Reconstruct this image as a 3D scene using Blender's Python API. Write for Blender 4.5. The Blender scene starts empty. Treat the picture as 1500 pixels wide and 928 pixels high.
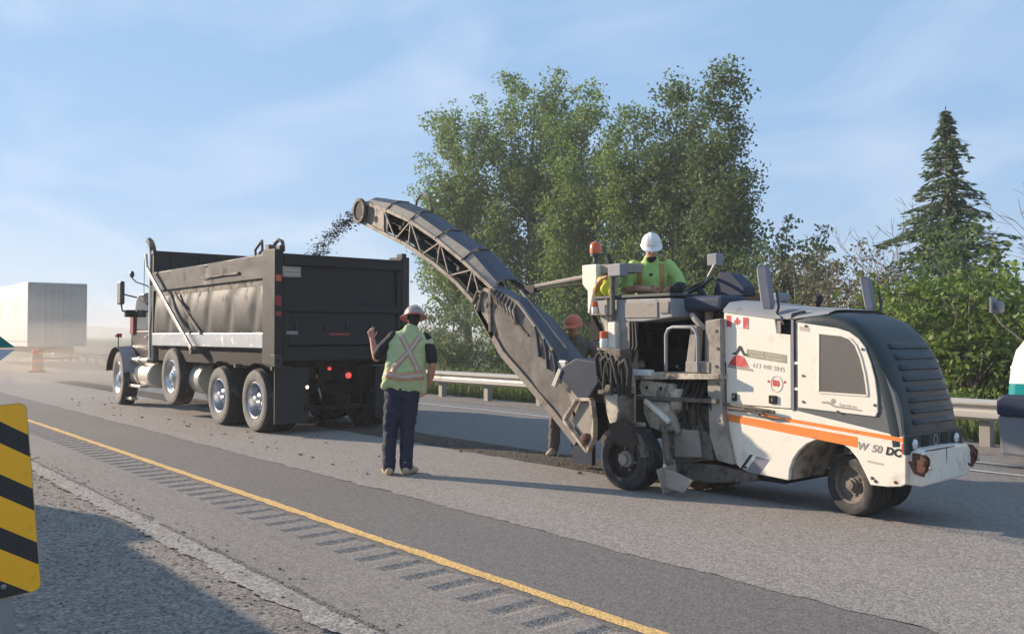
import bpy, bmesh, math, random
import numpy as np
from mathutils import Vector, Matrix
from mathutils.bvhtree import BVHTree

S = bpy.context.scene
C = S.collection
PI = math.pi
R = math.radians

# ------------------------------------------------------------------ camera
YAW, PITCH = 39.483, 1.234            # heading left of the road axis, slight upward tilt
cam_d = bpy.data.cameras.new("camera")
cam_d.sensor_width = 36.0
cam_d.lens = 36.0 * 1300.0 / 1500.0
cam_d.clip_start = 0.05
cam_d.clip_end = 12000.0
cam = bpy.data.objects.new("camera", cam_d)
C.objects.link(cam)
cam.location = (0, 0, 1.55)
fwd = Vector((-math.cos(R(YAW)) * math.cos(R(PITCH)), math.sin(R(YAW)) * math.cos(R(PITCH)), math.sin(R(PITCH))))
cam.rotation_euler = fwd.to_track_quat('-Z', 'Y').to_euler()
S.camera = cam

# ------------------------------------------------------------------ sun and sky
SUN_EL = 19.0
SUN_AZ = (-0.915, -0.403)             # horizontal direction towards the sun
sun_d = bpy.data.lights.new("sun", 'SUN')
sun_d.energy = 4.2
sun_d.angle = R(0.5)
sun_d.color = (1.0, 0.83, 0.64)
sun = bpy.data.objects.new("sun", sun_d)
C.objects.link(sun)
ld = Vector((-SUN_AZ[0] * math.cos(R(SUN_EL)), -SUN_AZ[1] * math.cos(R(SUN_EL)), -math.sin(R(SUN_EL))))
sun.rotation_euler = ld.to_track_quat('-Z', 'Y').to_euler()
sun.location = (-40, -20, 30)

W = bpy.data.worlds.new("World")
S.world = W
W.use_nodes = True
nt = W.node_tree
nt.nodes.clear()
N = nt.nodes.new
out = N('ShaderNodeOutputWorld'); bg = N('ShaderNodeBackground')
sky = N('ShaderNodeTexSky')
sky.sky_type = 'NISHITA'
sky.sun_disc = False
sky.sun_elevation = R(SUN_EL)
sky.sun_rotation = math.atan2(SUN_AZ[0], SUN_AZ[1])
sky.air_density = 1.0; sky.dust_density = 0.15; sky.ozone_density = 1.6
tc = N('ShaderNodeTexCoord')
sep = N('ShaderNodeSeparateXYZ'); nt.links.new(tc.outputs['Generated'], sep.inputs[0])
zz = N('ShaderNodeMath'); zz.operation = 'MAXIMUM'; zz.inputs[1].default_value = 0.0
nt.links.new(sep.outputs['Z'], zz.inputs[0])
za = N('ShaderNodeMath'); za.operation = 'ADD'; za.inputs[1].default_value = 0.22
nt.links.new(zz.outputs[0], za.inputs[0])
dx = N('ShaderNodeMath'); dx.operation = 'DIVIDE'; nt.links.new(sep.outputs['X'], dx.inputs[0]); nt.links.new(za.outputs[0], dx.inputs[1])
dy = N('ShaderNodeMath'); dy.operation = 'DIVIDE'; nt.links.new(sep.outputs['Y'], dy.inputs[0]); nt.links.new(za.outputs[0], dy.inputs[1])
cmb = N('ShaderNodeCombineXYZ'); nt.links.new(dx.outputs[0], cmb.inputs[0]); nt.links.new(dy.outputs[0], cmb.inputs[1])
cl = N('ShaderNodeTexNoise'); cl.inputs['Scale'].default_value = 1.5; cl.inputs['Detail'].default_value = 7.0
cl.inputs['Roughness'].default_value = 0.52; cl.inputs['Distortion'].default_value = 0.7
nt.links.new(cmb.outputs[0], cl.inputs['Vector'])
cr = N('ShaderNodeValToRGB')
cr.color_ramp.elements[0].position = 0.46; cr.color_ramp.elements[0].color = (0, 0, 0, 1)
cr.color_ramp.elements[1].position = 0.78; cr.color_ramp.elements[1].color = (1, 1, 1, 1)
nt.links.new(cl.outputs['Fac'], cr.inputs[0])
cm = N('ShaderNodeMath'); cm.operation = 'MULTIPLY_ADD'; cm.inputs[1].default_value = 0.42; cm.inputs[2].default_value = 0.0
nt.links.new(cr.outputs[0], cm.inputs[0])
gain = N('ShaderNodeMix'); gain.data_type = 'RGBA'; gain.blend_type = 'MIX'
gain.inputs[7].default_value = (4.3, 4.7, 5.3, 1.0)          # thin cirrus streaks
veil = N('ShaderNodeMix'); veil.data_type = 'RGBA'; veil.inputs[0].default_value = 0.87
veil.inputs[7].default_value = (1.48, 2.48, 3.95, 1.0)        # even high veil over the whole sky
nt.links.new(sky.outputs[0], veil.inputs[6])
nt.links.new(cm.outputs[0], gain.inputs[0]); nt.links.new(veil.outputs[2], gain.inputs[6])
nt.links.new(gain.outputs[2], bg.inputs['Color'])
bg.inputs['Strength'].default_value = 0.105
nt.links.new(bg.outputs[0], out.inputs[0])

S.view_settings.view_transform = 'Standard'
S.view_settings.look = 'None'
S.view_settings.exposure = 0.99
S.view_settings.gamma = 1.0
S.render.filter_size = 2.0
S.render.engine = 'CYCLES'
S.cycles.max_bounces = 6
S.cycles.diffuse_bounces = 3
S.cycles.glossy_bounces = 3
S.cycles.transparent_max_bounces = 8
S.cycles.volume_bounces = 1
S.cycles.use_denoising = True

rnd = random.Random(7)

# ------------------------------------------------------------------ materials
MATS = {}
def mat(name, col, rough=0.6, metal=0.0, var=0.12, scale=6.0, bump=0.0, bscale=60.0, dirt=None, spec=0.5, emit=None, stretch=None):
    """principled material whose colour drifts with noise, optional dirt (colour, amount, scale) and bump"""
    m = bpy.data.materials.new(name); m.use_nodes = True
    t = m.node_tree; L = t.links.new
    p = t.nodes['Principled BSDF']
    p.inputs['Roughness'].default_value = rough
    p.inputs['Metallic'].default_value = metal
    p.inputs['Specular IOR Level'].default_value = spec
    tcn = t.nodes.new('ShaderNodeTexCoord')
    vec = tcn.outputs['Object']
    if stretch:
        mp = t.nodes.new('ShaderNodeMapping'); mp.inputs['Scale'].default_value = stretch
        L(vec, mp.inputs['Vector']); vec = mp.outputs['Vector']
    n = t.nodes.new('ShaderNodeTexNoise'); n.inputs['Scale'].default_value = scale; n.inputs['Detail'].default_value = 6
    n.inputs['Roughness'].default_value = 0.6
    L(vec, n.inputs['Vector'])
    mx = t.nodes.new('ShaderNodeMix'); mx.data_type = 'RGBA'
    mx.inputs[6].default_value = tuple(c * (1 - var * 1.6) for c in col) + (1,)
    mx.inputs[7].default_value = tuple(min(1, c * (1 + var * 1.6)) for c in col) + (1,)
    L(n.outputs['Fac'], mx.inputs[0])
    last = mx.outputs[2]
    if dirt:
        dc, am, ds = dirt
        n2 = t.nodes.new('ShaderNodeTexNoise'); n2.inputs['Scale'].default_value = ds; n2.inputs['Detail'].default_value = 9
        n2.inputs['Roughness'].default_value = 0.68
        L(vec, n2.inputs['Vector'])
        rp = t.nodes.new('ShaderNodeValToRGB')
        rp.color_ramp.elements[0].position = max(0.0, 0.62 - am * 0.32); rp.color_ramp.elements[1].position = max(0.05, 0.80 - am * 0.3)
        L(n2.outputs['Fac'], rp.inputs[0])
        m2 = t.nodes.new('ShaderNodeMix'); m2.data_type = 'RGBA'
        L(rp.outputs[0], m2.inputs[0]); L(last, m2.inputs[6]); m2.inputs[7].default_value = tuple(dc) + (1,)
        last = m2.outputs[2]
        mr = t.nodes.new('ShaderNodeMix'); mr.data_type = 'FLOAT'
        L(rp.outputs[0], mr.inputs[0]); mr.inputs[2].default_value = rough; mr.inputs[3].default_value = 0.9
        L(mr.outputs[0], p.inputs['Roughness'])
    L(last, p.inputs['Base Color'])
    if bump:
        n3 = t.nodes.new('ShaderNodeTexNoise'); n3.inputs['Scale'].default_value = bscale; n3.inputs['Detail'].default_value = 4
        L(vec, n3.inputs['Vector'])
        b = t.nodes.new('ShaderNodeBump'); b.inputs['Strength'].default_value = bump; b.inputs['Distance'].default_value = 0.02
        L(n3.outputs['Fac'], b.inputs['Height']); L(b.outputs[0], p.inputs['Normal'])
    if emit:
        p.inputs['Emission Color'].default_value = tuple(emit[0]) + (1,)
        p.inputs['Emission Strength'].default_value = emit[1]
    MATS[name] = m
    return m

def ground_mat(name, col, var=0.3, stone=70.0, streak=0.0, patch=(1.0, 0.12), bump=0.6, tint=None, rough=0.92):
    """asphalt / gravel: stone grains (voronoi cells), fine noise, broad patches, optional streaks along the road"""
    m = bpy.data.materials.new(name); m.use_nodes = True
    t = m.node_tree; L = t.links.new
    p = t.nodes['Principled BSDF']; p.inputs['Roughness'].default_value = rough; p.inputs['Specular IOR Level'].default_value = 0.25
    tcn = t.nodes.new('ShaderNodeTexCoord'); vec = tcn.outputs['Object']
    vo = t.nodes.new('ShaderNodeTexVoronoi'); vo.inputs['Scale'].default_value = stone; L(vec, vo.inputs['Vector'])
    sp = t.nodes.new('ShaderNodeSeparateColor'); L(vo.outputs['Color'], sp.inputs[0])
    nz = t.nodes.new('ShaderNodeTexNoise'); nz.inputs['Scale'].default_value = stone * 0.22; nz.inputs['Detail'].default_value = 8; nz.inputs['Roughness'].default_value = 0.75
    L(vec, nz.inputs['Vector'])
    big = t.nodes.new('ShaderNodeTexNoise'); big.inputs['Scale'].default_value = patch[0]; big.inputs['Detail'].default_value = 7; big.inputs['Roughness'].default_value = 0.6
    mp = t.nodes.new('ShaderNodeMapping'); mp.inputs['Scale'].default_value = (0.35, 1.0, 1.0); L(vec, mp.inputs['Vector']); L(mp.outputs[0], big.inputs['Vector'])
    def math_(op, a, b):
        x = t.nodes.new('ShaderNodeMath'); x.operation = op
        for i, q in enumerate((a, b)):
            if isinstance(q, (int, float)): x.inputs[i].default_value = q
            else: L(q, x.inputs[i])
        return x.outputs[0]
    v = math_('MULTIPLY', math_('SUBTRACT', sp.outputs[0], 0.5), var * 1.5)
    v = math_('ADD', v, math_('MULTIPLY', math_('SUBTRACT', nz.outputs['Fac'], 0.5), var * 2.2))
    v = math_('ADD', v, math_('MULTIPLY', math_('SUBTRACT', big.outputs['Fac'], 0.5), patch[1] * 4))
    if streak:
        sk = t.nodes.new('ShaderNodeTexNoise'); sk.inputs['Scale'].default_value = 1.0; sk.inputs['Detail'].default_value = 5
        m3 = t.nodes.new('ShaderNodeMapping'); m3.inputs['Scale'].default_value = (0.4, 26.0, 1.0); L(vec, m3.inputs['Vector']); L(m3.outputs[0], sk.inputs['Vector'])
        v = math_('ADD', v, math_('MULTIPLY', math_('SUBTRACT', sk.outputs['Fac'], 0.5), streak * 3))
    k = math_('ADD', v, 1.0); k = math_('MAXIMUM', k, 0.2)
    mx = t.nodes.new('ShaderNodeMix'); mx.data_type = 'RGBA'; mx.blend_type = 'MULTIPLY'; mx.inputs[0].default_value = 1.0
    mx.inputs[6].default_value = tuple(col) + (1,)
    cb = t.nodes.new('ShaderNodeCombineColor')
    for i in range(3): L(k, cb.inputs[i])
    L(cb.outputs[0], mx.inputs[7])
    last = mx.outputs[2]
    if tint:
        m2 = t.nodes.new('ShaderNodeMix'); m2.data_type = 'RGBA'
        rp = t.nodes.new('ShaderNodeValToRGB'); rp.color_ramp.elements[0].position = tint[1]; rp.color_ramp.elements[1].position = tint[1] + 0.15
        n4 = t.nodes.new('ShaderNodeTexNoise'); n4.inputs['Scale'].default_value = tint[2]; n4.inputs['Detail'].default_value = 8; n4.inputs['Roughness'].default_value = 0.7; L(vec, n4.inputs['Vector'])
        L(n4.outputs['Fac'], rp.inputs[0]); L(rp.outputs[0], m2.inputs[0]); L(last, m2.inputs[6]); m2.inputs[7].default_value = tuple(tint[0]) + (1,)
        last = m2.outputs[2]
    L(last, p.inputs['Base Color'])
    hh = math_('ADD', math_('MULTIPLY', vo.outputs['Distance'], -0.8), nz.outputs['Fac'])
    b = t.nodes.new('ShaderNodeBump'); b.inputs['Strength'].default_value = bump; b.inputs['Distance'].default_value = 0.012
    L(hh, b.inputs['Height']); L(b.outputs[0], p.inputs['Normal'])
    MATS[name] = m
    return m

def leaf_mat(name, c1, c2, trans=0.35, rough=0.6):
    m = bpy.data.materials.new(name); m.use_nodes = True
    t = m.node_tree; L = t.links.new
    p = t.nodes['Principled BSDF']; p.inputs['Roughness'].default_value = rough; p.inputs['Specular IOR Level'].default_value = 0.3
    g = t.nodes.new('ShaderNodeNewGeometry')
    rp = t.nodes.new('ShaderNodeMix'); rp.data_type = 'RGBA'
    rp.inputs[6].default_value = tuple(c1) + (1,); rp.inputs[7].default_value = tuple(c2) + (1,)
    L(g.outputs['Random Per Island'], rp.inputs[0])
    L(rp.outputs[2], p.inputs['Base Color'])
    tr = t.nodes.new('ShaderNodeBsdfTranslucent'); L(rp.outputs[2], tr.inputs['Color'])
    ms = t.nodes.new('ShaderNodeMixShader'); ms.inputs[0].default_value = trans
    L(p.outputs[0], ms.inputs[1]); L(tr.outputs[0], ms.inputs[2])
    L(ms.outputs[0], t.nodes['Material Output'].inputs['Surface'])
    MATS[name] = m
    return m

# ------------------------------------------------------------------ mesh builder
class MB:
    def __init__(s): s.v = []; s.f = []; s.m = []
    def add(s, vs, fs, m=0):
        o = len(s.v); s.v += [tuple(q) for q in vs]
        for f in fs: s.f.append(tuple(i + o for i in f)); s.m.append(m)
        return s
    def box(s, x0, x1, y0, y1, z0, z1, m=0):
        vs = [(x, y, z) for z in (z0, z1) for y in (y0, y1) for x in (x0, x1)]
        return s.add(vs, [(0, 2, 3, 1), (4, 5, 7, 6), (0, 1, 5, 4), (2, 6, 7, 3), (0, 4, 6, 2), (1, 3, 7, 5)], m)
    def bar(s, a, b, w, h, up=(0, 0, 1), m=0):
        a = Vector(a); b = Vector(b); d = (b - a).normalized(); up = Vector(up)
        sd = d.cross(up)
        if sd.length < 1e-4: sd = d.cross(Vector((1, 0, 0)))
        sd.normalize(); u = sd.cross(d)
        vs = []
        for p in (a, b):
            for i, j in ((-1, -1), (1, -1), (1, 1), (-1, 1)):
                vs.append(p + sd * (w / 2 * i) + u * (h / 2 * j))
        return s.add(vs, [(3, 2, 1, 0), (4, 5, 6, 7), (0, 1, 5, 4), (1, 2, 6, 5), (2, 3, 7, 6), (3, 0, 4, 7)], m)
    def tube(s, pts, r, n=8, m=0, side=None, caps=True, dome=False):
        """round (or elliptical, r=(a,b)) tube along pts with radius per point"""
        pts = [Vector(p) for p in pts]
        rs = r if isinstance(r, list) else [r] * len(pts)
        rs = [q if isinstance(q, tuple) else (q, q) for q in rs]
        k = len(pts); dirs = []
        for i in range(k):
            a = pts[max(0, i - 1)]; b = pts[min(k - 1, i + 1)]
            dirs.append((b - a).normalized())
        sd = Vector(side) if side else dirs[0].orthogonal()
        rings = []
        for i in range(k):
            d = dirs[i]; sd = (sd - d * sd.dot(d))
            if sd.length < 1e-6: sd = d.orthogonal()
            sd.normalize(); u = d.cross(sd)
            rings.append((pts[i], sd.copy(), u, rs[i], d))
        if dome:
            def extra(rg, sg):
                p, a, u, q, d = rg; o = []
                for ang in (35, 65):
                    c, sn = math.cos(R(ang)), math.sin(R(ang))
                    o.append((p + d * (sg * sn * (q[0] + q[1]) / 2), a, u, (q[0] * c, q[1] * c), d))
                return o
            rings = extra(rings[0], -1)[::-1] + rings + extra(rings[-1], 1)
        vs = []
        for p, a, u, q, d in rings:
            for j in range(n):
                t = 2 * PI * j / n
                vs.append(p + a * (q[0] * math.cos(t)) + u * (q[1] * math.sin(t)))
        fs = []
        for i in range(len(rings) - 1):
            for j in range(n):
                j2 = (j + 1) % n
                fs.append((i * n + j, i * n + j2, (i + 1) * n + j2, (i + 1) * n + j))
        if caps:
            fs.append(tuple(range(n))[::-1]); b = (len(rings) - 1) * n
            fs.append(tuple(range(b, b + n)))
        return s.add(vs, fs, m)
    def lathe(s, prof, o, axis=(0, 1, 0), n=32, m=0, closed=False, caps=True):
        """prof: (radius, offset along axis)"""
        o = Vector(o); ax = Vector(axis).normalized(); a = ax.orthogonal().normalized(); b = ax.cross(a)
        vs = []
        for r, h in prof:
            for j in range(n):
                t = 2 * PI * j / n
                vs.append(o + ax * h + a * (r * math.cos(t)) + b * (r * math.sin(t)))
        fs = []; k = len(prof)
        for i in range(k - 1 + (1 if closed else 0)):
            i2 = (i + 1) % k
            for j in range(n):
                j2 = (j + 1) % n
                fs.append((i * n + j, i * n + j2, i2 * n + j2, i2 * n + j))
        if not closed and caps:
            if prof[0][0] > 1e-4: fs.append(tuple(range(n))[::-1])
            if prof[-1][0] > 1e-4: fs.append(tuple((k - 1) * n + j for j in range(n)))
        return s.add(vs, fs, m)
    def prism(s, poly, y0, y1, m=0):
        """polygon in XZ extruded along Y"""
        k = len(poly)
        vs = [(x, y0, z) for x, z in poly] + [(x, y1, z) for x, z in poly]
        fs = [tuple(range(k)), tuple(range(2 * k - 1, k - 1, -1))]
        for i in range(k):
            j = (i + 1) % k; fs.append((j, i, i + k, j + k))
        return s.add(vs, fs, m)
    def prism_x(s, poly, x0, x1, m=0):
        """polygon in YZ extruded along X"""
        k = len(poly)
        vs = [(x0, y, z) for y, z in poly] + [(x1, y, z) for y, z in poly]
        fs = [tuple(range(k))[::-1], tuple(range(k, 2 * k))]
        for i in range(k):
            j = (i + 1) % k; fs.append((i, j, j + k, i + k))
        return s.add(vs, fs, m)
    def loft(s, rows, m=0, close=False, caps=False):
        k = len(rows[0]); vs = [p for r in rows for p in r]; fs = []
        for i in range(len(rows) - 1):
            for j in range(k - (0 if close else 1)):
                j2 = (j + 1) % k
                fs.append((i * k + j, i * k + j2, (i + 1) * k + j2, (i + 1) * k + j))
        if caps:
            fs.append(tuple(range(k))[::-1]); fs.append(tuple(range((len(rows) - 1) * k, len(rows) * k)))
        return s.add(vs, fs, m)
    def ball(s, c, r, n=10, m=0):
        c = Vector(c); r = r if isinstance(r, tuple) else (r, r, r)
        rows = []
        for i in range(1, n // 2 + 2):
            ph = PI * i / (n // 2 + 2)
            rows.append([c + Vector((r[0] * math.sin(ph) * math.cos(2 * PI * j / n), r[1] * math.sin(ph) * math.sin(2 * PI * j / n), r[2] * math.cos(ph))) for j in range(n)])
        return s.loft(rows[::-1], m, close=True, caps=True)
    def mesh(s, name, mats):
        me = bpy.data.meshes.new(name)
        me.from_pydata(s.v, [], s.f)
        for q in mats: me.materials.append(q)
        if len(mats) > 1: me.polygons.foreach_set('material_index', s.m)
        me.update()
        return me

def wloc(o):
    return Vector((0, 0, 0)) if o is None else Vector(o['_w'])

def build(name, mb, mats, parent=None, smooth=None, bevel=0.0, origin=None, fixn=True, seg=2):
    """link the builder's faces as ONE mesh object; verts are given in world metres"""
    if not isinstance(mats, (list, tuple)): mats = [mats]
    vs = np.array([tuple(q) for q in mb.v], dtype=float)
    lo, hi = vs.min(0), vs.max(0)
    o = Vector(origin) if origin is not None else Vector(((lo[0] + hi[0]) / 2, (lo[1] + hi[1]) / 2, lo[2]))
    mb.v = [tuple(q) for q in (vs - np.array(o))]
    me = mb.mesh(name, mats)
    if fixn:
        bm = bmesh.new(); bm.from_mesh(me); bmesh.ops.recalc_face_normals(bm, faces=bm.faces); bm.to_mesh(me); bm.free()
    ob = bpy.data.objects.new(name, me); C.objects.link(ob)
    ob['_w'] = tuple(o)
    if parent is not None:
        ob.parent = parent; ob.location = o - wloc(parent)
    else: ob.location = o
    if smooth is not None:
        me.polygons.foreach_set('use_smooth', [True] * len(me.polygons))
        if smooth < 179: me.set_sharp_from_angle(angle=R(smooth))
    if bevel:
        b = ob.modifiers.new('bevel', 'BEVEL'); b.width = bevel; b.segments = seg; b.limit_method = 'ANGLE'; b.angle_limit = R(35)
        b.use_clamp_overlap = True
    return ob

def empty(name, loc, parent=None):
    o = bpy.data.objects.new(name, None); C.objects.link(o)
    o['_w'] = tuple(loc); o.empty_display_size = 0.2
    if parent is not None: o.parent = parent; o.location = Vector(loc) - wloc(parent)
    else: o.location = loc
    return o

def tag(o, label=None, cat=None, group=None, kind=None):
    if label: o['label'] = label
    if cat: o['category'] = cat
    if group: o['group'] = group
    if kind: o['kind'] = kind
    return o

def copy_tree(o, parent=None, off=None):
    c = o.copy(); C.objects.link(c)
    if parent is not None: c.parent = parent
    if off is not None: c.location = Vector(o.location) + Vector(off); c['_w'] = tuple(Vector(o['_w']) + Vector(off))
    for ch in list(o.children): copy_tree(ch, c)
    return c

def text_mesh(s, size, mb, place, m=0, depth=0.002, shear=0.0, bold=0.0):
    """lettering as thin raised geometry; place(u, v, d) -> world point"""
    cu = bpy.data.curves.new('lettering', 'FONT'); cu.body = s; cu.size = size; cu.extrude = depth; cu.shear = shear; cu.offset = bold
    cu.resolution_u = 3
    ob = bpy.data.objects.new('lettering', cu); C.objects.link(ob)
    dg = bpy.context.evaluated_depsgraph_get()
    me = bpy.data.meshes.new_from_object(ob.evaluated_get(dg))
    vs = [place(v.co.x, v.co.y, v.co.z) for v in me.vertices]
    mb.add(vs, [tuple(p.vertices) for p in me.polygons], m)
    bpy.data.objects.remove(ob); bpy.data.curves.remove(cu); bpy.data.meshes.remove(me)

# palette
ground_mat('milled_asphalt', (0.265, 0.236, 0.212), 0.36, 60, 0.06, (0.7, 0.09), 0.25)
ground_mat('old_asphalt', (0.158, 0.143, 0.133), 0.32, 70, 0.05, (0.8, 0.10), 0.2)
ground_mat('shoulder_asphalt', (0.215, 0.191, 0.172), 0.34, 62, 0.06, (0.9, 0.12), 0.22)
ground_mat('far_asphalt', (0.20, 0.19, 0.182), 0.3, 55, 0.04, (0.6, 0.06), 0.6)
ground_mat('gravel', (0.205, 0.180, 0.158), 0.62, 55, 0.0, (1.6, 0.12), 0.3, tint=((0.115, 0.108, 0.104), 0.56, 3.0))
ground_mat('edge_dust', (0.285, 0.258, 0.23), 0.5, 50, 0.02, (2.5, 0.10), 0.3, tint=((0.22, 0.2, 0.185), 0.52, 4.0))
ground_mat('trench_dirt', (0.085, 0.068, 0.055), 0.6, 34, 0.02, (1.6, 0.2), 1.4, tint=((0.15, 0.125, 0.10), 0.55, 4.0))
ground_mat('grass_soil', (0.075, 0.085, 0.035), 0.5, 12, 0.0, (0.5, 0.2), 1.0)
ground_mat('yellow_paint', (0.68, 0.43, 0.16), 0.22, 55, 0.03, (1.5, 0.08), 0.4, tint=((0.27, 0.21, 0.14), 0.57, 9.0), rough=0.7)
ground_mat('white_paint_and_sun', (0.42, 0.40, 0.375), 0.16, 55, 0.03, (1.5, 0.06), 0.5, tint=((0.26, 0.25, 0.23), 0.60, 8.0), rough=0.7)  # worn lane paint, also the pale tone of the sunlit strip
ground_mat('crack_dark', (0.135, 0.122, 0.11), 0.7, 60, 0.0, (2.0, 0.1), 1.0)
mat('cream_paint', (0.80, 0.74, 0.63), 0.42, 0, 0.05, 3, 0.05, 30, dirt=((0.50, 0.42, 0.32), 0.17, 4.0))
mat('dirty_cream', (0.52, 0.46, 0.37), 0.6, 0, 0.15, 5, 0.15, 40, dirt=((0.15, 0.12, 0.095), 0.55, 6.0), spec=0.15)
mat('grimy_steel', (0.17, 0.148, 0.127), 0.65, 0.2, 0.2, 6, 0.2, 50, dirt=((0.07, 0.055, 0.045), 0.5, 7.0), spec=0.15)
mat('dusty_taupe', (0.33, 0.295, 0.255), 0.75, 0, 0.14, 4, 0.15, 40, dirt=((0.17, 0.14, 0.11), 0.35, 5.0), spec=0.15)
mat('slate_paint', (0.018, 0.031, 0.038), 0.45, 0, 0.12, 4, 0.04, 30, spec=0.4, dirt=((0.06, 0.062, 0.062), 0.14, 4.0))
mat('slate_sunlit', (0.10, 0.108, 0.112), 0.55, 0, 0.12, 5, 0.05, 40)  # lighter copy of the slate, sunlight on the rim painted in
mat('grey_paint', (0.26, 0.265, 0.275), 0.55, 0, 0.10, 5, 0.06, 40, dirt=((0.12, 0.11, 0.1), 0.2, 6.0))
mat('dark_plastic', (0.045, 0.048, 0.055), 0.55, 0, 0.12, 6)
mat('mirror_grey', (0.20, 0.20, 0.235), 0.5, 0, 0.10, 5)
mat('black_rubber', (0.022, 0.021, 0.021), 0.75, 0, 0.2, 8, 0.1, 60)
mat('tyre_rubber', (0.030, 0.029, 0.029), 0.85, 0, 0.25, 8, 0.2, 60, dirt=((0.11, 0.10, 0.09), 0.35, 6.0))
mat('tyre_side', (0.22, 0.20, 0.18), 0.9, 0, 0.15, 9, 0.2, 70, dirt=((0.10, 0.09, 0.082), 0.4, 5.0))
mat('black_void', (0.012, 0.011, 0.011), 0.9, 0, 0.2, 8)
mat('orange_stripe', (0.84, 0.235, 0.045), 0.42, 0, 0.06, 4, dirt=((0.42, 0.16, 0.07), 0.14, 6.0))
mat('dark_rust', (0.045, 0.028, 0.022), 0.85, 0.1, 0.35, 9, 0.4, 50)
mat('rust', (0.12, 0.055, 0.036), 0.85, 0.1, 0.35, 9, 0.4, 50)
mat('decal_red', (0.55, 0.06, 0.06), 0.5, 0, 0.1, 6, dirt=((0.62, 0.45, 0.38), 0.3, 14))
mat('decal_green', (0.29, 0.29, 0.20), 0.5, 0, 0.1, 8, dirt=((0.5, 0.47, 0.36), 0.25, 20))
mat('decal_grey', (0.34, 0.30, 0.255), 0.55, 0, 0.15, 12)
mat('decal_tan', (0.50, 0.43, 0.36), 0.55, 0, 0.1, 12)
mat('decal_black', (0.02, 0.02, 0.022), 0.5, 0, 0.1, 6)
mat('decal_white', (0.78, 0.76, 0.72), 0.5, 0, 0.03, 6)
mat('polished_metal', (0.50, 0.515, 0.55), 0.32, 0.95, 0.08, 8, 0.02, 20, dirt=((0.40, 0.37, 0.33), 0.12, 8.0))
mat('dump_body', (0.062, 0.060, 0.060), 0.55, 0.1, 0.10, 2.5, 0.06, 14, spec=0.12, dirt=((0.084, 0.080, 0.076), 0.35, 3.0))
mat('dump_black', (0.012, 0.013, 0.016), 0.5, 0.0, 0.2, 3, 0.06, 20, spec=0.35, dirt=((0.026, 0.025, 0.026), 0.3, 3.0))
mat('chassis_black', (0.018, 0.016, 0.015), 0.7, 0.1, 0.2, 6, 0.1, 40, dirt=((0.05, 0.043, 0.037), 0.4, 6.0), spec=0.15)
mat('cab_paint', (0.055, 0.030, 0.028), 0.35, 0.0, 0.1, 4, dirt=((0.16, 0.14, 0.12), 0.2, 5.0))
mat('tank_cream', (0.66, 0.60, 0.50), 0.35, 0.3, 0.08, 6, dirt=((0.4, 0.34, 0.27), 0.2, 6))
mat('pale_pipe', (0.52, 0.49, 0.45), 0.35, 0.6, 0.08, 6, dirt=((0.4, 0.36, 0.31), 0.2, 6))
mat('red_lamp', (0.30, 0.025, 0.025), 0.3, 0, 0.05, 6, emit=None)
mat('red_lamp_lit', (0.6, 0.05, 0.04), 0.3, 0, 0.05, 6, emit=((1.0, 0.12, 0.10), 0.4))
mat('amber_lamp_lit', (0.9, 0.6, 0.3), 0.3, 0, 0.05, 6, emit=((1.0, 0.7, 0.45), 1.6))
mat('amber_lamp', (0.60, 0.13, 0.04), 0.3, 0, 0.08, 8, dirt=((0.35, 0.14, 0.08), 0.2, 8))
mat('lamp_glass', (0.62, 0.64, 0.66), 0.15, 0.3, 0.06, 10)
mat('window_glass', (0.03, 0.035, 0.04), 0.06, 0.0, 0.05, 3)
mat('white_truck', (0.80, 0.80, 0.80), 0.28, 0, 0.03, 3, dirt=((0.6, 0.57, 0.52), 0.08, 4))
mat('teal_paint', (0.0, 0.24, 0.25), 0.35, 0, 0.05, 3)
mat('teal_dark', (0.0, 0.17, 0.15), 0.4, 0, 0.12, 3)
mat('navy_bumper', (0.035, 0.045, 0.075), 0.5, 0, 0.1, 4, spec=0.15)
mat('bumper_grey', (0.24, 0.24, 0.27), 0.5, 0.2, 0.1, 4)
mat('trailer_white', (0.80, 0.78, 0.74), 0.4, 0, 0.04, 1.2, 0.03, 8, dirt=((0.62, 0.56, 0.48), 0.2, 1.2))
mat('trailer_print', (0.68, 0.64, 0.58), 0.5, 0, 0.05, 3)
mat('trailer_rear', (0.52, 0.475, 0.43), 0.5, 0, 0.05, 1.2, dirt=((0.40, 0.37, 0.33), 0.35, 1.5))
mat('galvanised', (0.44, 0.42, 0.385), 0.5, 0.25, 0.07, 2.5, 0.03, 12, dirt=((0.38, 0.34, 0.28), 0.22, 3.0), stretch=(0.3, 1, 1))
mat('post_steel', (0.30, 0.285, 0.26), 0.6, 0.2, 0.12, 5, 0.1, 30)
mat('sign_yellow', (1.0, 0.47, 0.004), 0.4, 0, 0.03, 3, dirt=((0.75, 0.36, 0.02), 0.06, 6))
mat('sign_black', (0.014, 0.013, 0.015), 0.45, 0, 0.1, 4)
mat('sign_edge', (0.42, 0.33, 0.16), 0.5, 0.3, 0.1, 8)
mat('sign_post', (0.26, 0.275, 0.28), 0.45, 0.6, 0.12, 8, 0.05, 40)
mat('sign_pale', (0.45, 0.48, 0.54), 0.45, 0, 0.05, 4)
mat('drum_orange', (0.70, 0.14, 0.03), 0.6, 0, 0.06, 5, dirt=((0.5, 0.25, 0.12), 0.15, 5))
mat('drum_white', (0.30, 0.19, 0.13), 0.6, 0, 0.06, 5)
mat('canvas', (0.16, 0.145, 0.13), 0.85, 0, 0.38, 5, 0.5, 6, dirt=((0.24, 0.225, 0.205), 0.4, 3), spec=0.15)
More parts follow.
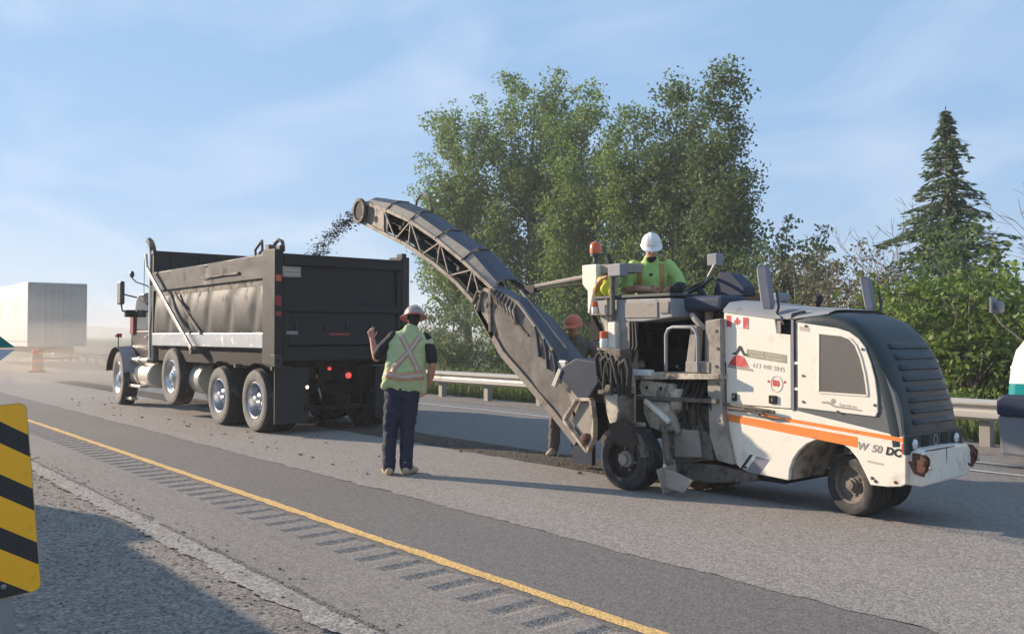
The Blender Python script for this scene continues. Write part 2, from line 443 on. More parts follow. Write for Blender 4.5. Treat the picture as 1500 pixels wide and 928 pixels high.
mat('cover_tan', (0.33, 0.295, 0.25), 0.7, 0.1, 0.1, 4, 0.08, 20, dirt=((0.26, 0.225, 0.19), 0.3, 5), spec=0.15)
mat('cover_blue', (0.075, 0.085, 0.11), 0.55, 0.1, 0.1, 3, 0.12, 9, dirt=((0.09, 0.09, 0.095), 0.2, 3), spec=0.15)
mat('conveyor_frame', (0.23, 0.205, 0.18), 0.6, 0.2, 0.12, 6, 0.1, 30, dirt=((0.15, 0.125, 0.10), 0.35, 6), spec=0.15)
mat('belt', (0.016, 0.015, 0.014), 0.8, 0, 0.2, 10, 0.2, 40)
mat('millings', (0.035, 0.033, 0.033), 0.9, 0, 0.3, 12, 0.4, 50)
mat('rubble', (0.11, 0.095, 0.08), 0.95, 0, 0.35, 8, 0.4, 40)
mat('bluegrey_seat', (0.045, 0.056, 0.09), 0.6, 0, 0.12, 6, 0.15, 30, spec=0.15)
mat('bluegrey_box', (0.035, 0.045, 0.068), 0.55, 0.0, 0.12, 4, 0.06, 30, dirt=((0.085, 0.082, 0.08), 0.2, 5), spec=0.15)  # blue-grey darkened so the conveyor's shade on the mount is in the colour
mat('skin', (0.58, 0.30, 0.20), 0.55, 0, 0.07, 9)
mat('skin_tan', (0.46, 0.22, 0.14), 0.55, 0, 0.07, 9)
mat('hivis_lime', (0.37, 0.58, 0.17), 0.75, 0, 0.08, 4, 0.5, 9)
mat('hivis_pale', (0.42, 0.49, 0.25), 0.8, 0, 0.10, 4, 0.6, 8)
mat('hivis_yellow', (0.62, 0.62, 0.05), 0.75, 0, 0.1, 4, 0.5, 9)
mat('hivis_orange', (0.56, 0.27, 0.16), 0.75, 0, 0.08, 6, 0.3, 14)
mat('strap_orange', (0.46, 0.24, 0.085), 0.7, 0, 0.1, 6)
mat('reflective', (0.46, 0.40, 0.34), 0.4, 0.2, 0.05, 8)
mat('navy_cloth', (0.016, 0.020, 0.042), 0.85, 0, 0.18, 5, 0.6, 9)
mat('black_cloth', (0.012, 0.012, 0.015), 0.85, 0, 0.18, 5, 0.5, 9)
mat('brown_cloth', (0.12, 0.098, 0.08), 0.85, 0, 0.3, 14, 0.6, 9, dirt=((0.17, 0.13, 0.10), 0.45, 16))
mat('tan_boot', (0.42, 0.34, 0.22), 0.8, 0, 0.12, 9, 0.2, 30)
mat('hair_dark', (0.018, 0.013, 0.010), 0.7, 0, 0.2, 20, 0.4, 60)
mat('hat_white', (0.76, 0.73, 0.70), 0.35, 0, 0.04, 5)
mat('hat_red', (0.38, 0.055, 0.05), 0.35, 0, 0.08, 6)
mat('hat_grey', (0.33, 0.27, 0.26), 0.4, 0, 0.08, 6)
mat('hat_orange', (0.55, 0.12, 0.05), 0.4, 0, 0.08, 6)
mat('eye_dark', (0.02, 0.015, 0.012), 0.2)
mat('bark', (0.16, 0.13, 0.105), 0.9, 0, 0.2, 5, 0.6, 14, stretch=(1, 1, 0.25))
mat('bark_pale', (0.24, 0.205, 0.17), 0.9, 0, 0.2, 5, 0.5, 14)
leaf_mat('leaf_poplar', (0.105, 0.178, 0.045), (0.235, 0.32, 0.10), 0.45)
leaf_mat('leaf_poplar_dark', (0.06, 0.11, 0.035), (0.15, 0.21, 0.075), 0.4)
leaf_mat('leaf_bright', (0.085, 0.15, 0.028), (0.21, 0.28, 0.065))
leaf_mat('leaf_shrub', (0.11, 0.16, 0.07), (0.21, 0.26, 0.13))
leaf_mat('leaf_dull', (0.13, 0.125, 0.07), (0.22, 0.195, 0.11))
leaf_mat('needle_spruce', (0.07, 0.115, 0.055), (0.17, 0.225, 0.115), 0.25)
leaf_mat('needle_dark', (0.05, 0.075, 0.042), (0.12, 0.145, 0.08), 0.2)
leaf_mat('grass_blade', (0.085, 0.125, 0.03), (0.20, 0.22, 0.08), 0.3)
M = MATS

# ================================================================== SETTING
def strip(name, y0, y1, z, m, xs=None, jag0=0.0, jag1=0.0, step=0.06, xr=(-40, 4), ends=(-1950, 60), seed=1, parent=None):
    """sheet along the road, with ragged long edges inside xr"""
    r = random.Random(seed); mb = MB()
    X = [ends[0]]
    if jag0 or jag1:
        x = xr[0]
        while x < xr[1]: X.append(x); x += step
    X.append(ends[1])
    a0 = a1 = 0; rows = []
    for x in X:
        inside = xr[0] <= x <= xr[1]
        a0 = a0 * 0.6 + r.gauss(0, 1) * jag0 * 0.8; a1 = a1 * 0.6 + r.gauss(0, 1) * jag1 * 0.8
        rows.append([(x, y0 + (a0 if inside else 0), z), (x, y1 + (a1 if inside else 0), z)])
    mb.loft(rows)
    return build(name, mb, M[m], parent, origin=(0, 0, 0), fixn=True)

g = MB(); g.add([(-2000, -1000, -0.06), (1000, -1000, -0.06), (1000, 2000, -0.06), (-2000, 2000, -0.06)], [(0, 1, 2, 3)])
tag(build('ground', g, M['grass_soil'], origin=(0, 0, 0)), kind='structure')
tag(strip('gravel_shoulder', -4.5, 2.30, -0.006, 'gravel'), kind='structure')
road = tag(strip('road', 3.44, 12.25, -0.004, 'far_asphalt'), kind='structure')
GA, GB = 3.10, 3.445                                     # rumble band
tag(strip('paved_shoulder', 2.44, GA, 0.0, 'shoulder_asphalt', jag0=0.010, seed=3), kind='structure')
tag(strip('pavement_edge', 2.24, 2.445, 0.004, 'edge_dust', jag0=0.02, jag1=0.006, seed=4), kind='structure')
tag(strip('edge_crack', 2.425, 2.452, 0.008, 'crack_dark', jag0=0.008, jag1=0.010, seed=5, step=0.035, xr=(-30, 2)), kind='structure')
tag(strip('old_asphalt_strip', GB, 4.71, 0.0, 'old_asphalt'), kind='structure')
tag(strip('milled_lane', 4.69, 7.16, 0.004, 'milled_asphalt', jag0=0.016, jag1=0.03, seed=8), kind='structure')
tag(strip('far_gravel_shoulder', 12.2, 13.9, 0.0, 'gravel', jag0=0.03, seed=9), kind='structure')
tag(strip('yellow_line', 3.492, 3.588, 0.0045, 'yellow_paint', jag0=0.005, jag1=0.005, step=0.04, seed=10), kind='structure')
tag(strip('far_sunlit_strip', 11.32, 11.45, 0.0045, 'white_paint_and_sun', jag0=0.004, jag1=0.004, seed=11), kind='structure')  # sunlit asphalt between truck shadow and gravel, painted as a pale strip
tag(strip('lane_line', 10.6, 10.72, 0.0045, 'white_paint_and_sun', ends=(-6.0, 6)), kind='structure')

# rumble strip: ridges and recessed grooves between the yellow line and the shoulder
PER = 0.30; GW = 0.16; NG = 62
x_end = -1.6
def groove_mesh():
    P = [(0, 0), (.16, -.007), (.34, -.0125), (.52, -.0138), (.78, -.008), (1, 0)]; rows = []
    for t, z in P: rows.append([(t * GW, 0, z), (t * GW, GB - GA, z)])
    mb = MB(); mb.loft(rows)
    # side cheeks
    for y in (0, GB - GA):
        mb.add([(t * GW, y, z) for t, z in P], [tuple(range(6))])
    return mb.mesh('rumble_groove', [M['groove_asphalt']])
ground_mat('groove_asphalt', (0.225, 0.2, 0.18), 0.4, 60, 0.0, (3, 0.1), 0.5)
gme = groove_mesh()
band = MB()
x = x_end; xs = []
for k in range(NG):
    x0 = x - PER
    xs.append(x0)
    # ridge after groove
    band.add([(x0 + GW, GA, 0), (x, GA, 0), (x, GB, 0), (x0 + GW, GB, 0)], [(0, 1, 2, 3)])
    x = x0
band.add([(-1950, GA, 0), (x, GA, 0), (x, GB, 0), (-1950, GB, 0)], [(0, 1, 2, 3)])
band.add([(x_end, GA, 0), (60, GA, 0), (60, GB, 0), (x_end, GB, 0)], [(0, 1, 2, 3)])
rb = tag(build('rumble_strip', band, M['shoulder_asphalt'], origin=(0, 0, 0)), kind='structure')
for x0 in xs:
    o = bpy.data.objects.new('rumble_groove', gme); C.objects.link(o)
    o.parent = rb; o.location = (x0, GA, 0)

# freshly cut trench behind the machine
tr = MB(); rr = random.Random(5); rows = []
nx, ny = 170, 10
for i in range(nx + 1):
    xx = -33.0 + i * (26.7 / nx); row = []
    for j in range(ny + 1):
        yy = 7.12 + j * 0.078 + (rr.gauss(0, 0.012) if j in (0, ny) else 0)
        n = Vector((xx * 3.1, yy * 5, 0))
        from mathutils import noise as _n
        edge = min(j, ny - j) / 3.0
        row.append((xx, yy, 0.007 + max(0, _n.noise(n) * 0.02 + 0.012) * min(1, edge)))
    rows.append(row)
tr.loft(rows)
tag(build('milled_trench', tr, M['trench_dirt'], smooth=180, origin=(0, 0, 0)), kind='structure')

def rocks(name, pts, m, kind='stuff', seed=2):
    r = random.Random(seed); mb = MB()
    for (x, y, z, s) in pts:
        vs = []
        for v in ((1, 1, 1), (-1, 1, 1), (-1, -1, 1), (1, -1, 1), (1, 1, -1), (-1, 1, -1), (-1, -1, -1), (1, -1, -1)):
            q = Vector(v).normalized() * s * r.uniform(0.6, 1.25)
            vs.append((x + q.x, y + q.y, z + q.z * 0.75))
        mb.add(vs, [(0, 1, 2, 3), (7, 6, 5, 4), (0, 4, 5, 1), (1, 5, 6, 2), (2, 6, 7, 3), (3, 7, 4, 0)])
    return tag(build(name, mb, M[m], origin=(pts[0][0], pts[0][1], 0)), kind=kind)
r = random.Random(21); P = []
for k in range(320):
    P.append((r.uniform(-22, -6.6), 7.5 + r.gauss(0, 0.22), 0.016, abs(r.gauss(0.012, 0.008)) + 0.005))
for k in range(70):
    P.append((r.gauss(-14, 3.0), min(7.6, 5.0 + abs(r.gauss(0, 0.8))), 0.01, abs(r.gauss(0.010, 0.008)) + 0.006))
for k in range(14):
    P.append((r.uniform(-24, -19.5), r.uniform(4.9, 6.6), 0.012, abs(r.gauss(0.02, 0.015)) + 0.006))
tag(rocks('loose_millings', P, 'rubble'), 'loose dark asphalt crumbs scattered on the milled lane', 'rubble')
P = []
for k in range(2600):
    x = r.uniform(-14, -1.0); y = r.uniform(0.5, 2.25) if r.random() < .8 else r.uniform(2.0, 2.6)
    P.append((x, y, -0.006 if y < 2.2 else 0.004, abs(r.gauss(0.006, 0.005)) + 0.003))
tag(rocks('shoulder_stones', P, 'gravel', seed=4), 'small grey stones on the gravel shoulder', 'gravel')

# distant low hill line
h = MB(); rows = []
for i in range(60):
    xx = -1000 + i * 20; zz_ = 9 + 5 * math.sin(i * 0.7) + 3 * math.sin(i * 1.9)
    rows.append([(xx - 600, 300 + 2 * i, -1), (xx - 640, 330 + 2 * i, max(3, zz_)), (xx - 700, 420 + 2 * i, max(3, zz_ * 0.8)), (xx - 760, 600, -1)])
h.loft(rows)
mat('far_green', (0.07, 0.09, 0.055), 0.9, 0, 0.25, 0.03)
tag(build('far_hill', h, M['far_green'], smooth=180), kind='structure')

# ================================================================== GUARDRAIL
gr = tag(empty('guardrail', (-15, 13.0, 0)), 'long galvanised steel guardrail along the far gravel shoulder', 'guardrail')
PW = [(0.0, 0.37), (-0.03, 0.385), (-0.075, 0.415), (-0.075, 0.445), (-0.015, 0.485), (-0.005, 0.52), (-0.015, 0.555), (-0.075, 0.595), (-0.075, 0.625), (-0.03, 0.655), (0.0, 0.67)]
def wrail(x0, x1, lap):
    mb = MB(); front = [(13.0 + y - lap, z) for y, z in PW]; back = [(13.004 + y - lap, z) for y, z in PW][::-1]
    mb.prism_x(front + back, x0, x1)
    return mb
x0 = -60.5
k = 0
while x0 < 3:
    build('rail', wrail(x0, x0 + 3.83, 0.0 if k % 2 else 0.006), M['galvanised'], gr, smooth=30)
    x0 += 3.81; k += 1
px0 = -14.95
post_me = None
for i in range(-23, 10):
    px_ = px0 + i * 1.905
    if post_me is None:
        mb = MB(); mb.box(px_ - 0.075, px_ + 0.075, 13.07, 13.22, -0.3, 0.60)
        po = build('post', mb, M['post_steel'], gr, bevel=0.006); post_me = po
        mb = MB(); mb.box(px_ - 0.065, px_ + 0.065, 13.006, 13.069, 0.40, 0.63)
        bl = build('spacer_block', mb, M['post_steel'], gr, bevel=0.004); ref = px_
    else:
        for s_ in (post_me, bl):
            c = s_.copy(); C.objects.link(c); c.location.x += px_ - ref

# ================================================================== SIGNS AND DRUM
hs = tag(empty('hazard_marker', (-4.66, 0.81, 0)), 'yellow and black striped hazard marker on a steel post', 'road sign')
tilt = R(4.2)
def hm(u, v, d=0.0):                                     # u across (towards +Y), v up, sign leans
    y = 0.81 + u * math.cos(tilt) - v * math.sin(tilt)
    z = 0.345 + v * math.cos(tilt) + u * math.sin(tilt)
    return (-4.655 + d - v * 0.05, y, z)
SW, SH, RC = 0.155, 0.885, 0.035
def rrect(x0, x1, y0, y1, rc, n=5):
    o = []
    for cx, cy, a0 in ((x1 - rc, y0 + rc, -90), (x1 - rc, y1 - rc, 0), (x0 + rc, y1 - rc, 90), (x0 + rc, y0 + rc, 180)):
        for i in range(n + 1):
            a = R(a0 + 90 * i / n); o.append((cx + rc * math.cos(a), cy + rc * math.sin(a)))
    return o
def clip(poly, f):
    o = []; k = len(poly)
    for i in range(k):
        a, b = poly[i], poly[(i + 1) % k]; fa, fb = f(a), f(b)
        if fa >= 0: o.append(a)
        if (fa >= 0) != (fb >= 0):
            t = fa / (fa - fb); o.append((a[0] + (b[0] - a[0]) * t, a[1] + (b[1] - a[1]) * t))
    return o
outl = rrect(-SW, SW, 0, SH, RC)
def plate(mb, poly, d0, d1, m=0):
    k = len(poly)
    vs = [hm(u, v, d0) for u, v in poly] + [hm(u, v, d1) for u, v in poly]
    mb.add(vs, [tuple(range(k))[::-1], tuple(range(k, 2 * k))] + [(i, (i + 1) % k, (i + 1) % k + k, i + k) for i in range(k)], m)
mb = MB(); plate(mb, outl, -0.004, 0.0); build('backing_plate', mb, M['sign_edge'], hs)
inn = rrect(-SW + 0.004, SW - 0.004, 0.004, SH - 0.004, RC - 0.004)
SL = 0.70; PERIOD = 0.253; OFF = 0.078
for k in range(-2, 6):
    for col, a, b in (('sign_yellow', 0.0, 0.59), ('sign_black', 0.59, 1.0)):
        lo = OFF + (k + a) * PERIOD; hi = OFF + (k + b) * PERIOD
        q = clip(clip(inn, lambda p: (p[1] + SL * p[0]) - lo), lambda p: hi - (p[1] + SL * p[0]))
        if len(q) > 2:
            mb = MB(); plate(mb, q, 0.0005, 0.003)
            build('stripe', mb, M[col], hs)
mb = MB(); pz = [(-0.03, -0.004), (-0.03, -0.05), (-0.022, -0.05), (-0.022, -0.012), (0.022, -0.012), (0.022, -0.05), (0.03, -0.05), (0.03, -0.004)]
rows = []
for z in (-0.3, 0.95):
    rows.append([(-4.660 + d - (z - 0.345) * 0.05, 0.815 + u - (z - 0.345) * math.sin(tilt), z) for u, d in pz])
mb.loft(rows, close=True, caps=True); build('post', mb, M['sign_post'], hs)
mb = MB()
for v in (0.055, 0.78):
    mb.lathe([(0.012, 0), (0.012, 0.006), (0.006, 0.010)], hm(0.0, v, 0.003), (1, 0, 0), 8)
build('bolt', mb, M['sign_post'], hs)

# pointed panel poking in at the left edge
pp = tag(empty('pointed_panel', (-3.43, 0.40, 0)), 'pointed panel at the left edge, teal above and pale grey below', 'road sign')
HD = 0.22
def dia(u, v, d): return (-3.43 + d, 0.40 + u, 1.505 + v)
def dplate(mb, poly, d0, d1):
    k = len(poly); vs = [dia(u, v, d0) for u, v in poly] + [dia(u, v, d1) for u, v in poly]
    mb.add(vs, [tuple(range(k))[::-1], tuple(range(k, 2 * k))] + [(i, (i + 1) % k, (i + 1) % k + k, i + k) for i in range(k)])
top = [(-HD, 0.006), (HD, 0.006), (0, HD * 0.86)]; bot = [(-HD, 0.0), (0, -HD * 0.86), (HD, 0.0)]
mb = MB(); dplate(mb, top, 0, 0.006); build('upper_panel', mb, M['teal_dark'], pp)
mb = MB(); dplate(mb, bot, 0, 0.006); build('lower_panel', mb, M['sign_pale'], pp)
mb = MB(); mb.box(-3.46, -3.432, 0.385, 0.415, -0.2, 1.66); build('post', mb, M['sign_post'], pp)

# orange construction drum
dr = tag(empty('construction_drum', (-42.3, 8.5, 0)), 'dusty orange and white construction drum standing behind the trailer', 'traffic drum')
mb = MB(); mb.lathe([(0.33, 0.0), (0.33, 0.07), (0.26, 0.09)], (-42.3, 8.5, 0), (0, 0, 1), 20); build('base', mb, M['black_rubber'], dr)
zs = [0.09, 0.26, 0.42, 0.58, 0.74, 0.90]; rs = [0.245, 0.237, 0.228, 0.218, 0.209, 0.20]
for i in range(5):
    mb = MB(); mb.lathe([(rs[i], zs[i]), (rs[i] - 0.004, zs[i + 1] - 0.012), (rs[i] - 0.016, zs[i + 1])], (-42.3, 8.5, 0), (0, 0, 1), 20)
    build('band', mb, M['drum_orange' if i % 2 == 0 else 'drum_white'], dr, smooth=40)
mb = MB(); mb.lathe([(0.21, 0.90), (0.20, 0.96), (0.0, 0.97)], (-42.3, 8.5, 0), (0, 0, 1), 20)
mb.box(-42.36, -42.24, 8.485, 8.515, 0.96, 1.04); build('cap', mb, M['drum_orange'], dr)

# white trailer driving away
tl = tag(empty('semi_trailer', (-55, 10.3, 0)), 'white box semi trailer driving away through dust, far left', 'trailer')
TX0, TX1, TY0, TY1 = -63.2, -47.0, 9.0, 11.6
mb = MB(); mb.box(TX0, TX1, TY0, TY1, 1.05, 4.12); build('box_body', mb, M['trailer_white'], tl, bevel=0.03)
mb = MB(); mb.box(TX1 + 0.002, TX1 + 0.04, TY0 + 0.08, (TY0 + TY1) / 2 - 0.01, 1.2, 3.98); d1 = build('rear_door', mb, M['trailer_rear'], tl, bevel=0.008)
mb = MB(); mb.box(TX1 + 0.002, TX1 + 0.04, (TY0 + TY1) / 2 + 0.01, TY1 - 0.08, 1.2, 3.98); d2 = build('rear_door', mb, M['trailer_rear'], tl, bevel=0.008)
mb = MB()
for yy in (TY0 + 0.04, TY1 - 0.04): mb.box(TX1, TX1 + 0.06, yy - 0.04, yy + 0.04, 1.05, 4.1)
mb.box(TX1 + 0.001, TX1 + 0.058, TY0 + 0.081, TY1 - 0.081, 4.0, 4.1); mb.box(TX1 + 0.001, TX1 + 0.058, TY0 + 0.081, TY1 - 0.081, 1.06, 1.18)
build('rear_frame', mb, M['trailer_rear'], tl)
for yy in (9.75, 10.05, 10.55, 10.85):
    mb = MB(); mb.tube([(TX1 + 0.065, yy, 1.2), (TX1 + 0.065, yy, 3.97)], 0.02); build('lock_rod', mb, M['pale_pipe'], d1 if yy < 10.3 else d2)
mb = MB()
for i, (a, b, top_) in enumerate([(0, .07, 1), (.10, .17, 1), (.24, .31, .8), (.31, .45, .25), (.50, .62, .3), (.62, .68, .9), (.76, .98, .35)]):
    y0 = 9.45 + a * 1.75; y1 = 9.45 + b * 1.75
    mb.box(TX1 + 0.041, TX1 + 0.046, y0, y1, 3.75 - 0.55 * top_, 3.75)
build('lettering', mb, M['decal_tan'], tl)
mb = MB(); mb.box(TX0 + 1, TX1, TY0 - 0.004, TY0 - 0.001, 1.25, 1.34); build('side_rail', mb, M['galvanised'], tl)
mb = MB()
for x_ in (-49.3, -53.2): mb.box(x_ - 1.2, x_, TY0 - 0.006, TY0 - 0.002, 2.6 if x_ > -50 else 2.3, 3.35)
build('side_lettering', mb, M['trailer_print'], tl)
mb = MB(); mb.box(-62, -47.2, 9.5, 11.1, 0.75, 1.05); mb.box(-47.3, -47.15, 9.3, 11.3, 0.42, 0.52)
for yy in (9.6, 11.0): mb.box(-47.28, -47.17, yy - 0.04, yy + 0.04, 0.5, 1.0)
build('underframe', mb, M['chassis_black'], tl)

# ------------------------------------------------------------------ wheels
def wheel(parent, c, r_, w, face=-1, rim=0.56, tyre='tyre_rubber', side='tyre_side', rimm='polished_metal', hub='polished_metal', steer=0.0, dish=0.10, bolts=10, lugs=True):
    """c: centre of the outer face; axis along Y (face=-1: outer side looks to -Y)"""
    ax = Vector((0, face, 0)); ax.rotate(Matrix.Rotation(steer, 3, 'Z'))
    e = empty('wheel', c, parent); c = Vector(c)
    mb = MB(); ri = r_ * rim
    prof = [(ri, -w * 0.95), (r_ * 0.86, -w), (r_ * 0.97, -w * 0.93)]
    grooves = 4
    for i in range(grooves + 1):
        t0 = -w * 0.9 + (w * 0.8) * i / (grooves + 1); t1 = -w * 0.9 + (w * 0.8) * (i + 0.78) / (grooves + 1); t2 = -w * 0.9 + (w * 0.8) * (i + 0.99) / (grooves + 1)
        prof += [(r_, t0), (r_, t1), (r_ - 0.012, t1 + 0.002), (r_ - 0.012, t2)]
    prof += [(r_ * 0.975, -w * 0.06), (r_ * 0.93, -w * 0.01)]
    mb.lathe(prof, c, ax, 56, caps=False)
    build('tyre', mb, M[tyre], e, smooth=35)
    mb = MB(); mb.lathe([(r_ * 0.93, -w * 0.012), (r_ * 0.86, 0.006), (r_ * 0.80, 0.010), (r_ * 0.70, 0.004), (r_ * 0.62, -0.004), (ri, -0.02), (ri, -0.05), (r_ * 0.9, -0.04)], c, ax, 56, closed=True)
    build('sidewall', mb, M[side], e, smooth=35)
    mb = MB()
    mb.lathe([(ri, -0.018), (ri - 0.012, -0.006), (ri - 0.03, -0.02), (ri * 0.86, -dish * 0.6), (ri * 0.80, -dish), (ri * 0.55, -dish * 1.15), (ri * 0.44, -dish * 0.9), (ri * 0.36, -dish * 0.9)], c, ax, 48, caps=False)
    ro = build('rim', mb, M[rimm], e, smooth=30)
    mb = MB(); mb.lathe([(ri * 0.40, -dish * 0.95), (ri * 0.36, -dish * 0.55), (ri * 0.26, -dish * 0.45), (ri * 0.24, -dish * 0.05), (ri * 0.15, 0.0), (0.0, 0.002)], c, ax, 20)
    a = ax.orthogonal().normalized(); b = ax.cross(a)
    for i in range(bolts):
        t = 2 * PI * i / bolts
        mb.lathe([(0.014, -dish * 1.1), (0.014, -dish * 0.85), (0.0, -dish * 0.80)], c + (a * math.cos(t) + b * math.sin(t)) * ri * 0.49, ax, 6)
    build('hub', mb, M[hub], e, smooth=30)
    if bolts >= 8:
        mb = MB()
        for i in range(bolts // 2 * 2):
            t = 2 * PI * (i + 0.5) / bolts
            mb.lathe([(0.024, -dish * 1.02), (0.024, -dish * 0.985), (0.0, -dish * 0.98)], c + (a * math.cos(t) + b * math.sin(t)) * ri * 0.70, ax, 10)
        build('hand_hole', mb, M['black_void'], e)
    return e

# ================================================================== DUMP TRUCK
dt = tag(empty('dump_truck', (-17.5, 7.1, 0)), 'black and grey dump truck being loaded under the conveyor', 'dump truck')
YN, YF = 5.90, 8.32
XR, XF = -12.90, -18.82
# wheels
WX = [(-13.70, 0.515, 0.515), (-15.22, 0.515, 0.515), (-17.68, 0.76, 0.56), (-21.28, 0.61, 0.61)]
for i, (x, z, r_) in enumerate(WX):
    fr = i >= 2
    wheel(dt, (x, YN - (0.0 if i != 3 else -0.02), z), r_, 0.34 if fr else 0.62, -1, rim=0.58, dish=0.06 if fr else 0.15, steer=R(-4) if i == 3 else 0)
    wheel(dt, (x, YF + 0.05, z), r_, 0.34 if fr else 0.62, 1, rim=0.58, dish=0.06 if fr else 0.15)
mb = MB()
for x, z, r_ in WX:
    mb = MB(); mb.tube([(x, 6.2, z), (x, 8.1, z)], 0.09); build('axle', mb, M['chassis_black'], dt)
mb = MB()
for y in (6.75, 7.45): mb.box(-22.2, -13.0, y - 0.05, y + 0.05, 0.78, 1.04)
for x in (-13.2, -16.4, -18.4, -20.6): mb.box(x - 0.05, x + 0.05, 6.81, 7.39, 0.80, 1.02)
build('chassis_frame', mb, M['chassis_black'], dt)
mb = MB(); mb.box(-18.6, -13.4, 6.45, 7.75, 1.05, 1.34); mb.box(-16.6, -13.2, 6.55, 7.65, 0.62, 0.78); mb.box(-18.5, -13.5, 6.02, 6.10, 1.18, 1.345)
mb.box(-18.7, -13.1, 6.0, 8.25, 1.06, 1.335); mb.box(-19.0, -13.5, 6.9, 7.3, .5, 1.05); build('hoist_frame', mb, M['chassis_black'], dt)

# dump box
box = empty('dump_box', (-15.9, 7.1, 1.35), dt)
mb = MB(); mb.box(XF + 0.1, XR - 0.05, YN + 0.08, YF - 0.08, 1.34, 1.42); build('floor', mb, M['dump_black'], box)
# near side: ribbed lower panel (soft bulges between pressed ribs)
def side_panel(y_out, sgn, name, m):
    mb = MB(); rows = []
    nx_, nz_ = 150, 12
    for i in range(nx_ + 1):
        x = XF + 0.06 + (XR - 0.48 - XF) * i / nx_; row = []
        for j in range(nz_ + 1):
            t = j / nz_; z = 1.602 + t * 0.755
            ph = (x - XF) / 1.02
            rib = (0.5 + 0.5 * math.cos(2 * PI * ph)) ** 6
            bulge = 0.040 * (1 - rib) * math.sin(PI * min(1, t * 1.05)) ** 0.6
            dent = 0.004 * _n.noise(Vector((x * 1.3, z * 2.1, 4 + y_out)))
            row.append((x, y_out + sgn * (0.055 - bulge - dent - 0.03 * (1 - t)), z))
        rows.append(row)
    mb.loft(rows)
    return build(name, mb, M[m], box, smooth=180)
side_panel(YN, 1, 'side_panel', 'dump_body')
side_panel(YF, -1, 'side_panel', 'dump_body')
for y0, y1 in ((YN + 0.09, YN + 0.13), (YF - 0.13, YF - 0.09)):
    mb = MB(); mb.box(XF + 0.05, XR - 0.05, y0, y1, 1.43, 2.80); build('inner_wall', mb, M['dump_black'], box)
mb = MB(); mb.box(XF + 0.02, XR - 0.47, YN - 0.002, YN + 0.085, 1.36, 1.601); build('polished_band', mb, M['polished_metal'], box, bevel=0.006)
mb = MB(); mb.box(XF + 0.02, XR - 0.47, YN + 0.055, YN + 0.088, 2.36, 2.475); build('recessed_rail', mb, M['grimy_steel'], box)  # rail set back between the ribbed panel and the upper plate
# upper plate with dents, and top rail
mb = MB(); rows = []
for i in range(81):
    x = XF + 0.02 + (XR - 0.47 - XF) * i / 80; row = []
    for j in range(9):
        t = j / 8; z = 2.475 + t * (0.365 - 0.0)
        dn = 0.010 * max(0, _n.noise(Vector((x * 1.7, z * 3, 1.3)))) * math.sin(PI * t) + (0.035 * math.exp(-((x + 15.9) / 0.12) ** 2) * t)
        row.append((x, YN + 0.012 - 0.02 * (1 - t) * 0 + dn, z + (0.012 * _n.noise(Vector((x * 2.2, 0, 7))) if j == 8 else 0)))
    rows.append(row)
mb.loft(rows); build('upper_side_plate', mb, M['dump_body'], box, smooth=180)
mb = MB(); mb.tube([(XF, YN + 0.055, 2.835), (-15.9, YN + 0.06, 2.825), (XR - 0.45, YN + 0.055, 2.84)], 0.035, 8); build('top_rail', mb, M['dump_body'], box, smooth=60)
mb = MB(); mb.box(XF, XR - 0.02, YF - 0.14, YF - 0.001, 2.475, 2.86); build('upper_side_plate', mb, M['dump_body'], box)
# rear corner posts
for y0, y1, lab in ((YN - 0.02, YN + 0.12, 0), (YF - 0.12, YF + 0.02, 1)):
    mb = MB()
    mb.prism([(XR - 0.46, 1.12), (XR - 0.40, 1.10), (XR - 0.0, 1.10), (XR, 1.16), (XR, 2.90), (XR - 0.42, 2.92), (XR - 0.46, 2.88)], y0, y1)
    build('corner_post', mb, M['dump_body'], box, bevel=0.01)
mb = MB(); mb.box(XR - 0.12, XR + 0.03, YN - 0.03, YN + 0.07, 1.08, 1.26); build('hinge_plate', mb, M['dump_body'], box, bevel=0.006)
mb = MB(); mb.box(XR - 0.12, XR + 0.03, YF - 0.07, YF + 0.03, 1.08, 1.26)
build('hinge_plate', mb, M['dump_body'], box, bevel=0.006)
mb = MB(); mb.lathe([(0.03, 0), (0.03, 0.012), (0, 0.012)], (XR + 0.03, YN + 0.02, 1.17), (1, 0, 0), 10); build('hinge_pin', mb, M['black_void'], box)
# headboard
mb = MB(); mb.box(XF - 0.06, XF, YN + 0.02, YF - 0.02, 1.36, 3.24)
for y in (6.3, 6.9, 7.5, 8.0): mb.box(XF, XF + 0.05, y - 0.03, y + 0.03, 1.45, 3.2)
mb.box(XF - 0.09, XF + 0.04, YN, YF, 3.24, 3.31)
build('headboard', mb, M['dump_black'], box)
mb = MB(); mb.prism([(XF, 2.85), (XF, 3.24), (XF + 0.9, 2.86)], YF - 0.1, YF - 0.04); build('corner_gusset', mb, M['dump_black'], box)
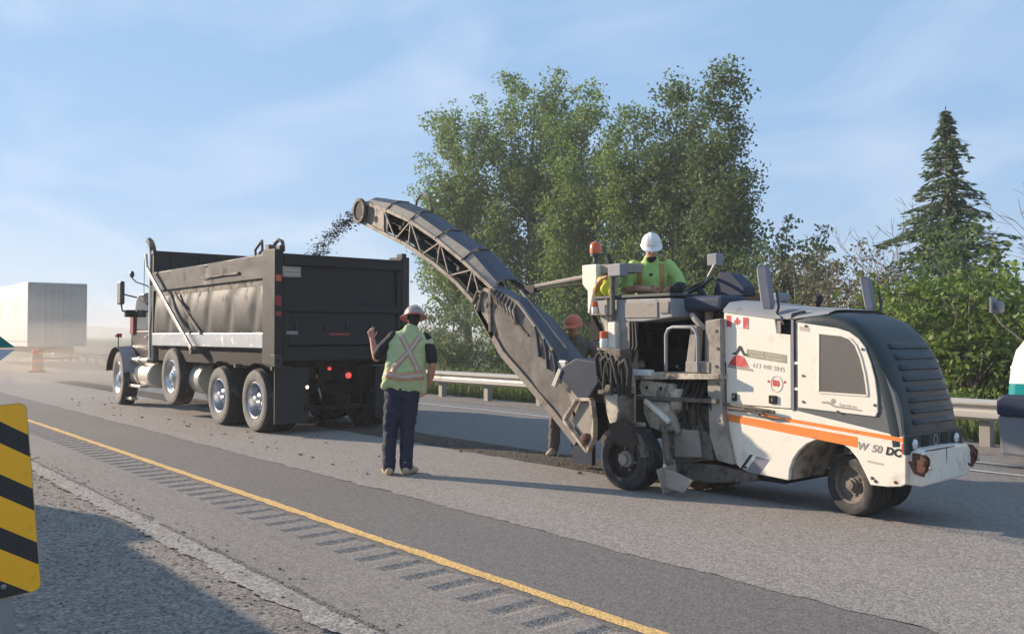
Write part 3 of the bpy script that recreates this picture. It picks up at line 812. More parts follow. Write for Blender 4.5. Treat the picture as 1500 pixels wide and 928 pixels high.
# tailgate: frame, horizontal ribs, sloped lower apron
tg = empty('tailgate', (XR, 7.1, 1.2), dt)
TY = (YN + 0.13, YF - 0.13)
mb = MB(); mb.box(XR - 0.10, XR - 0.055, TY[0] + 0.02, TY[1] - 0.02, 1.15, 2.80); build('skin_plate', mb, M['dump_black'], tg)
mb = MB(); mb.box(XR - 0.054, XR + 0.01, TY[0], TY[1], 2.66, 2.84); build('top_beam', mb, M['dump_black'], tg, bevel=0.015)
mb = MB(); mb.box(XR - 0.053, XR + 0.005, TY[0] + 0.002, TY[1] - 0.002, 1.93, 2.06); build('middle_beam', mb, M['dump_black'], tg, bevel=0.015)
mb = MB(); mb.box(XR - 0.052, XR + 0.0, TY[0] + 0.002, TY[1] - 0.002, 1.16, 1.38); build('bottom_beam', mb, M['dump_black'], tg, bevel=0.015)
for y in (TY[0] + 0.05, TY[1] - 0.05):
    mb = MB(); mb.box(XR - 0.051, XR - 0.005, y - 0.05, y + 0.05, 1.38, 2.66); build('side_stile', mb, M['dump_black'], tg, bevel=0.012)
mb = MB(); rows = []
for i in range(25):
    y = TY[0] + 0.11 + (TY[1] - TY[0] - 0.22) * i / 24
    rows.append([(XR - 0.05 + 0.006 * _n.noise(Vector((y * 2, z * 2, 3))), y, z) for z in (2.07, 2.2, 2.35, 2.5, 2.65)])
mb.loft(rows); build('upper_panel', mb, M['dump_black'], tg, smooth=180)
mb = MB(); mb.prism([(XR - 0.05, 1.385), (XR - 0.006, 1.42), (XR - 0.03, 1.925), (XR - 0.05, 1.925)], TY[0] + 0.11, TY[1] - 0.11); build('lower_panel', mb, M['dump_black'], tg)
for y in (6.25, 6.75, 7.15, 7.6):
    mb = MB(); mb.prism([(XR - 0.03, 1.66), (XR + 0.03, 1.64), (XR - 0.01, 1.8)], y - 0.025, y + 0.025); build('bracket', mb, M['dump_black'], tg)
mb = MB(); mb.box(XR - 0.004, XR + 0.004, 6.08, 6.27, 1.575, 1.63); build('reflector', mb, M['grey_paint'], tg)
mb = MB(); mb.box(XR - 0.004, XR + 0.004, 6.82, 7.18, 1.565, 1.60); build('red_reflector', mb, M['red_lamp'], tg)
lp = MB(); lp.box(XR + 0.0105, XR + 0.016, 6.0, 6.31, 2.47, 2.635); lpo = build('licence_plate', lp, M['decal_grey'], tg, bevel=0.004)
mb = MB()
for zc in (2.585, 2.52): mb.box(XR + 0.0162, XR + 0.018, 6.03, 6.28, zc - 0.018, zc + 0.012)
build('plate_lettering', mb, M['decal_tan'], lpo)
for y in (TY[0] - 0.05, TY[1] + 0.02):
    mb = MB(); mb.box(XR - 0.16, XR + 0.02, y - 0.03, y + 0.06, 2.86, 2.96); build('gate_hinge', mb, M['dump_body'], tg, bevel=0.01)
# lamps on the near corner post
for z0, z1, m in ((2.40, 2.50, 'amber_lamp'), (2.02, 2.18, 'red_lamp'), (1.86, 1.93, 'red_lamp')):
    mb = MB(); mb.box(XR + 0.002, XR + 0.016, YN - 0.005, YN + 0.085, z0, z1); build('marker_lamp', mb, M[m], box, bevel=0.004)
mb = MB(); mb.box(XR + 0.0, XR + 0.001, YN - 0.02, YN + 0.12, 1.27, 2.88); build('post_face', mb, M['dump_black'], box)
# tarp hardware loops on the top near corner
mb = MB()
mb.tube([(-13.75, YN + 0.04, 2.84), (-13.78, YN + 0.04, 2.95), (-13.62, YN + 0.04, 3.03), (-13.52, YN + 0.04, 3.08), (-13.50, YN + 0.04, 2.93), (-13.62, YN + 0.04, 2.88)], 0.022)
build('tarp_hook', mb, M['grimy_steel'], box, smooth=50)
mb = MB(); mb.tube([(-13.05, YN + 0.06, 2.90), (-13.08, YN + 0.06, 3.0), (-12.98, YN + 0.08, 3.05), (-12.90, YN + 0.1, 3.02), (-12.90, YN + 0.12, 2.9)], 0.03)
mb.box(-13.30, -13.18, YN, YN + 0.1, 2.9, 2.99)
build('tarp_hook', mb, M['grimy_steel'], box, smooth=50)
mb = MB(); mb.tube([(-16.03, YN - 0.02, 2.60), (-14.55, YN - 0.01, 2.60)], 0.012); mb.box(-14.75, -14.35, YN - 0.02, YN + 0.0, 2.585, 2.63)
build('tarp_hook', mb, M['grimy_steel'], box)
# tarp arm and brace
mb = MB(); mb.bar((XF - 0.12, YN - 0.10, 3.24), (XF - 0.02, YN - 0.10, 2.92), 0.05, 0.07); mb.bar((XF - 0.02, YN - 0.10, 2.92), (-16.26, YN - 0.10, 1.32), 0.045, 0.085)
build('tarp_arm', mb, M['pale_pipe'], dt, bevel=0.008)
mb = MB(); mb.tube([(-16.27, YN - 0.12, 1.28), (-16.27, YN + 0.12, 1.28)], 0.06, 12); build('arm_pivot', mb, M['grimy_steel'], dt)
mb = MB(); mb.bar((-17.45, YN - 0.02, 2.40), (-16.02, YN - 0.02, 1.60), 0.03, 0.05); build('brace', mb, M['grimy_steel'], dt)
# under-tailgate: lamps bar, flaps, hitch
mb = MB(); mb.box(-13.16, -13.10, 6.30, 7.75, 0.84, 1.06); build('lamp_bar', mb, M['chassis_black'], dt, bevel=0.006)
for y, z, m, rr_ in ((6.92, 1.02, 'red_lamp_lit', 0.028), (7.27, 0.90, 'red_lamp_lit', 0.05), (6.72, 0.90, 'amber_lamp', 0.04), (6.47, 0.74, 'amber_lamp_lit', 0.042)):
    mb = MB(); mb.lathe([(rr_, -0.02), (rr_, 0.01), (rr_ * 0.6, 0.022), (0, 0.024)], (-13.08 if z > .8 else -12.99, y, z), (1, 0, 0), 14); build('rear_lamp', mb, M[m], dt, smooth=50)
mb = MB(); mb.box(-13.0, -12.97, 5.92, 6.50, 0.18, 1.06); build('mud_flap', mb, M['black_rubber'], dt)
mb = MB(); mb.box(-13.0, -12.97, 7.72, 8.32, 0.18, 1.06); build('mud_flap', mb, M['black_rubber'], dt)
mb = MB(); mb.box(-13.05, -12.93, 6.42, 7.55, 0.36, 0.44)
for y in (6.5, 7.45): mb.box(-13.03, -12.97, y - 0.03, y + 0.03, 0.44, 0.85)
mb.box(-13.2, -12.9, 6.95, 7.2, 0.44, 0.62); build('underrun_bar', mb, M['chassis_black'], dt, bevel=0.006)
mb = MB(); mb.tube([(-12.96, 6.66, 0.72), (-12.92, 6.68, 0.6), (-12.95, 6.7, 0.55)], 0.014); build('air_hose', mb, M['grey_paint'], dt)
# fenders over the tandem
for x in (-13.7, -15.22):
    mb = MB(); rows = [[(x + 0.60 * math.sin(R(a)), y, 0.515 + 0.60 * math.cos(R(a))) for y in (YN + 0.02, YN + 0.6)] for a in range(-40, 41, 10)]
    mb.loft(rows); build('fender', mb, M['chassis_black'], dt, smooth=180)
for x, z in ((-14.46, 1.05), (-13.02, 1.05)):
    mb = MB(); mb.tube([(x, YN - 0.02, z), (x, YN + 0.3, z)], 0.035); build('fender_bracket', mb, M['grimy_steel'], dt)
# tanks and steps
mb = MB(); mb.lathe([(0.0, -0.02), (0.24, 0.0), (0.27, 0.03), (0.27, 1.32), (0.24, 1.35), (0.0, 1.37)], (-20.80, 6.28, 0.70), (1, 0, 0), 28); tk = build('fuel_tank', mb, M['tank_cream'], dt, smooth=40)
mb = MB()
for x in (-20.5, -20.2): mb.lathe([(0.272, 0), (0.28, 0.005), (0.28, 0.055), (0.272, 0.06)], (x, 6.28, 0.70), (1, 0, 0), 28)
build('tank_strap', mb, M['grimy_steel'], tk)
mb = MB(); mb.lathe([(0.0, 0.0), (0.22, 0.03), (0.29, 0.12), (0.30, 0.5), (0.27, 0.6), (0, 0.62)], (-17.28, 6.35, 0.73), (1, 0, 0), 24); build('air_tank', mb, M['tank_cream'], dt, smooth=40)
for z, xa, xb in ((0.46, -21.05, -19.85), (0.17, -21.0, -20.45)):
    mb = MB(); mb.box(xa, xb, 5.98, 6.12, z - 0.03, z + 0.03); build('step', mb, M['pale_pipe'], dt, bevel=0.008)
mb = MB(); mb.box(-21.02, -20.98, 6.02, 6.08, 0.17, 0.46); mb.box(-20.52, -20.48, 6.02, 6.08, 0.17, 0.5); build('step_hanger', mb, M['chassis_black'], dt)
mb = MB(); mb.tube([(-20.95, 6.05, 1.03), (-19.5, 6.05, 1.03)], 0.05, 10); mb.tube([(-20.2, 6.05, 1.03), (-20.0, 6.05, 1.03)], 0.075, 10); build('grab_rail', mb, M['pale_pipe'], dt, smooth=40)
# cab
cab_ = empty('cab', (-20.4, 7.1, 0.95), dt)
mb = MB(); mb.prism([(-21.35, 0.95), (-19.72, 0.95), (-19.72, 2.42), (-19.85, 2.52), (-20.75, 2.50), (-20.98, 2.36), (-21.25, 1.72), (-21.35, 1.68)], 6.22, 8.0)
build('cab_shell', mb, M['cab_paint'], cab_, bevel=0.03)
mb = MB(); mb.prism([(-21.10, 1.70), (-20.05, 1.70), (-20.05, 2.28), (-20.75, 2.30)], 6.205, 6.222); build('side_window', mb, M['window_glass'], cab_)
mb = MB(); mb.prism([(-21.18, 1.0), (-19.95, 1.0), (-19.95, 1.66), (-21.18, 1.66)], 6.208, 6.222); dr_ = build('door', mb, M['cab_paint'], cab_, bevel=0.006)
mb = MB(); mb.box(-20.2, -20.05, 6.17, 6.21, 1.52, 1.55); build('handle', mb, M['polished_metal'], dr_)
mb = MB(); mb.box(-21.22, -20.98, 6.16, 6.205, 1.60, 2.02); build('side_marker', mb, M['red_lamp'], cab_, bevel=0.01)
mb = MB(); mb.prism([(-22.55, 0.95), (-21.36, 0.95), (-21.36, 1.70), (-22.3, 1.52), (-22.55, 1.35)], 6.55, 7.65); build('hood', mb, M['cab_paint'], dt, bevel=0.06)
mb = MB(); rows = []
for a in range(-78, 79, 12):
    s_, c_ = math.sin(R(a)), math.cos(R(a)); rows.append([(-21.28 + 0.72 * s_, 5.86, 0.60 + 0.70 * c_), (-21.28 + 0.735 * s_, 5.90, 0.60 + 0.715 * c_), (-21.28 + 0.74 * s_, 6.5, 0.60 + 0.76 * c_)])
mb.loft(rows); build('front_fender', mb, M['cab_paint'], dt, smooth=50)
mb = MB(); rows = []
for a in range(22, 79, 8):
    s_, c_ = math.sin(R(a)), math.cos(R(a)); rows.append([(-21.28 + 0.742 * s_, 5.85, 0.60 + 0.72 * c_), (-21.28 + 0.748 * s_, 6.15, 0.60 + 0.76 * c_)])
mb.loft(rows); build('fender_trim', mb, M['grey_paint'], dt, smooth=50)
mb = MB(); mb.box(-21.75, -21.6, 5.98, 6.1, 1.52, 1.61); build('fender_marker', mb, M['red_lamp'], dt, bevel=0.01)
mb = MB(); mb.tube([(-21.68, 6.04, 1.30), (-21.68, 6.04, 1.52)], 0.012); build('marker_stalk', mb, M['chassis_black'], dt)
# mirror, horn and antenna
mb = MB(); mb.box(-21.12, -20.84, 5.84, 5.94, 2.26, 2.78); mr_ = build('mirror', mb, M['dark_plastic'], dt, bevel=0.03)
mb = MB(); mb.tube([(-20.97, 5.90, 2.26), (-20.97, 5.92, 2.12), (-21.0, 6.22, 2.05)], 0.02); mb.tube([(-20.97, 5.90, 2.5), (-20.9, 6.22, 2.42)], 0.016); build('mirror_arm', mb, M['chassis_black'], mr_)
mb = MB(); mb.box(-21.05, -20.9, 5.98, 6.2, 1.98, 2.14); build('mirror_bracket', mb, M['chassis_black'], dt, bevel=0.02)
mb = MB(); mb.ball((-20.55, 6.0, 2.92), (0.07, 0.05, 0.08)); mb.tube([(-20.55, 6.0, 2.84), (-20.4, 6.05, 2.74), (-20.15, 6.2, 2.66), (-20.0, 6.3, 2.5)], 0.014); build('convex_mirror', mb, M['dark_plastic'], dt, smooth=60)
mb = MB(); mb.tube([(-20.35, 6.2, 2.5), (-20.33, 6.2, 3.35)], 0.007, 5); build('antenna', mb, M['chassis_black'], dt)
# exhaust stack with guard
mb = MB(); mb.tube([(-19.42, 6.10, 1.05), (-19.42, 6.10, 2.62)], 0.085, 14); ex = build('exhaust_shield', mb, M['pale_pipe'], dt, smooth=50)
mb = MB(); mb.tube([(-19.42, 6.10, 2.62), (-19.42, 6.10, 3.25), (-19.46, 6.10, 3.42), (-19.58, 6.10, 3.55), (-19.70, 6.10, 3.60)], 0.07, 14); build('exhaust_tip', mb, M['grimy_steel'], ex, smooth=50)
mb = MB(); mb.box(-19.6, -19.2, 6.12, 6.9, 1.02, 2.7); build('headache_rack', mb, M['chassis_black'], dt)
mb = MB()
rr = random.Random(4)
for k in range(9):
    y = 6.02 + 0.02 * k; x = -19.15 + rr.uniform(-0.12, 0.2); z0 = rr.uniform(1.05, 1.5); z1 = rr.uniform(1.9, 2.6)
    mb.tube([(x, y, z1), (x + rr.uniform(-.08, .08), y - 0.03, (z0 + z1) / 2), (x + rr.uniform(-.1, .1), y, z0)], 0.014, 6)
build('air_lines', mb, M['grimy_steel'], dt, smooth=60)
mb = MB(); mb.box(-19.25, -18.95, 6.05, 6.3, 2.44, 2.52); build('rack_bracket', mb, M['pale_pipe'], dt)

# stream of millings thrown into the box
r = random.Random(31); P = []
for k in range(2800):
    t = r.random() ** 0.9
    x = -12.42 - 2.15 * t; z = 3.62 + 0.02 * t - 0.72 * t * t; w = 0.014 + 0.075 * t
    clump = 0.5 + 0.5 * math.sin(t * 31)
    if r.random() > 0.35 + 0.65 * clump: continue
    P.append((x + r.gauss(0, w), 7.35 + r.gauss(0, 0.09), z - abs(r.gauss(0, w * 1.3)) + w * 0.5, abs(r.gauss(0, 0.009)) + 0.003 + 0.003 * (1 - t)))
ms = tag(rocks('thrown_millings', P, 'millings', seed=6), 'stream of black asphalt millings flying off the conveyor into the truck', 'millings')
# heap inside the box
mb = MB(); rows = []
for i in range(41):
    x = -18.5 + 5.3 * i / 40; row = []
    for j in range(17):
        y = 6.08 + 2.06 * j / 16
        row.append((x, y, 1.9 + 0.85 * math.exp(-((x + 15.3) / 1.5) ** 2 - ((y - 7.3) / 0.8) ** 2) + 0.06 * _n.noise(Vector((x * 4, y * 4, 0)))))
    rows.append(row)
mb.loft(rows)
tag(build('millings_heap', mb, M['millings'], smooth=180), 'heap of black asphalt millings inside the dump box', 'millings', kind='stuff')

# ================================================================== WHITE AND TEAL SERVICE TRUCKS
def service_truck(ox, oy, label):
    """nose towards -X; ox: front bumper, oy: near side"""
    t = tag(empty('service_truck', (ox + 3, oy + 1.05, 0)), label, 'truck', 'white and teal service trucks')
    def P(q): return [(ox + x, z) for x, z in q]
    mb = MB(); mb.prism(P([(0.0, 0.62), (0.0, 0.82), (0.06, 0.87), (0.95, 0.87), (0.95, 0.62)]), oy + 0.02, oy + 2.08); build('bumper', mb, M['navy_bumper'], t, bevel=0.05)
    mb = MB(); mb.prism(P([(0.03, 0.16), (0.0, 0.619), (0.50, 0.619), (0.36, 0.16)]), oy + 0.06, oy + 2.04); build('lower_valance', mb, M['bumper_grey'], t, bevel=0.03)
    mb = MB(); rows = []
    for z, x, w in ((0.872, 0.06, 1.0), (1.0, 0.07, 1.0), (1.2, 0.09, 0.98), (1.38, 0.13, 0.95), (1.52, 0.22, 0.90), (1.60, 0.36, 0.84), (1.68, 1.0, 0.80)):
        yc = oy + 1.05; n = 14; row = []
        for i in range(n + 1):
            a = -90 + 180 * i / n; s_ = math.sin(R(a)); c_ = math.cos(R(a))
            row.append((ox + x + 0.16 * (1 - abs(c_) ** 0.45), yc + w * math.copysign(abs(s_) ** 0.6, s_), z))
        row = [(ox + 1.5, row[0][1], z)] + row + [(ox + 1.5, row[-1][1], z)]
        rows.append(row)
    top = rows[-1]
    rows.append([(ox + 1.5, oy + 1.05, 1.72)] * len(top))
    mb.loft(rows[:2], 1); mb.loft(rows[1:], 0)
    build('hood', mb, [M['white_truck'], M['teal_paint']], t, smooth=50)
    mb = MB(); mb.prism(P([(1.45, 0.5), (1.45, 1.7), (1.85, 2.35), (2.9, 2.38), (2.9, 0.5)]), oy + 0.06, oy + 2.04); cb = build('cab', mb, M['white_truck'], t, bevel=0.05)
    mb = MB(); mb.prism(P([(1.72, 1.6), (2.0, 2.22), (2.7, 2.22), (2.7, 1.6)]), oy + 0.050, oy + 0.058); build('side_window', mb, M['window_glass'], cb)
    mb = MB(); mb.add([(ox + 1.475, oy + 0.2, 1.76), (ox + 1.475, oy + 1.9, 1.76), (ox + 1.815, oy + 1.85, 2.31), (ox + 1.815, oy + 0.25, 2.31)], [(0, 1, 2, 3)]); build('windscreen', mb, M['window_glass'], cb)
    mb = MB(); mb.prism(P([(3.0, 0.75), (3.0, 2.15), (6.3, 2.15), (6.3, 0.75)]), oy + 0.03, oy + 2.07); build('service_body', mb, M['white_truck'], t, bevel=0.03)
    mb = MB(); mb.box(ox + 3.05, ox + 6.25, oy + 0.022, oy + 0.028, 1.1, 1.35); build('teal_band', mb, M['teal_paint'], t)
    mb = MB(); mb.box(ox + 0.9, ox + 6.2, oy + 0.6, oy + 1.5, 0.5, 0.74); build('chassis', mb, M['chassis_black'], t)
    for x in (1.15, 5.0):
        wheel(t, (ox + x, oy + 0.02, 0.42), 0.42, 0.26, -1, dish=0.05)
        wheel(t, (ox + x, oy + 2.08, 0.42), 0.42, 0.26, 1, dish=0.05)
    mb = MB(); mb.box(ox + 0.075, ox + 0.15, oy + 0.25, oy + 0.5, 1.0, 1.2); build('headlight', mb, M['lamp_glass'], t, bevel=0.02)
    c2 = t.children[-1].copy(); C.objects.link(c2); c2.location.y += 1.35
    m_ = empty('hood_mirror', (ox - 0.02, oy + 0.25, 1.9), t); ox -= .12
    mb = MB(); mb.box(ox - 0.01, ox + 0.015, oy + 0.20, oy + 0.36, 1.83, 2.02); mb.ball((ox + 0.07, oy + 0.3, 1.90), (0.05, 0.07, 0.08)); build('mirror_head', mb, M['mirror_grey'], m_, smooth=40)
    mb = MB(); mb.tube([(ox + 0.01, oy + 0.28, 1.84), (ox + 0.10, oy + 0.26, 1.70), (ox + 0.50, oy + 0.25, 1.36)], 0.014, 6); build('mirror_arm', mb, M['grimy_steel'], m_)
    return t
service_truck(-4.45, 11.0, 'nose of white truck with teal stripe and hood mirror, right edge')
service_truck(-16.2, -2.55, 'unseen white and teal truck added beyond the left edge to cast the near shadow')  # out of view, added to throw the shadow across the near shoulder

# ================================================================== MILLING MACHINE
mm = tag(empty('milling_machine', (-5.0, 7.6, 0)), 'cream, orange and slate road milling machine with raised conveyor', 'milling machine')
YM, YB = 7.0, 8.0
bd = empty('lower_body', (-4.4, 7.5, 0.3), mm)
arch = [(-4.593, .257), (-4.58, .36), (-4.545, .45), (-4.488, .53), (-4.41, .60), (-4.31, .648), (-4.205, .662), (-4.10, .648), (-4.0, .595), (-3.925, .515), (-3.865, .41), (-3.817, .315)]
poly = [(-5.27, .90), (-5.27, .75), (-5.235, .55), (-5.16, .34), (-5.12, .31), (-4.993, .277)] + arch + [(-3.669, .318), (-3.56, .335), (-3.515, .36), (-3.51, .655), (-3.53, .735), (-4.52, .89)]
mb = MB(); mb.prism(poly, YM, YM + 0.05); sk = build('side_skirt', mb, M['cream_paint'], bd, bevel=0.008)
mb = MB(); mb.prism(poly, YB - 0.03, YB + 0.02); build('side_skirt', mb, M['cream_paint'], bd)
mb = MB(); mb.prism([(-5.25, .88), (-5.1, .45), (-4.62, .42), (-4.55, .72), (-3.86, .72), (-3.8, .42), (-3.56, .42), (-3.56, .72)], YM + 0.051, YB - 0.031); build('inner_tub', mb, M['grimy_steel'], bd)
mb = MB(); rows = []
for q in arch: rows.append([(q[0], YM + 0.052, q[1] - 0.0), (q[0], YB - 0.35, q[1])])
mb.loft(rows); build('wheel_arch', mb, M['dirty_cream'], bd, smooth=180)
# stripes follow the falling line of the body
def strp(x0, x1, a, b, m, n=10):
    """band between lines a, b = (z at x=-5.26, z at x=-3.52)"""
    f = lambda l, x: l[0] + (l[1] - l[0]) * (x + 5.26) / 1.74
    mb = MB(); mb.prism([(x0, f(b, x0)), (x1, f(b, x1)), (x1, f(a, x1)), (x0, f(a, x0))], YM - 0.0022, YM + 0.001)
    return build('stripe', mb, M[m], sk)
strp(-5.265, -3.93, (0.808, 0.672), (0.742, 0.575), 'orange_stripe')
strp(-4.90, -3.515, (0.866, 0.728), (0.838, 0.693), 'orange_stripe')
strp(-5.25, -4.92, (0.855, 0.83), (0.842, 0.82), 'rust')
mb = MB(); mb.prism([(-3.548, .60), (-3.512, .60), (-3.512, .68), (-3.548, .685)], YM - 0.0022, YM + 0.001); build('stripe', mb, M['decal_red'], sk)
# lettering W 50 DC
mb = MB()
sl = math.tan(R(-4.6))
def pl(u, v, d): return (-3.935 + u, YM - 0.002 - d, 0.605 + v + u * sl)
text_mesh("W", 0.088, mb, pl, 0, 0.0015, 0.25, 0.002)
text_mesh("50", 0.088, mb, lambda u, v, d: pl(u + 0.128, v, d), 0, 0.0015, 0.25, 0.002)
text_mesh("DC", 0.088, mb, lambda u, v, d: pl(u + 0.252, v, d), 1, 0.0015, 0.2, 0.004)
build('model_lettering', mb, [M['decal_grey'], M['decal_black']], sk)
for pts_, m in (([(-5.123, .292), (-5.09, .292), (-4.97, .445), (-5.0, .447)], 'decal_black'), ([(-5.05, .286), (-4.90, .272), (-4.79, .42), (-4.93, .437)], 'mirror_grey')):
    mb = MB(); mb.prism(pts_, YM - 0.002, YM + 0.001); build('slash_decal', mb, M[m], sk)
mb = MB(); mb.prism([(-3.84, .502), (-3.70, .488), (-3.70, .506), (-3.84, .52)], YM - 0.001, YM + 0.01); build('slot', mb, M['decal_tan'], sk)
mb = MB()
for x, z in ((-3.80, .375), (-3.77, .352), (-3.60, .365), (-5.05, .32)): mb.lathe([(0.014, 0), (0.014, 0.006), (0, 0.008)], (x, YM, z), (0, -1, 0), 8)
build('bolt', mb, M['rust'], sk)

# front bumper block and tow hooks
mb = MB(); mb.prism_x([(7.052, .345), (7.052, .60), (7.10, .640), (7.60, .640), (7.86, .63), (7.96, .55), (7.96, .43), (7.82, .36)], -3.56, -3.40); bp = build('bumper', mb, M['cream_paint'], mm, bevel=0.02)
mb = MB(); mb.prism_x([(7.08, .634), (7.62, .634), (7.60, .628), (7.30, .622), (7.10, .626)], -3.402, -3.398); mb.prism_x([(7.455, .627), (7.468, .627), (7.466, .56), (7.459, .50)], -3.402, -3.398); build('rust_streak', mb, M['rust'], bp)
for y in (7.055, 7.93):
    mb = MB(); mb.prism([(-3.48, .46), (-3.41, .44), (-3.375, .49), (-3.375, .57), (-3.42, .61), (-3.48, .61)], y - 0.02, y + 0.0); mb.prism([(-3.48, .46), (-3.41, .44), (-3.375, .49), (-3.375, .57), (-3.42, .61), (-3.48, .61)], y + 0.045, y + 0.065); mb.tube([(-3.40, y - 0.03, .54), (-3.40, y + 0.08, .54)], 0.022, 10); mb.box(-3.47, -3.395, y + .001, y + .044, .45, .60)
    mb.tube([(-3.39, y - 0.01, .44), (-3.42, y - 0.10, .47), (-3.45, y - 0.13, .56)], 0.014, 6)
    hk = build('tow_hook', mb, M['rust'], bp, smooth=40)
    mb = MB(); mb.lathe([(0.02, 0), (0.02, 0.01), (0, 0.012)], (-3.35, y + 0.0, .50), (1, 0.2, 0), 8); build('hook_pin', mb, M['galvanised'], hk)

# engine hood: curved slate cover with louvres
hd = empty('engine_hood', (-4.0, 7.5, 0.9), mm)
prof = [(-4.515, 1.715), (-4.40, 1.738), (-4.276, 1.745), (-4.15, 1.735), (-4.03, 1.70), (-3.93, 1.645), (-3.84, 1.56), (-3.765, 1.46), (-3.70, 1.345), (-3.645, 1.215), (-3.60, 1.08), (-3.565, .93), (-3.54, .80), (-3.522, .66)]
def off(pr, d):
    o = []
    for i, (x, z) in enumerate(pr):
        a = Vector(pr[max(0, i - 1)]); b = Vector(pr[min(len(pr) - 1, i + 1)]); t = (b - a).normalized()
        o.append((x - t.y * d, z + t.x * d))
    return o
rows = []
for y, d in ((YM + 0.005, -0.13), (YM - 0.002, -0.09), (YM - 0.002, -0.04), (YM + 0.01, -0.015), (YM + 0.05, 0.004), (YM + 0.12, 0.014), (7.3, 0.020), (7.7, 0.020), (YB - 0.12, 0.010), (YB - 0.03, -0.01), (YB + 0.012, -0.05), (YB + 0.015, -0.14)):
    rows.append([(x, y, z) for x, z in off(prof, d)])
mb = MB(); mb.loft(rows); build('hood_cover', mb, M['slate_paint'], hd, smooth=45)
# side frame (paler slate, grazing sun put into the colour) below and behind the door
mb = MB(); mb.prism([(-4.52, .885), (-3.535, .735), (-3.56, .93), (-3.60, 1.08), (-3.665, 1.20), (-3.73, 1.33), (-3.80, 1.44), (-3.88, 1.53), (-3.96, 1.60), (-4.06, 1.645), (-4.2, 1.68), (-4.52, 1.68)], YM + 0.002, YM + 0.05); build('side_frame', mb, M['slate_sunlit'], hd, bevel=0.004)
mb = MB(); mb.prism([(-4.5, .9), (-3.6, .8), (-3.7, 1.2), (-3.95, 1.58), (-4.5, 1.66)], YB - 0.05, YB); mb.box(-4.5, -4.45, YM + 0.06, YB - 0.06, .9, 1.66); build('far_side', mb, M['slate_paint'], hd)
for k in range(8):
    z = 1.46 - k * 0.088
    i = 0
    pr = off(prof, 0.018)
    for i in range(len(pr) - 1):
        if pr[i][1] >= z >= pr[i + 1][1]: break
    t = (pr[i][1] - z) / (pr[i][1] - pr[i + 1][1]); x = pr[i][0] + t * (pr[i + 1][0] - pr[i][0])
    hw = 0.33 + 0.006 * k
    mb = MB(); rows = []
    for q in (-1, -.96, -.5, 0, .5, .96, 1):
        e_ = 0.25 if abs(q) == 1 else 1.0
        rows.append([(x + 0.010 * 0 - 0.02, 7.53 + q * hw, z + 0.034 * e_), (x + 0.012 * e_, 7.53 + q * hw, z + 0.014 * e_), (x + 0.021 * e_, 7.53 + q * hw, z - 0.012 * e_), (x - 0.008, 7.53 + q * hw, z - 0.028 * e_)])
    mb.loft(rows); build('louvre', mb, M['slate_paint'], hd, smooth=50)
# white side door with grille
dpoly = [(-4.484, .915), (-4.484, 1.672), (-4.10, 1.618), (-3.988, 1.585), (-3.905, 1.53), (-3.848, 1.46), (-3.80, 1.34), (-3.762, 1.20), (-3.742, 1.05), (-3.738, .93), (-3.76, .885)]
mb = MB(); mb.prism(dpoly, YM - 0.012, YM + 0.001); dd = build('side_door', mb, M['cream_paint'], hd, bevel=0.006)
gpoly = [(-4.278, 1.062), (-4.272, 1.575), (-4.06, 1.556), (-3.985, 1.53), (-3.93, 1.475), (-3.885, 1.37), (-3.852, 1.24), (-3.835, 1.13), (-3.828, 1.055)]
mb = MB(); mb.prism(gpoly, YM - 0.0155, YM - 0.012); gl = build('grille', mb, M['grille_mesh'] if 'grille_mesh' in M else mat('grille_mesh', (0.15, 0.138, 0.125), 0.32, 0.1, 0.14, 2.2), dd)
mb = MB(); q = gpoly
for i in range(len(q)):
    a, b = q[i], q[(i + 1) % len(q)]; mb.bar((a[0], YM - 0.016, a[1]), (b[0], YM - 0.016, b[1]), 0.014, 0.008, up=(0, 1, 0))
build('grille_frame', mb, M['cream_paint'], dd)
mb = MB()
for x, z in ((-4.43, 1.20), (-4.43, .97), (-4.40, 1.64), (-3.87, 1.44), (-3.765, .98), (-4.10, .905)): mb.lathe([(0.012, 0), (0.012, 0.008), (0, 0.01)], (x, YM - 0.012, z), (0, -1, 0), 8)
build('latch', mb, M['grimy_steel'], dd)
mb = MB()
mb.prism([(-4.25, .985), (-4.18, .985), (-4.12, .955), (-3.88, .935), (-3.88, .922), (-4.13, .94), (-4.19, .968), (-4.25, .968)], YM - 0.0135, YM - 0.012)
mb.lathe([(0.024, 0), (0.022, 0.0016)], (-4.14, YM - 0.012, .992), (0, -1, 0), 14)
text_mesh("Services", 0.05, mb, lambda u, v, d: (-4.085 + u, YM - 0.0125 - d, .955 + v * 0.8 + u * sl), 0, 0.001)
build('door_decal', mb, M['decal_grey'], dd)
mb = MB(); mb.prism([(-4.462, 1.60), (-4.362, 1.585), (-4.362, 1.625), (-4.462, 1.64)], YM - 0.0135, YM - 0.012); build('red_sticker', mb, M['decal_tan'], dd)
# gap, strap hinges between cabinet and hood
mb = MB(); mb.box(-4.552, -4.486, YM + 0.04, YM + 0.07, .90, 1.70); build('door_gap', mb, M['black_void'], mm)
mb = MB(); mb.box(-4.552, -4.528, YM - 0.008, YM + 0.038, .885, 1.70); gp = build('gap_post', mb, M['mirror_grey'], mm)
mb = MB()
for z in (1.08, 1.31): mb.box(-4.527, -4.487, YM - 0.004, YM + 0.02, z - 0.012, z + 0.012)
build('hinge', mb, M['cream_paint'], gp)
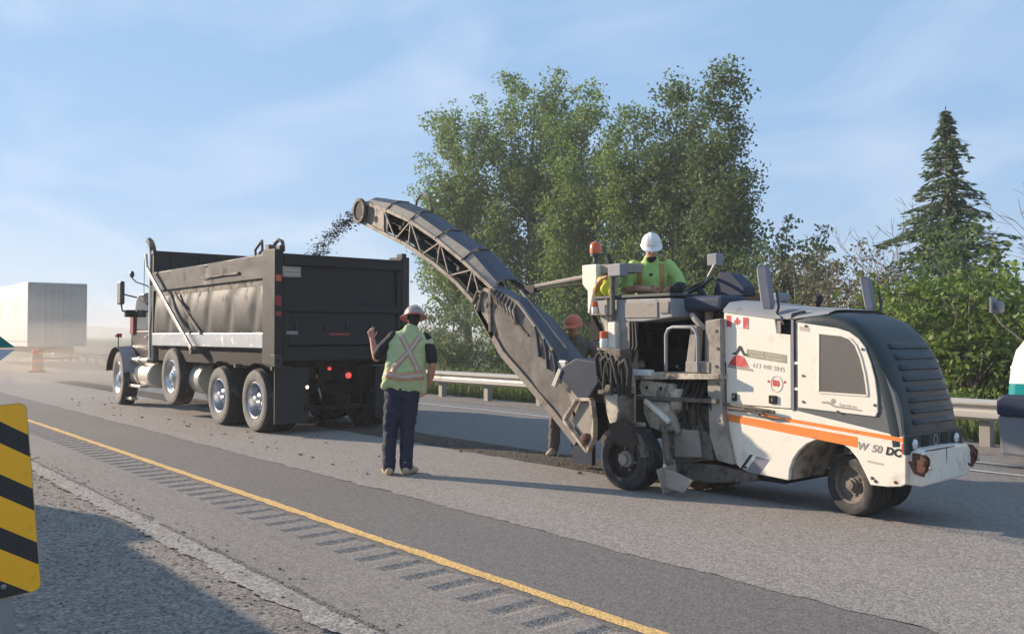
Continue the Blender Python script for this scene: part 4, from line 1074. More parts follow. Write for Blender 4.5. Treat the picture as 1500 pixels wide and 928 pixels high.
# front lamp panel
lpn = MB(); lpn.prism_x([(6.992, .592), (6.992, .755), (8.0, .755), (8.01, .592)], -3.535, -3.503); lp_ = build('lamp_panel', lpn, M['slate_paint'], hd, bevel=0.01)
for y in (7.10, 7.84):
    mb = MB(); mb.lathe([(0.052, 0), (0.052, 0.014), (0.046, 0.016)], (-3.503, y, .675), (1, 0, 0), 18); hl = build('headlight', mb, M['dark_plastic'], hd, smooth=40)
    mb = MB(); mb.lathe([(0.046, 0.006), (0.036, 0.022), (0, 0.03)], (-3.499, y, .675), (1, 0, 0), 18); build('lens', mb, M['lamp_glass'], hl, smooth=60)
mb = MB()
for i in range(16):
    a0, a1 = 2 * PI * i / 16, 2 * PI * (i + 1) / 16
    mb.bar((-3.498, 7.48 + 0.032 * math.cos(a0), .685 + 0.042 * math.sin(a0)), (-3.498, 7.48 + 0.032 * math.cos(a1), .685 + 0.042 * math.sin(a1)), 0.012, 0.006, up=(1, 0, 0))
build('ring_emblem', mb, M['grey_paint'], lp_)
for y in (7.31, 7.65):
    mb = MB(); mb.box(-3.503, -3.499, y - 0.06, y + 0.06, .62, .735); build('grille_slot', mb, M['black_void'], lp_)

# cabinet with decals
cb_ = empty('cabinet', (-4.9, 7.5, 0.9), mm)
cpoly = [(-5.262, .905), (-5.268, 1.30), (-5.29, 1.32), (-5.286, 1.775), (-4.72, 1.702), (-4.70, 1.575), (-4.556, 1.56), (-4.556, .90)]
mb = MB(); mb.prism(cpoly, YM - 0.006, YM + 0.04); cp = build('door_panel', mb, M['cream_paint'], cb_, bevel=0.006)
mb = MB(); mb.box(-5.27, -4.57, YM + 0.041, YB, .90, 1.70); build('housing', mb, M['dirty_cream'], cb_)
mb = MB(); mb.box(-4.698, -4.655, YM, YM + 0.03, 1.565, 1.70); mb.box(-4.66, -4.56, YM + 0.04, YM + 0.06, 1.56, 1.70); build('vent_recess', mb, M['black_void'], cb_)
mb = MB(); mb.box(-4.70, -4.662, YM - 0.003, YM + 0.03, 1.575, 1.69); build('recess_edge', mb, M['dusty_taupe'], cb_)
# grey roof, chamfered
mb = MB(); rows = []
for y, dz in ((YM - 0.004, 0.0), (YM + 0.01, 0.03), (YM + 0.10, 0.095), (YM + 0.3, 0.12), (YB - 0.2, 0.12), (YB, 0.04)):
    rows.append([(-5.30, y, 1.782 + dz), (-5.0, y, 1.742 + dz), (-4.72, y, 1.706 + dz), (-4.5, y, 1.708 + dz * 0.9), (-4.2, y + 0.03, 1.744 + dz * 0.35)])
mb.loft(rows); rf = build('roof_cover', mb, M['grey_paint'], cb_, smooth=50)
mb = MB(); mb.box(-5.05, -4.95, 7.4, 7.6, 1.88, 1.97); build('roof_vent', mb, M['mirror_grey'], cb_, bevel=0.02)
# flag
fz = lambda x: 1.762 - (x + 5.262) * 0.115
mb = MB()
def quad(x0, x1, t0, t1, m=0):
    mb.add([(x0, YM - 0.009, fz(x0) - t1), (x1, YM - 0.009, fz(x1) - t1), (x1, YM - 0.009, fz(x1) - t0), (x0, YM - 0.009, fz(x0) - t0)], [(0, 1, 2, 3)], m)
quad(-5.255, -5.195, 0.012, 0.118, 0); quad(-5.195, -5.065, 0.012, 0.118, 1); quad(-5.065, -5.005, 0.012, 0.118, 0)
leaf = [(0, -.042), (.006, -.02), (.03, -.024), (.026, -.012), (.046, .004), (.034, .010), (.036, .024), (.018, .018), (.014, .034), (0, .05), (-.014, .034), (-.018, .018), (-.036, .024), (-.034, .010), (-.046, .004), (-.026, -.012), (-.03, -.024), (-.006, -.02)]
mb.add([(-5.13 + a * 0.95, YM - 0.0105, fz(-5.13) - 0.064 + b * 0.95) for a, b in leaf], [tuple(range(len(leaf)))], 0)
build('flag_decal', mb, [M['decal_red'], M['decal_white']], cp)
# company logo: dark peak, red hill over a grey band, green name plate, phone line, round sticker
def cq(pts_, m, name, par=cp, d=0.0085):
    mb = MB(); mb.prism(pts_, YM - d, YM - d + 0.002); return build(name, mb, M[m], par)
cq([(-5.20, 1.385), (-5.15, 1.40), (-5.115, 1.46), (-5.085, 1.455), (-5.05, 1.39), (-5.0, 1.37), (-5.06, 1.365), (-5.10, 1.42), (-5.14, 1.37)], 'decal_black', 'peak_decal')
cq([(-5.235, 1.28), (-5.18, 1.355), (-5.12, 1.372), (-5.06, 1.355), (-5.0, 1.255), (-5.08, 1.262)], 'decal_red', 'hill_decal')
cq([(-5.255, 1.255), (-5.24, 1.279), (-5.09, 1.262), (-4.97, 1.245), (-4.95, 1.222), (-5.10, 1.235)], 'decal_grey', 'hill_decal')
cq([(-5.035, 1.355), (-5.025, 1.43), (-4.60, 1.38), (-4.60, 1.305)], 'decal_green', 'name_plate_decal')
mb = MB()
for (a, b, z0) in ((-4.99, -4.84, .028), (-4.82, -4.64, .026), (-4.98, -4.83, -.004), (-4.81, -4.63, -.006)):
    zc = 1.395 - (a + 5.0) * 0.115 - 0.015 + z0
    for k in range(int((b - a) / 0.024)):
        x = a + k * 0.024; mb.add([(x, YM - 0.0092, zc - 0.012 - k * 0.0025), (x + 0.016, YM - 0.0092, zc - 0.012 - k * 0.0025), (x + 0.016, YM - 0.0092, zc + 0.007 - k * 0.0025), (x, YM - 0.0092, zc + 0.007 - k * 0.0025)], [(0, 1, 2, 3)])
build('plate_lettering', mb, M['decal_tan'], cp)
mb = MB(); text_mesh("613 448 2845", 0.062, mb, lambda u, v, d: (-4.965 + u, YM - 0.0075 - d, 1.262 + v + u * -0.105), 0, 0.001, 0.15)
build('phone_lettering', mb, M['decal_tan'], cp)
mb = MB()
for i in range(22):
    a0, a1 = 2 * PI * i / 22, 2 * PI * (i + 1) / 22
    mb.bar((-4.705 + 0.062 * math.cos(a0), YM - 0.008, 1.115 + 0.072 * math.sin(a0)), (-4.705 + 0.062 * math.cos(a1), YM - 0.008, 1.115 + 0.072 * math.sin(a1)), 0.007, 0.002, up=(0, 1, 0))
build('round_sticker', mb, M['decal_tan'], cp)
mb = MB(); text_mesh("80", 0.075, mb, lambda u, v, d: (-4.748 + u * 0.95, YM - 0.0075 - d, 1.10 + v - u * 0.08), 0, 0.001, 0, 0.004)
for x in (-4.79, -4.62): mb.lathe([(0.014, 0), (0.013, 0.0015)], (x, YM - 0.0065, 1.135), (0, -1, 0), 8)
build('sticker_number', mb, M['decal_red'], cp)
for x, w in ((-5.165, 0.055), (-4.74, 0.085)):
    mb = MB(); mb.box(x - w / 2, x + w / 2, YM - 0.025, YM - 0.006, .935, 1.01); lt = build('latch', mb, M['black_void'], cp, bevel=0.008)
    mb = MB(); mb.box(x - 0.01, x + 0.01, YM - 0.03, YM - 0.025, .955, .985); build('latch_pin', mb, M['grimy_steel'], lt)
# handrail along the body and hoses
mb = MB(); mb.tube([(-5.27, YM - 0.04, .905), (-4.95, YM - 0.05, .885), (-4.70, YM - 0.05, .862)], 0.016, 8); mb.tube([(-5.24, YM - 0.06, .87), (-4.98, YM - 0.07, .86), (-4.80, YM - 0.07, .845)], 0.010, 6)
mb.box(-5.05, -5.02, YM - 0.06, YM, .85, .90); build('side_rail', mb, M['grimy_steel'], mm, smooth=50)
mb = MB(); mb.tube([(-4.92, YM - 0.03, .875), (-4.86, YM - 0.03, .815), (-4.76, YM - 0.03, .80), (-4.62, YM - 0.015, .80)], 0.008, 6); build('cable', mb, M['grimy_steel'], mm)

# mirrors
def mach_mirror(x, y, z0, z1, w, m):
    e = empty('mirror', (x, y, z0), mm)
    mb = MB(); rows = []
    for t, s_ in ((0, .55), (.04, .85), (.12, 1), (.88, 1), (.96, .85), (1, .5)):
        z = z0 + (z1 - z0) * t; xo = x - 0.06 * t
        rows.append([(xo - w * s_, y - 0.02, z), (xo - w * s_ * .6, y - 0.04, z), (xo + w * s_ * .6, y - 0.02, z), (xo + w * s_, y + 0.02, z), (xo + w * s_ * .5, y + 0.04, z)])
    mb.loft(rows, close=True, caps=True); build('mirror_shell', mb, M[m], e, smooth=40)
    mb = MB(); mb.tube([(x + 0.05, y + 0.05, z0 + 0.18), (x + 0.075, y + 0.05, z0 + 0.02), (x + 0.07, y + 0.02, z0 - 0.05), (x + 0.13, y + 0.0, z0 - 0.075), (x + 0.16, y + 0.0, z0 - 0.14)], 0.012, 6); build('mirror_arm', mb, M['dark_plastic'], e)
mach_mirror(-4.79, YM + 0.0, 1.795, 2.20, 0.06, 'mirror_grey')
mach_mirror(-4.35, YB + 0.02, 1.80, 2.12, 0.048, 'mirror_grey')
mb = MB(); mb.lathe([(0.02, 0), (0.02, 0.09), (0.048, 0.12), (0.045, 0.17), (0, 0.19)], (-4.65, 7.6, 1.76), (0, 0, 1), 12); build('exhaust_cap', mb, M['black_rubber'], mm, smooth=40)
mb = MB(); mb.tube([(-4.56, YM + 0.01, 1.70), (-4.545, YM, 1.745), (-4.48, YM + 0.03, 1.765), (-4.44, YM + 0.05, 1.77)], 0.012, 6); build('hood_prop', mb, M['dark_plastic'], mm)

# fore and aft wheels
wheel(mm, (-4.10, 7.16, .262), .262, .24, -1, rim=.66, dish=.05, bolts=6, side='tyre_rubber', rimm='grimy_steel', hub='grimy_steel', steer=R(-13))
wheel(mm, (-4.10, 7.86, .262), .262, .24, 1, rim=.66, dish=.05, bolts=6, side='tyre_rubber', rimm='grimy_steel', hub='grimy_steel', steer=R(-13))
mb = MB(); mb.tube([(-4.10, 7.35, .27), (-4.10, 7.7, .27)], 0.05); mb.box(-4.2, -4.0, 7.4, 7.6, .25, .60); build('front_axle', mb, M['grimy_steel'], mm)
aft = wheel(mm, (-6.22, 6.56, .31), .31, .30, -1, rim=.72, dish=.09, bolts=6, side='tyre_rubber', rimm='dark_rust', hub='dusty_taupe', steer=R(3))
wheel(mm, (-6.22, 7.98, .31), .31, .28, 1, rim=.72, dish=.09, bolts=6, side='tyre_rubber', rimm='rust', hub='dusty_taupe')
# fender bracket over the aft wheel face
mb = MB()
rows = []
for a in range(-100, 121, 20):
    s_, c_ = math.sin(R(a)), math.cos(R(a)); rows.append([(-6.22 + .27 * s_, 6.535, .31 + .27 * c_), (-6.22 + .335 * s_, 6.535, .31 + .335 * c_), (-6.22 + .335 * s_, 6.60, .31 + .335 * c_)])
mb.loft(rows[2:10]); build('wheel_guard', mb, M['grimy_steel'], mm, smooth=50)
mb = MB(); mb.prism([(-6.36, .66), (-6.30, .50), (-6.24, .46), (-6.12, .46), (-6.02, .40), (-5.96, .52), (-6.02, .66), (-6.2, .70)], 6.50, 6.535); build('wheel_bracket', mb, M['dark_rust'], mm, bevel=0.01)

# lift column above the aft wheel
col = empty('lift_column', (-6.38, 6.72, .6), mm)
mb = MB(); mb.box(-6.55, -6.33, 6.66, 6.84, .95, 1.42); build('column_tube', mb, M['grimy_steel'], col, bevel=0.015)
mb = MB(); mb.prism([(-6.50, .96), (-6.30, .96), (-6.30, .76), (-6.34, .66), (-6.42, .62), (-6.47, .74)], 6.60, 6.70); build('column_shoe', mb, M['dirty_cream'], col, bevel=0.01)
mb = MB(); mb.box(-6.42, -6.30, 6.74, 6.86, .66, 1.15); mb.box(-6.44, -6.20, 6.72, 6.90, .62, .66); build('guide_post', mb, M['dirty_cream'], col, bevel=0.01)
mb = MB(); mb.lathe([(0.075, 0), (0.085, .03), (.085, .25), (.06, .30)], (-6.26, 6.66, .68), (0, 0, 1), 14); build('lift_cylinder', mb, M['grimy_steel'], col, smooth=40)
rr = random.Random(12)
for k in range(5):
    x0 = -6.58 + 0.085 * k
    mb = MB(); zt = rr.uniform(1.25, 1.42)
    mb.tube([(x0, 6.70, 1.0), (x0 - 0.02, 6.60, 1.15), (x0 + 0.0, 6.56, zt), (x0 + rr.uniform(.03, .09), 6.55, zt + .06), (x0 + rr.uniform(.08, .16), 6.57, zt - .05), (x0 + rr.uniform(.06, .14), 6.60, zt - .3), (x0 + .08, 6.66, rr.uniform(.75, .95))], rr.uniform(.018, .030), 8)
    build('hydraulic_hose', mb, M['black_rubber'], col, smooth=60)
mb = MB()
for k in range(10): mb.box(-6.62 + rr.uniform(0, .3), -6.50 + rr.uniform(0, .28), 6.58 + rr.uniform(0, .05), 6.70, .95 + .03 * k, .99 + .03 * k)
build('valve_block', mb, M['grimy_steel'], col)

# operator platform
pf = empty('operator_platform', (-6.1, 7.4, 1.15), mm)
mb = MB(); mb.prism([(-6.42, 1.165), (-6.30, 1.17), (-5.25, 1.19), (-5.25, 1.14), (-6.30, 1.10), (-6.42, 1.12)], 6.86, 8.0); build('floor_plate', mb, M['dirty_cream'], pf, bevel=0.008)
mb = MB(); mb.box(-6.42, -6.10, 6.84, 6.92, 1.14, 1.205); build('step_plate', mb, M['decal_white'], pf, bevel=0.012)
# front console: grey sheet with sloping face
mb = MB(); mb.prism([(-6.93, 1.95), (-5.88, 1.935), (-5.86, 1.74), (-6.25, 1.70), (-6.66, 1.70), (-6.70, 1.45), (-6.80, 1.43)], 6.92, 7.35); build('console', mb, M['grey_paint'], pf, bevel=0.012)
mb = MB(); mb.box(-6.95, -5.87, 6.90, 7.40, 1.951, 1.985); build('console_top', mb, M['dark_plastic'], pf, bevel=0.01)
mb = MB(); mb.box(-6.50, -6.05, 6.908, 6.919, 1.74, 1.90); mb.box(-6.02, -5.90, 6.905, 6.919, 1.78, 1.90); build('console_panel', mb, M['dusty_taupe'], pf, bevel=0.006)
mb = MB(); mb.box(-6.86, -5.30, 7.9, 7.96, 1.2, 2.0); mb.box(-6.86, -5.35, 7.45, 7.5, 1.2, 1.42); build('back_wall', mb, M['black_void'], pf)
mb = MB(); mb.box(-6.85, -6.78, 7.0, 7.95, 1.2, 1.94); build('end_wall', mb, M['grimy_steel'], pf)
mb = MB(); mb.prism([(-6.99, 1.80), (-6.80, 1.52), (-6.99, 1.50)], 6.88, 6.95); build('dark_wedge', mb, M['black_void'], pf)  # plain black wedge left of the console
# posts
mb = MB(); mb.tube([(-6.655, 6.88, 1.72), (-6.655, 6.88, 2.20)], 0.028, 10); build('sign_post', mb, M['grimy_steel'], pf)
mb = MB(); mb.box(-6.71, -6.60, 6.86, 6.97, 1.16, 1.70); build('column', mb, M['cream_paint'], pf, bevel=0.01)
mb = MB(); mb.box(-6.585, -6.44, 6.92, 7.05, 1.10, 1.71); build('column', mb, M['dusty_taupe'], pf, bevel=0.012)
mb = MB()
for k in range(3): mb.tube([(-6.42 + .04 * k, 6.90, 1.70), (-6.38 + .05 * k, 6.86, 1.45), (-6.44 + .03 * k, 6.86, 1.25)], 0.014, 6)
build('wiring', mb, M['black_rubber'], pf, smooth=60)
# beacon box
bb = empty('beacon_box', (-7.05, 7.0, 1.95), pf)
mb = MB(); mb.prism([(-7.19, 2.345), (-6.96, 2.345), (-6.955, 2.17), (-7.02, 1.98), (-7.07, 1.80), (-7.10, 1.80), (-7.10, 2.05), (-7.185, 2.13)], 6.94, 7.30); build('box_shell', mb, M['cream_paint'], bb, bevel=0.012)
mb = MB(); mb.box(-6.955, -6.60, 7.0, 7.3, 2.24, 2.34); build('box_lid', mb, M['dusty_taupe'], bb, bevel=0.01)
mb = MB(); mb.box(-6.69, -6.50, 6.84, 6.96, 2.185, 2.32); build('switch_box', mb, M['mirror_grey'], bb, bevel=0.012)
mb = MB(); mb.tube([(-6.70, 6.9, 2.31), (-6.75, 6.9, 2.43)], 0.03, 8); build('lever', mb, M['black_rubber'], bb)
mb = MB(); mb.lathe([(0.05, 0), (0.05, .02), (.03, .03), (.03, .10), (0.06, .10), (.06, .13)], (-7.08, 7.05, 2.345), (0, 0, 1), 14); bc = build('beacon_base', mb, M['dark_plastic'], bb, smooth=40)
mb = MB(); mb.lathe([(0.066, 0.13), (0.068, .19), (.062, .235), (.04, .258), (0, .262)], (-7.08, 7.05, 2.345), (0, 0, 1), 18); build('beacon_dome', mb, M['amber_lamp'], bc, smooth=60)
# steering wheel, seat and control tower
st = empty('steering', (-6.12, 7.45, 1.95), pf)
mb = MB(); ctr = Vector((-5.97, 7.45, 2.075)); nrm = Vector((-0.30, -0.42, 0.86)).normalized(); a = nrm.orthogonal().normalized(); b = nrm.cross(a)
pts_ = [ctr + (a * math.cos(2 * PI * i / 24) + b * math.sin(2 * PI * i / 24)) * 0.175 for i in range(25)]
mb.tube(pts_, 0.018, 8, caps=False)
for k in range(3):
    t = 2 * PI * k / 3; mb.tube([ctr - nrm * 0.05, ctr + (a * math.cos(t) + b * math.sin(t)) * 0.17], 0.012, 6)
build('steering_rim', mb, M['black_rubber'], st, smooth=60)
mb = MB(); mb.tube([ctr - nrm * 0.05, ctr - nrm * 0.4 + Vector((0.05, 0, 0))], 0.035, 10); build('steering_column', mb, M['dark_plastic'], st)
mb = MB(); mb.box(-5.96, -5.40, 7.12, 7.55, 1.80, 1.955); seat = build('seat', mb, M['bluegrey_seat'], pf, bevel=0.05, seg=3)
mb = MB(); mb.prism([(-5.85, 2.0), (-5.78, 2.22), (-5.62, 2.20), (-5.46, 2.05), (-5.46, 1.96), (-5.85, 1.96)], 7.56, 7.75); build('control_tower', mb, M['navy_bumper'], pf, bevel=0.012)
mb = MB(); mb.tube([(-5.98, 7.56, 2.08), (-5.83, 7.56, 2.30)], 0.014, 8); build('tower_strut', mb, M['galvanised'], pf)
mb = MB(); mb.box(-5.93, -5.80, 7.56, 7.68, 2.29, 2.42); wl = build('work_lamp', mb, M['mirror_grey'], pf, bevel=0.012)
mb = MB()
for z in (2.325, 2.385): mb.lathe([(0.028, 0), (0.02, .012), (0, .015)], (-5.93, 7.6, z), (-1, -0.3, 0), 10)
build('lens', mb, M['lamp_glass'], wl, smooth=60)
mb = MB(); mb.tube([(-5.70, 7.3, 1.80), (-5.70, 7.3, 1.2)], 0.045, 10); mb.box(-5.85, -5.55, 7.15, 7.5, 1.195, 1.23); build('seat_post', mb, M['dusty_taupe'], pf)
mb = MB(); mb.tube([(-5.93, 6.90, 1.20), (-5.93, 6.90, 1.56), (-5.90, 6.90, 1.62), (-5.84, 6.90, 1.64), (-5.60, 6.90, 1.64), (-5.55, 6.90, 1.60), (-5.53, 6.90, 1.54), (-5.53, 6.90, 1.20)], 0.018, 8); build('loop_handrail', mb, M['grey_paint'], pf, smooth=60)
mb = MB(); mb.prism([(-5.74, 1.2), (-5.62, 1.2), (-5.58, 1.65), (-5.66, 1.66)], 6.96, 7.06); mb.box(-5.70, -5.40, 6.92, 7.1, 1.19, 1.30); build('bracket', mb, M['dusty_taupe'], pf, bevel=0.01)
mb = MB(); mb.tube([(-5.72, 7.05, 1.76), (-5.62, 7.0, 1.70), (-5.56, 7.05, 1.62)], 0.03, 8); build('armrest_bracket', mb, M['dusty_taupe'], pf, smooth=60)
# big taupe side column between platform and cabinet
mb = MB(); mb.prism([(-5.46, 1.70), (-5.275, 1.72), (-5.272, .90), (-5.22, .60), (-5.15, .34), (-5.33, .36), (-5.42, .60), (-5.44, 1.1)], 6.93, 7.6); sc = build('side_column', mb, M['dusty_taupe'], mm, bevel=0.012)
mb = MB()
for k in range(6): mb.lathe([(0.015, 0), (0.015, .008), (0, .01)], (-5.33 + .02 * (k % 2), 6.93, 1.6 - .17 * k), (0, -1, 0), 8)
build('bolt', mb, M['grimy_steel'], sc)
mb = MB(); mb.box(-5.272, -5.262, 6.99, 7.0, .9, 1.3); build('rust_edge', mb, M['rust'], sc)

# machinery under the platform
mb = MB(); mb.prism([(-6.27, 1.10), (-5.84, 1.07), (-5.82, .97), (-5.86, .92), (-6.26, .93), (-6.30, 1.02)], 6.90, 7.1); mp_ = build('hitch_plate', mb, M['dirty_cream'], mm, bevel=0.01)
for x in (-6.19, -6.0):
    mb = MB(); mb.lathe([(0.02, 0), (0.02, .003), (0, .003)], (x, 6.90, 1.02), (0, -1, 0), 10); build('plate_hole', mb, M['black_void'], mp_)
mb = MB(); mb.prism([(-6.42, .93), (-5.30, .95), (-5.30, .91), (-6.42, .89)], 6.88, 7.5); build('cross_beam', mb, M['grimy_steel'], mm)
mb = MB(); mb.prism([(-6.26, .885), (-5.92, .885), (-5.84, .70), (-5.85, .60), (-6.02, .58), (-6.17, .62), (-6.25, .75)], 6.92, 7.15); build('skirt', mb, M['dirty_cream'], mm, bevel=0.008)
mb = MB(); mb.bar((-6.20, 6.89, .89), (-5.87, 6.89, .69), 0.05, 0.065, up=(0, 1, 0)); build('diagonal_strut', mb, M['cream_paint'], mm, bevel=0.012)
mb = MB(); mb.lathe([(0.07, 0), (.09, .03), (.09, .2), (.05, .24)], (-5.84, 6.98, 1.02), (0.1, 0, -1), 12); build('hydraulic_motor', mb, M['dirty_cream'], mm, smooth=40)
mb = MB(); mb.tube([(-5.93, 6.97, .86), (-5.88, 6.95, .70), (-5.83, 6.97, .58)], [.04, .06, .03], 10); build('hydraulic_motor', mb, M['dusty_taupe'], mm, smooth=60)
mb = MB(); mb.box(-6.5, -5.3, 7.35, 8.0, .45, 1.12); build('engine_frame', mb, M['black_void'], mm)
mb = MB(); mb.prism([(-5.98, .86), (-5.52, .88), (-5.46, .60), (-5.44, .34), (-5.90, .26), (-6.0, .34)], 7.02, 7.75); dh = build('drum_housing', mb, M['grimy_steel'], mm, bevel=0.015)
mb = MB(); mb.prism([(-5.92, .62), (-5.60, .62), (-5.56, .36), (-5.90, .33)], 6.99, 7.02); build('side_plate', mb, M['dusty_taupe'], dh, bevel=0.008)
mb = MB(); mb.lathe([(0.20, 0), (0.20, .55)], (-5.72, 7.12, .21), (0, 1, 0), 24)
for k in range(40):
    t = k * 0.9; y = 7.14 + .5 * k / 40
    mb.bar((-5.72 + .19 * math.cos(t), y, .21 + .19 * math.sin(t)), (-5.72 + .24 * math.cos(t + .15), y, .21 + .24 * math.sin(t + .15)), .03, .03)
build('milling_drum', mb, M['rust'], mm)
mb = MB(); mb.prism([(-5.93, .28), (-5.40, .30), (-4.95, .27), (-4.95, .20), (-5.45, .12), (-5.93, .10)], 7.03, 7.08); build('edge_guard', mb, M['grimy_steel'], mm, bevel=0.006)
mb = MB(); mb.box(-5.45, -4.7, 7.10, 7.9, .20, .26); build('belly_plate', mb, M['chassis_black'], mm)
mb = MB(); mb.prism_x([(6.50, .27), (6.78, .30), (6.80, .05), (6.60, .03)], -5.72, -5.70); mb.prism([(-5.76, .27), (-5.60, .26), (-5.36, .20), (-5.47, .07), (-5.72, .10)], 6.60, 6.625); build('scraper_plate', mb, M['dusty_taupe'], mm, bevel=0.004)
mb = MB(); mb.tube([(-5.84, 6.78, .60), (-5.80, 6.76, .40), (-5.74, 6.74, .28)], 0.04, 8); mb.tube([(-5.93, 6.84, .62), (-5.82, 6.84, .44)], .025, 8); build('scraper_arm', mb, M['grimy_steel'], mm, smooth=50)
rr = random.Random(9)
for k in range(9):
    x0 = -5.9 + .065 * k; mb = MB()
    mb.tube([(x0, 7.0, 1.10), (x0 + rr.uniform(-.05, .05), 6.94, .95), (x0 + rr.uniform(-.08, .08), 6.95, .80), (x0 + rr.uniform(-.05, .1), 7.0, rr.uniform(.55, .72))], rr.uniform(.014, .024), 7)
    build('hydraulic_hose', mb, M['black_rubber'], mm, smooth=60)

# conveyor mount: blue-grey box, cream triangular bracket, hanging flap
mb = MB(); mb.prism([(-7.63, 1.10), (-7.56, 1.17), (-7.28, 1.30), (-6.93, 1.27), (-6.91, 1.04), (-7.12, .80), (-7.24, .85), (-7.42, 1.0)], 6.92, 7.7); build('mount_box', mb, M['bluegrey_box'], mm, bevel=0.015)
mb = MB(); mb.prism([(-7.66, .98), (-7.54, 1.18), (-7.49, 1.16), (-7.60, .96)], 6.90, 6.94); build('mount_rib', mb, M['galvanised'], mm, bevel=0.006)
bo = [(-7.22, .845), (-6.99, .85), (-6.95, .60), (-6.955, .44), (-7.05, .27), (-7.43, .60)]
mb = MB()
for i in range(len(bo)):
    a_, b_ = bo[i], bo[(i + 1) % len(bo)]; mb.bar((a_[0], 6.90, a_[1]), (b_[0], 6.90, b_[1]), 0.035, 0.07, up=(0, 1, 0))
build('bracket_frame', mb, M['dirty_cream'], mm, bevel=0.006)
mb = MB(); mb.prism([(-7.20, .83), (-7.06, .83), (-7.02, .36), (-7.07, .33), (-7.28, .52), (-7.33, .60)], 6.93, 6.97); build('bracket_web', mb, M['dusty_taupe'], mm)
mb = MB(); mb.lathe([(.05, 0), (.06, .02), (.06, .08), (.03, .1)], (-7.06, 6.92, .42), (0, -1, 0), 12); mb.lathe([(.03, 0), (.03, .05), (0, .05)], (-7.05, 6.92, .32), (0, -1, 0), 10); build('pivot', mb, M['rust'], mm, smooth=40)
mb = MB(); mb.box(-7.60, -7.28, 7.18, 7.24, .07, .40); build('rubber_flap', mb, M['bluegrey_box'], mm)
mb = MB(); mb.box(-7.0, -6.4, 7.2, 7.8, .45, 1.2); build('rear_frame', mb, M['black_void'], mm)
mb = MB(); mb.prism([(-7.50, .95), (-7.38, .98), (-7.10, .62), (-7.28, .56)], 6.98, 7.02); build('mount_web', mb, M['dusty_taupe'], mm)

# ------------------------------------------------------------------ conveyor
cv = empty('conveyor', (-7.5, 7.35, 0.6), mm)
Un = [(-12.30, 3.66), (-11.60, 3.46), (-10.945, 3.229), (-10.278, 2.912), (-9.647, 2.563), (-8.908, 2.102)]
Sh = [(-12.234, 3.709), (-11.55, 3.56), (-10.886, 3.33), (-10.20, 2.99), (-9.55, 2.67), (-8.98, 2.23)]
Ln = [(-12.457, 3.40), (-11.608, 3.087), (-11.035, 2.886), (-10.378, 2.592), (-9.819, 2.295), (-9.064, 1.762)]
Y0, Y1 = 7.10, 7.62
def lerp(P, t):
    t = max(0, min(0.99999, t)) * (len(P) - 1); i = int(t); f = t - i
    return (P[i][0] + (P[i + 1][0] - P[i][0]) * f, P[i][1] + (P[i + 1][1] - P[i][1]) * f)
# cover panels: tan slanted side, bluish top, one panel per section, with seams
NS = 5
for k in range(NS):
    t0, t1 = k / NS + 0.004, (k + 1) / NS - 0.004
    rows = []; rows2 = []
    for s_ in (t0, (t0 + t1) / 2, t1):
        u = lerp(Un, s_); q = lerp(Sh, s_)
        rows.append([(u[0], Y0 - 0.02, u[1]), (q[0], Y0 + 0.07, q[1])])
        rows2.append([(q[0], Y0 + 0.07, q[1]), (q[0] - 0.02, Y0 + 0.18, q[1] + 0.05), (q[0] - 0.02, Y1 - 0.14, q[1] + 0.05), (q[0], Y1 - 0.04, q[1]), (u[0], Y1 + 0.03, u[1])])
    mb = MB(); mb.loft(rows); mb.loft(rows2, 1)
    cvp = build('cover_panel', mb, [M['cover_tan'], M['cover_blue']], cv)
    sm = cvp.modifiers.new('solid', 'SOLIDIFY'); sm.thickness = 0.008
    mb = MB(); u = lerp(Un, t1); q = lerp(Sh, t1)
    mb.bar((u[0], Y0 - 0.026, u[1]), (q[0], Y0 + 0.066, q[1] + 0.004), 0.03, 0.014); mb.bar((q[0], Y0 + 0.07, q[1] + 0.004), (q[0] - .02, Y0 + 0.18, q[1] + 0.058), 0.03, 0.012)
    mb.bar((q[0] - .02, Y0 + 0.18, q[1] + 0.058), (q[0] - .02, Y1 - .14, q[1] + 0.058), 0.03, 0.012)
    build('seam_strip', mb, M['grimy_steel'], cvp)
def polybar(P, y, w, h, m='conveyor_frame', name='chord', d=0.0):
    mb = MB()
    for i in range(len(P) - 1): mb.bar((P[i][0], y, P[i][1] + d), (P[i + 1][0], y, P[i + 1][1] + d), w, h)
    return build(name, mb, M[m], cv)
for y in (Y0, Y1):
    polybar(Un, y, 0.045, 0.05); polybar(Ln, y, 0.05, 0.055)
for y in (Y0, Y1):
    n = 7
    for k in range(n):
        t0 = 0.17 + 0.80 * k / n; t1 = 0.17 + 0.80 * (k + 1) / n
        a_ = lerp(Un, t0); b_ = lerp(Ln, t0 + 0.01); c_ = lerp(Un, t1) if k % 2 else lerp(Ln, t1); d_ = lerp(Ln, t0) if k % 2 else lerp(Un, t0)
        mb = MB()
        if k % 2 == 0: mb.bar((a_[0], y, a_[1]), (b_[0], y, b_[1]), 0.020, 0.022)
        mb.bar((d_[0], y, d_[1]), (c_[0], y, c_[1]), 0.018, 0.02)
        build('truss_brace', mb, M['conveyor_frame'], cv)
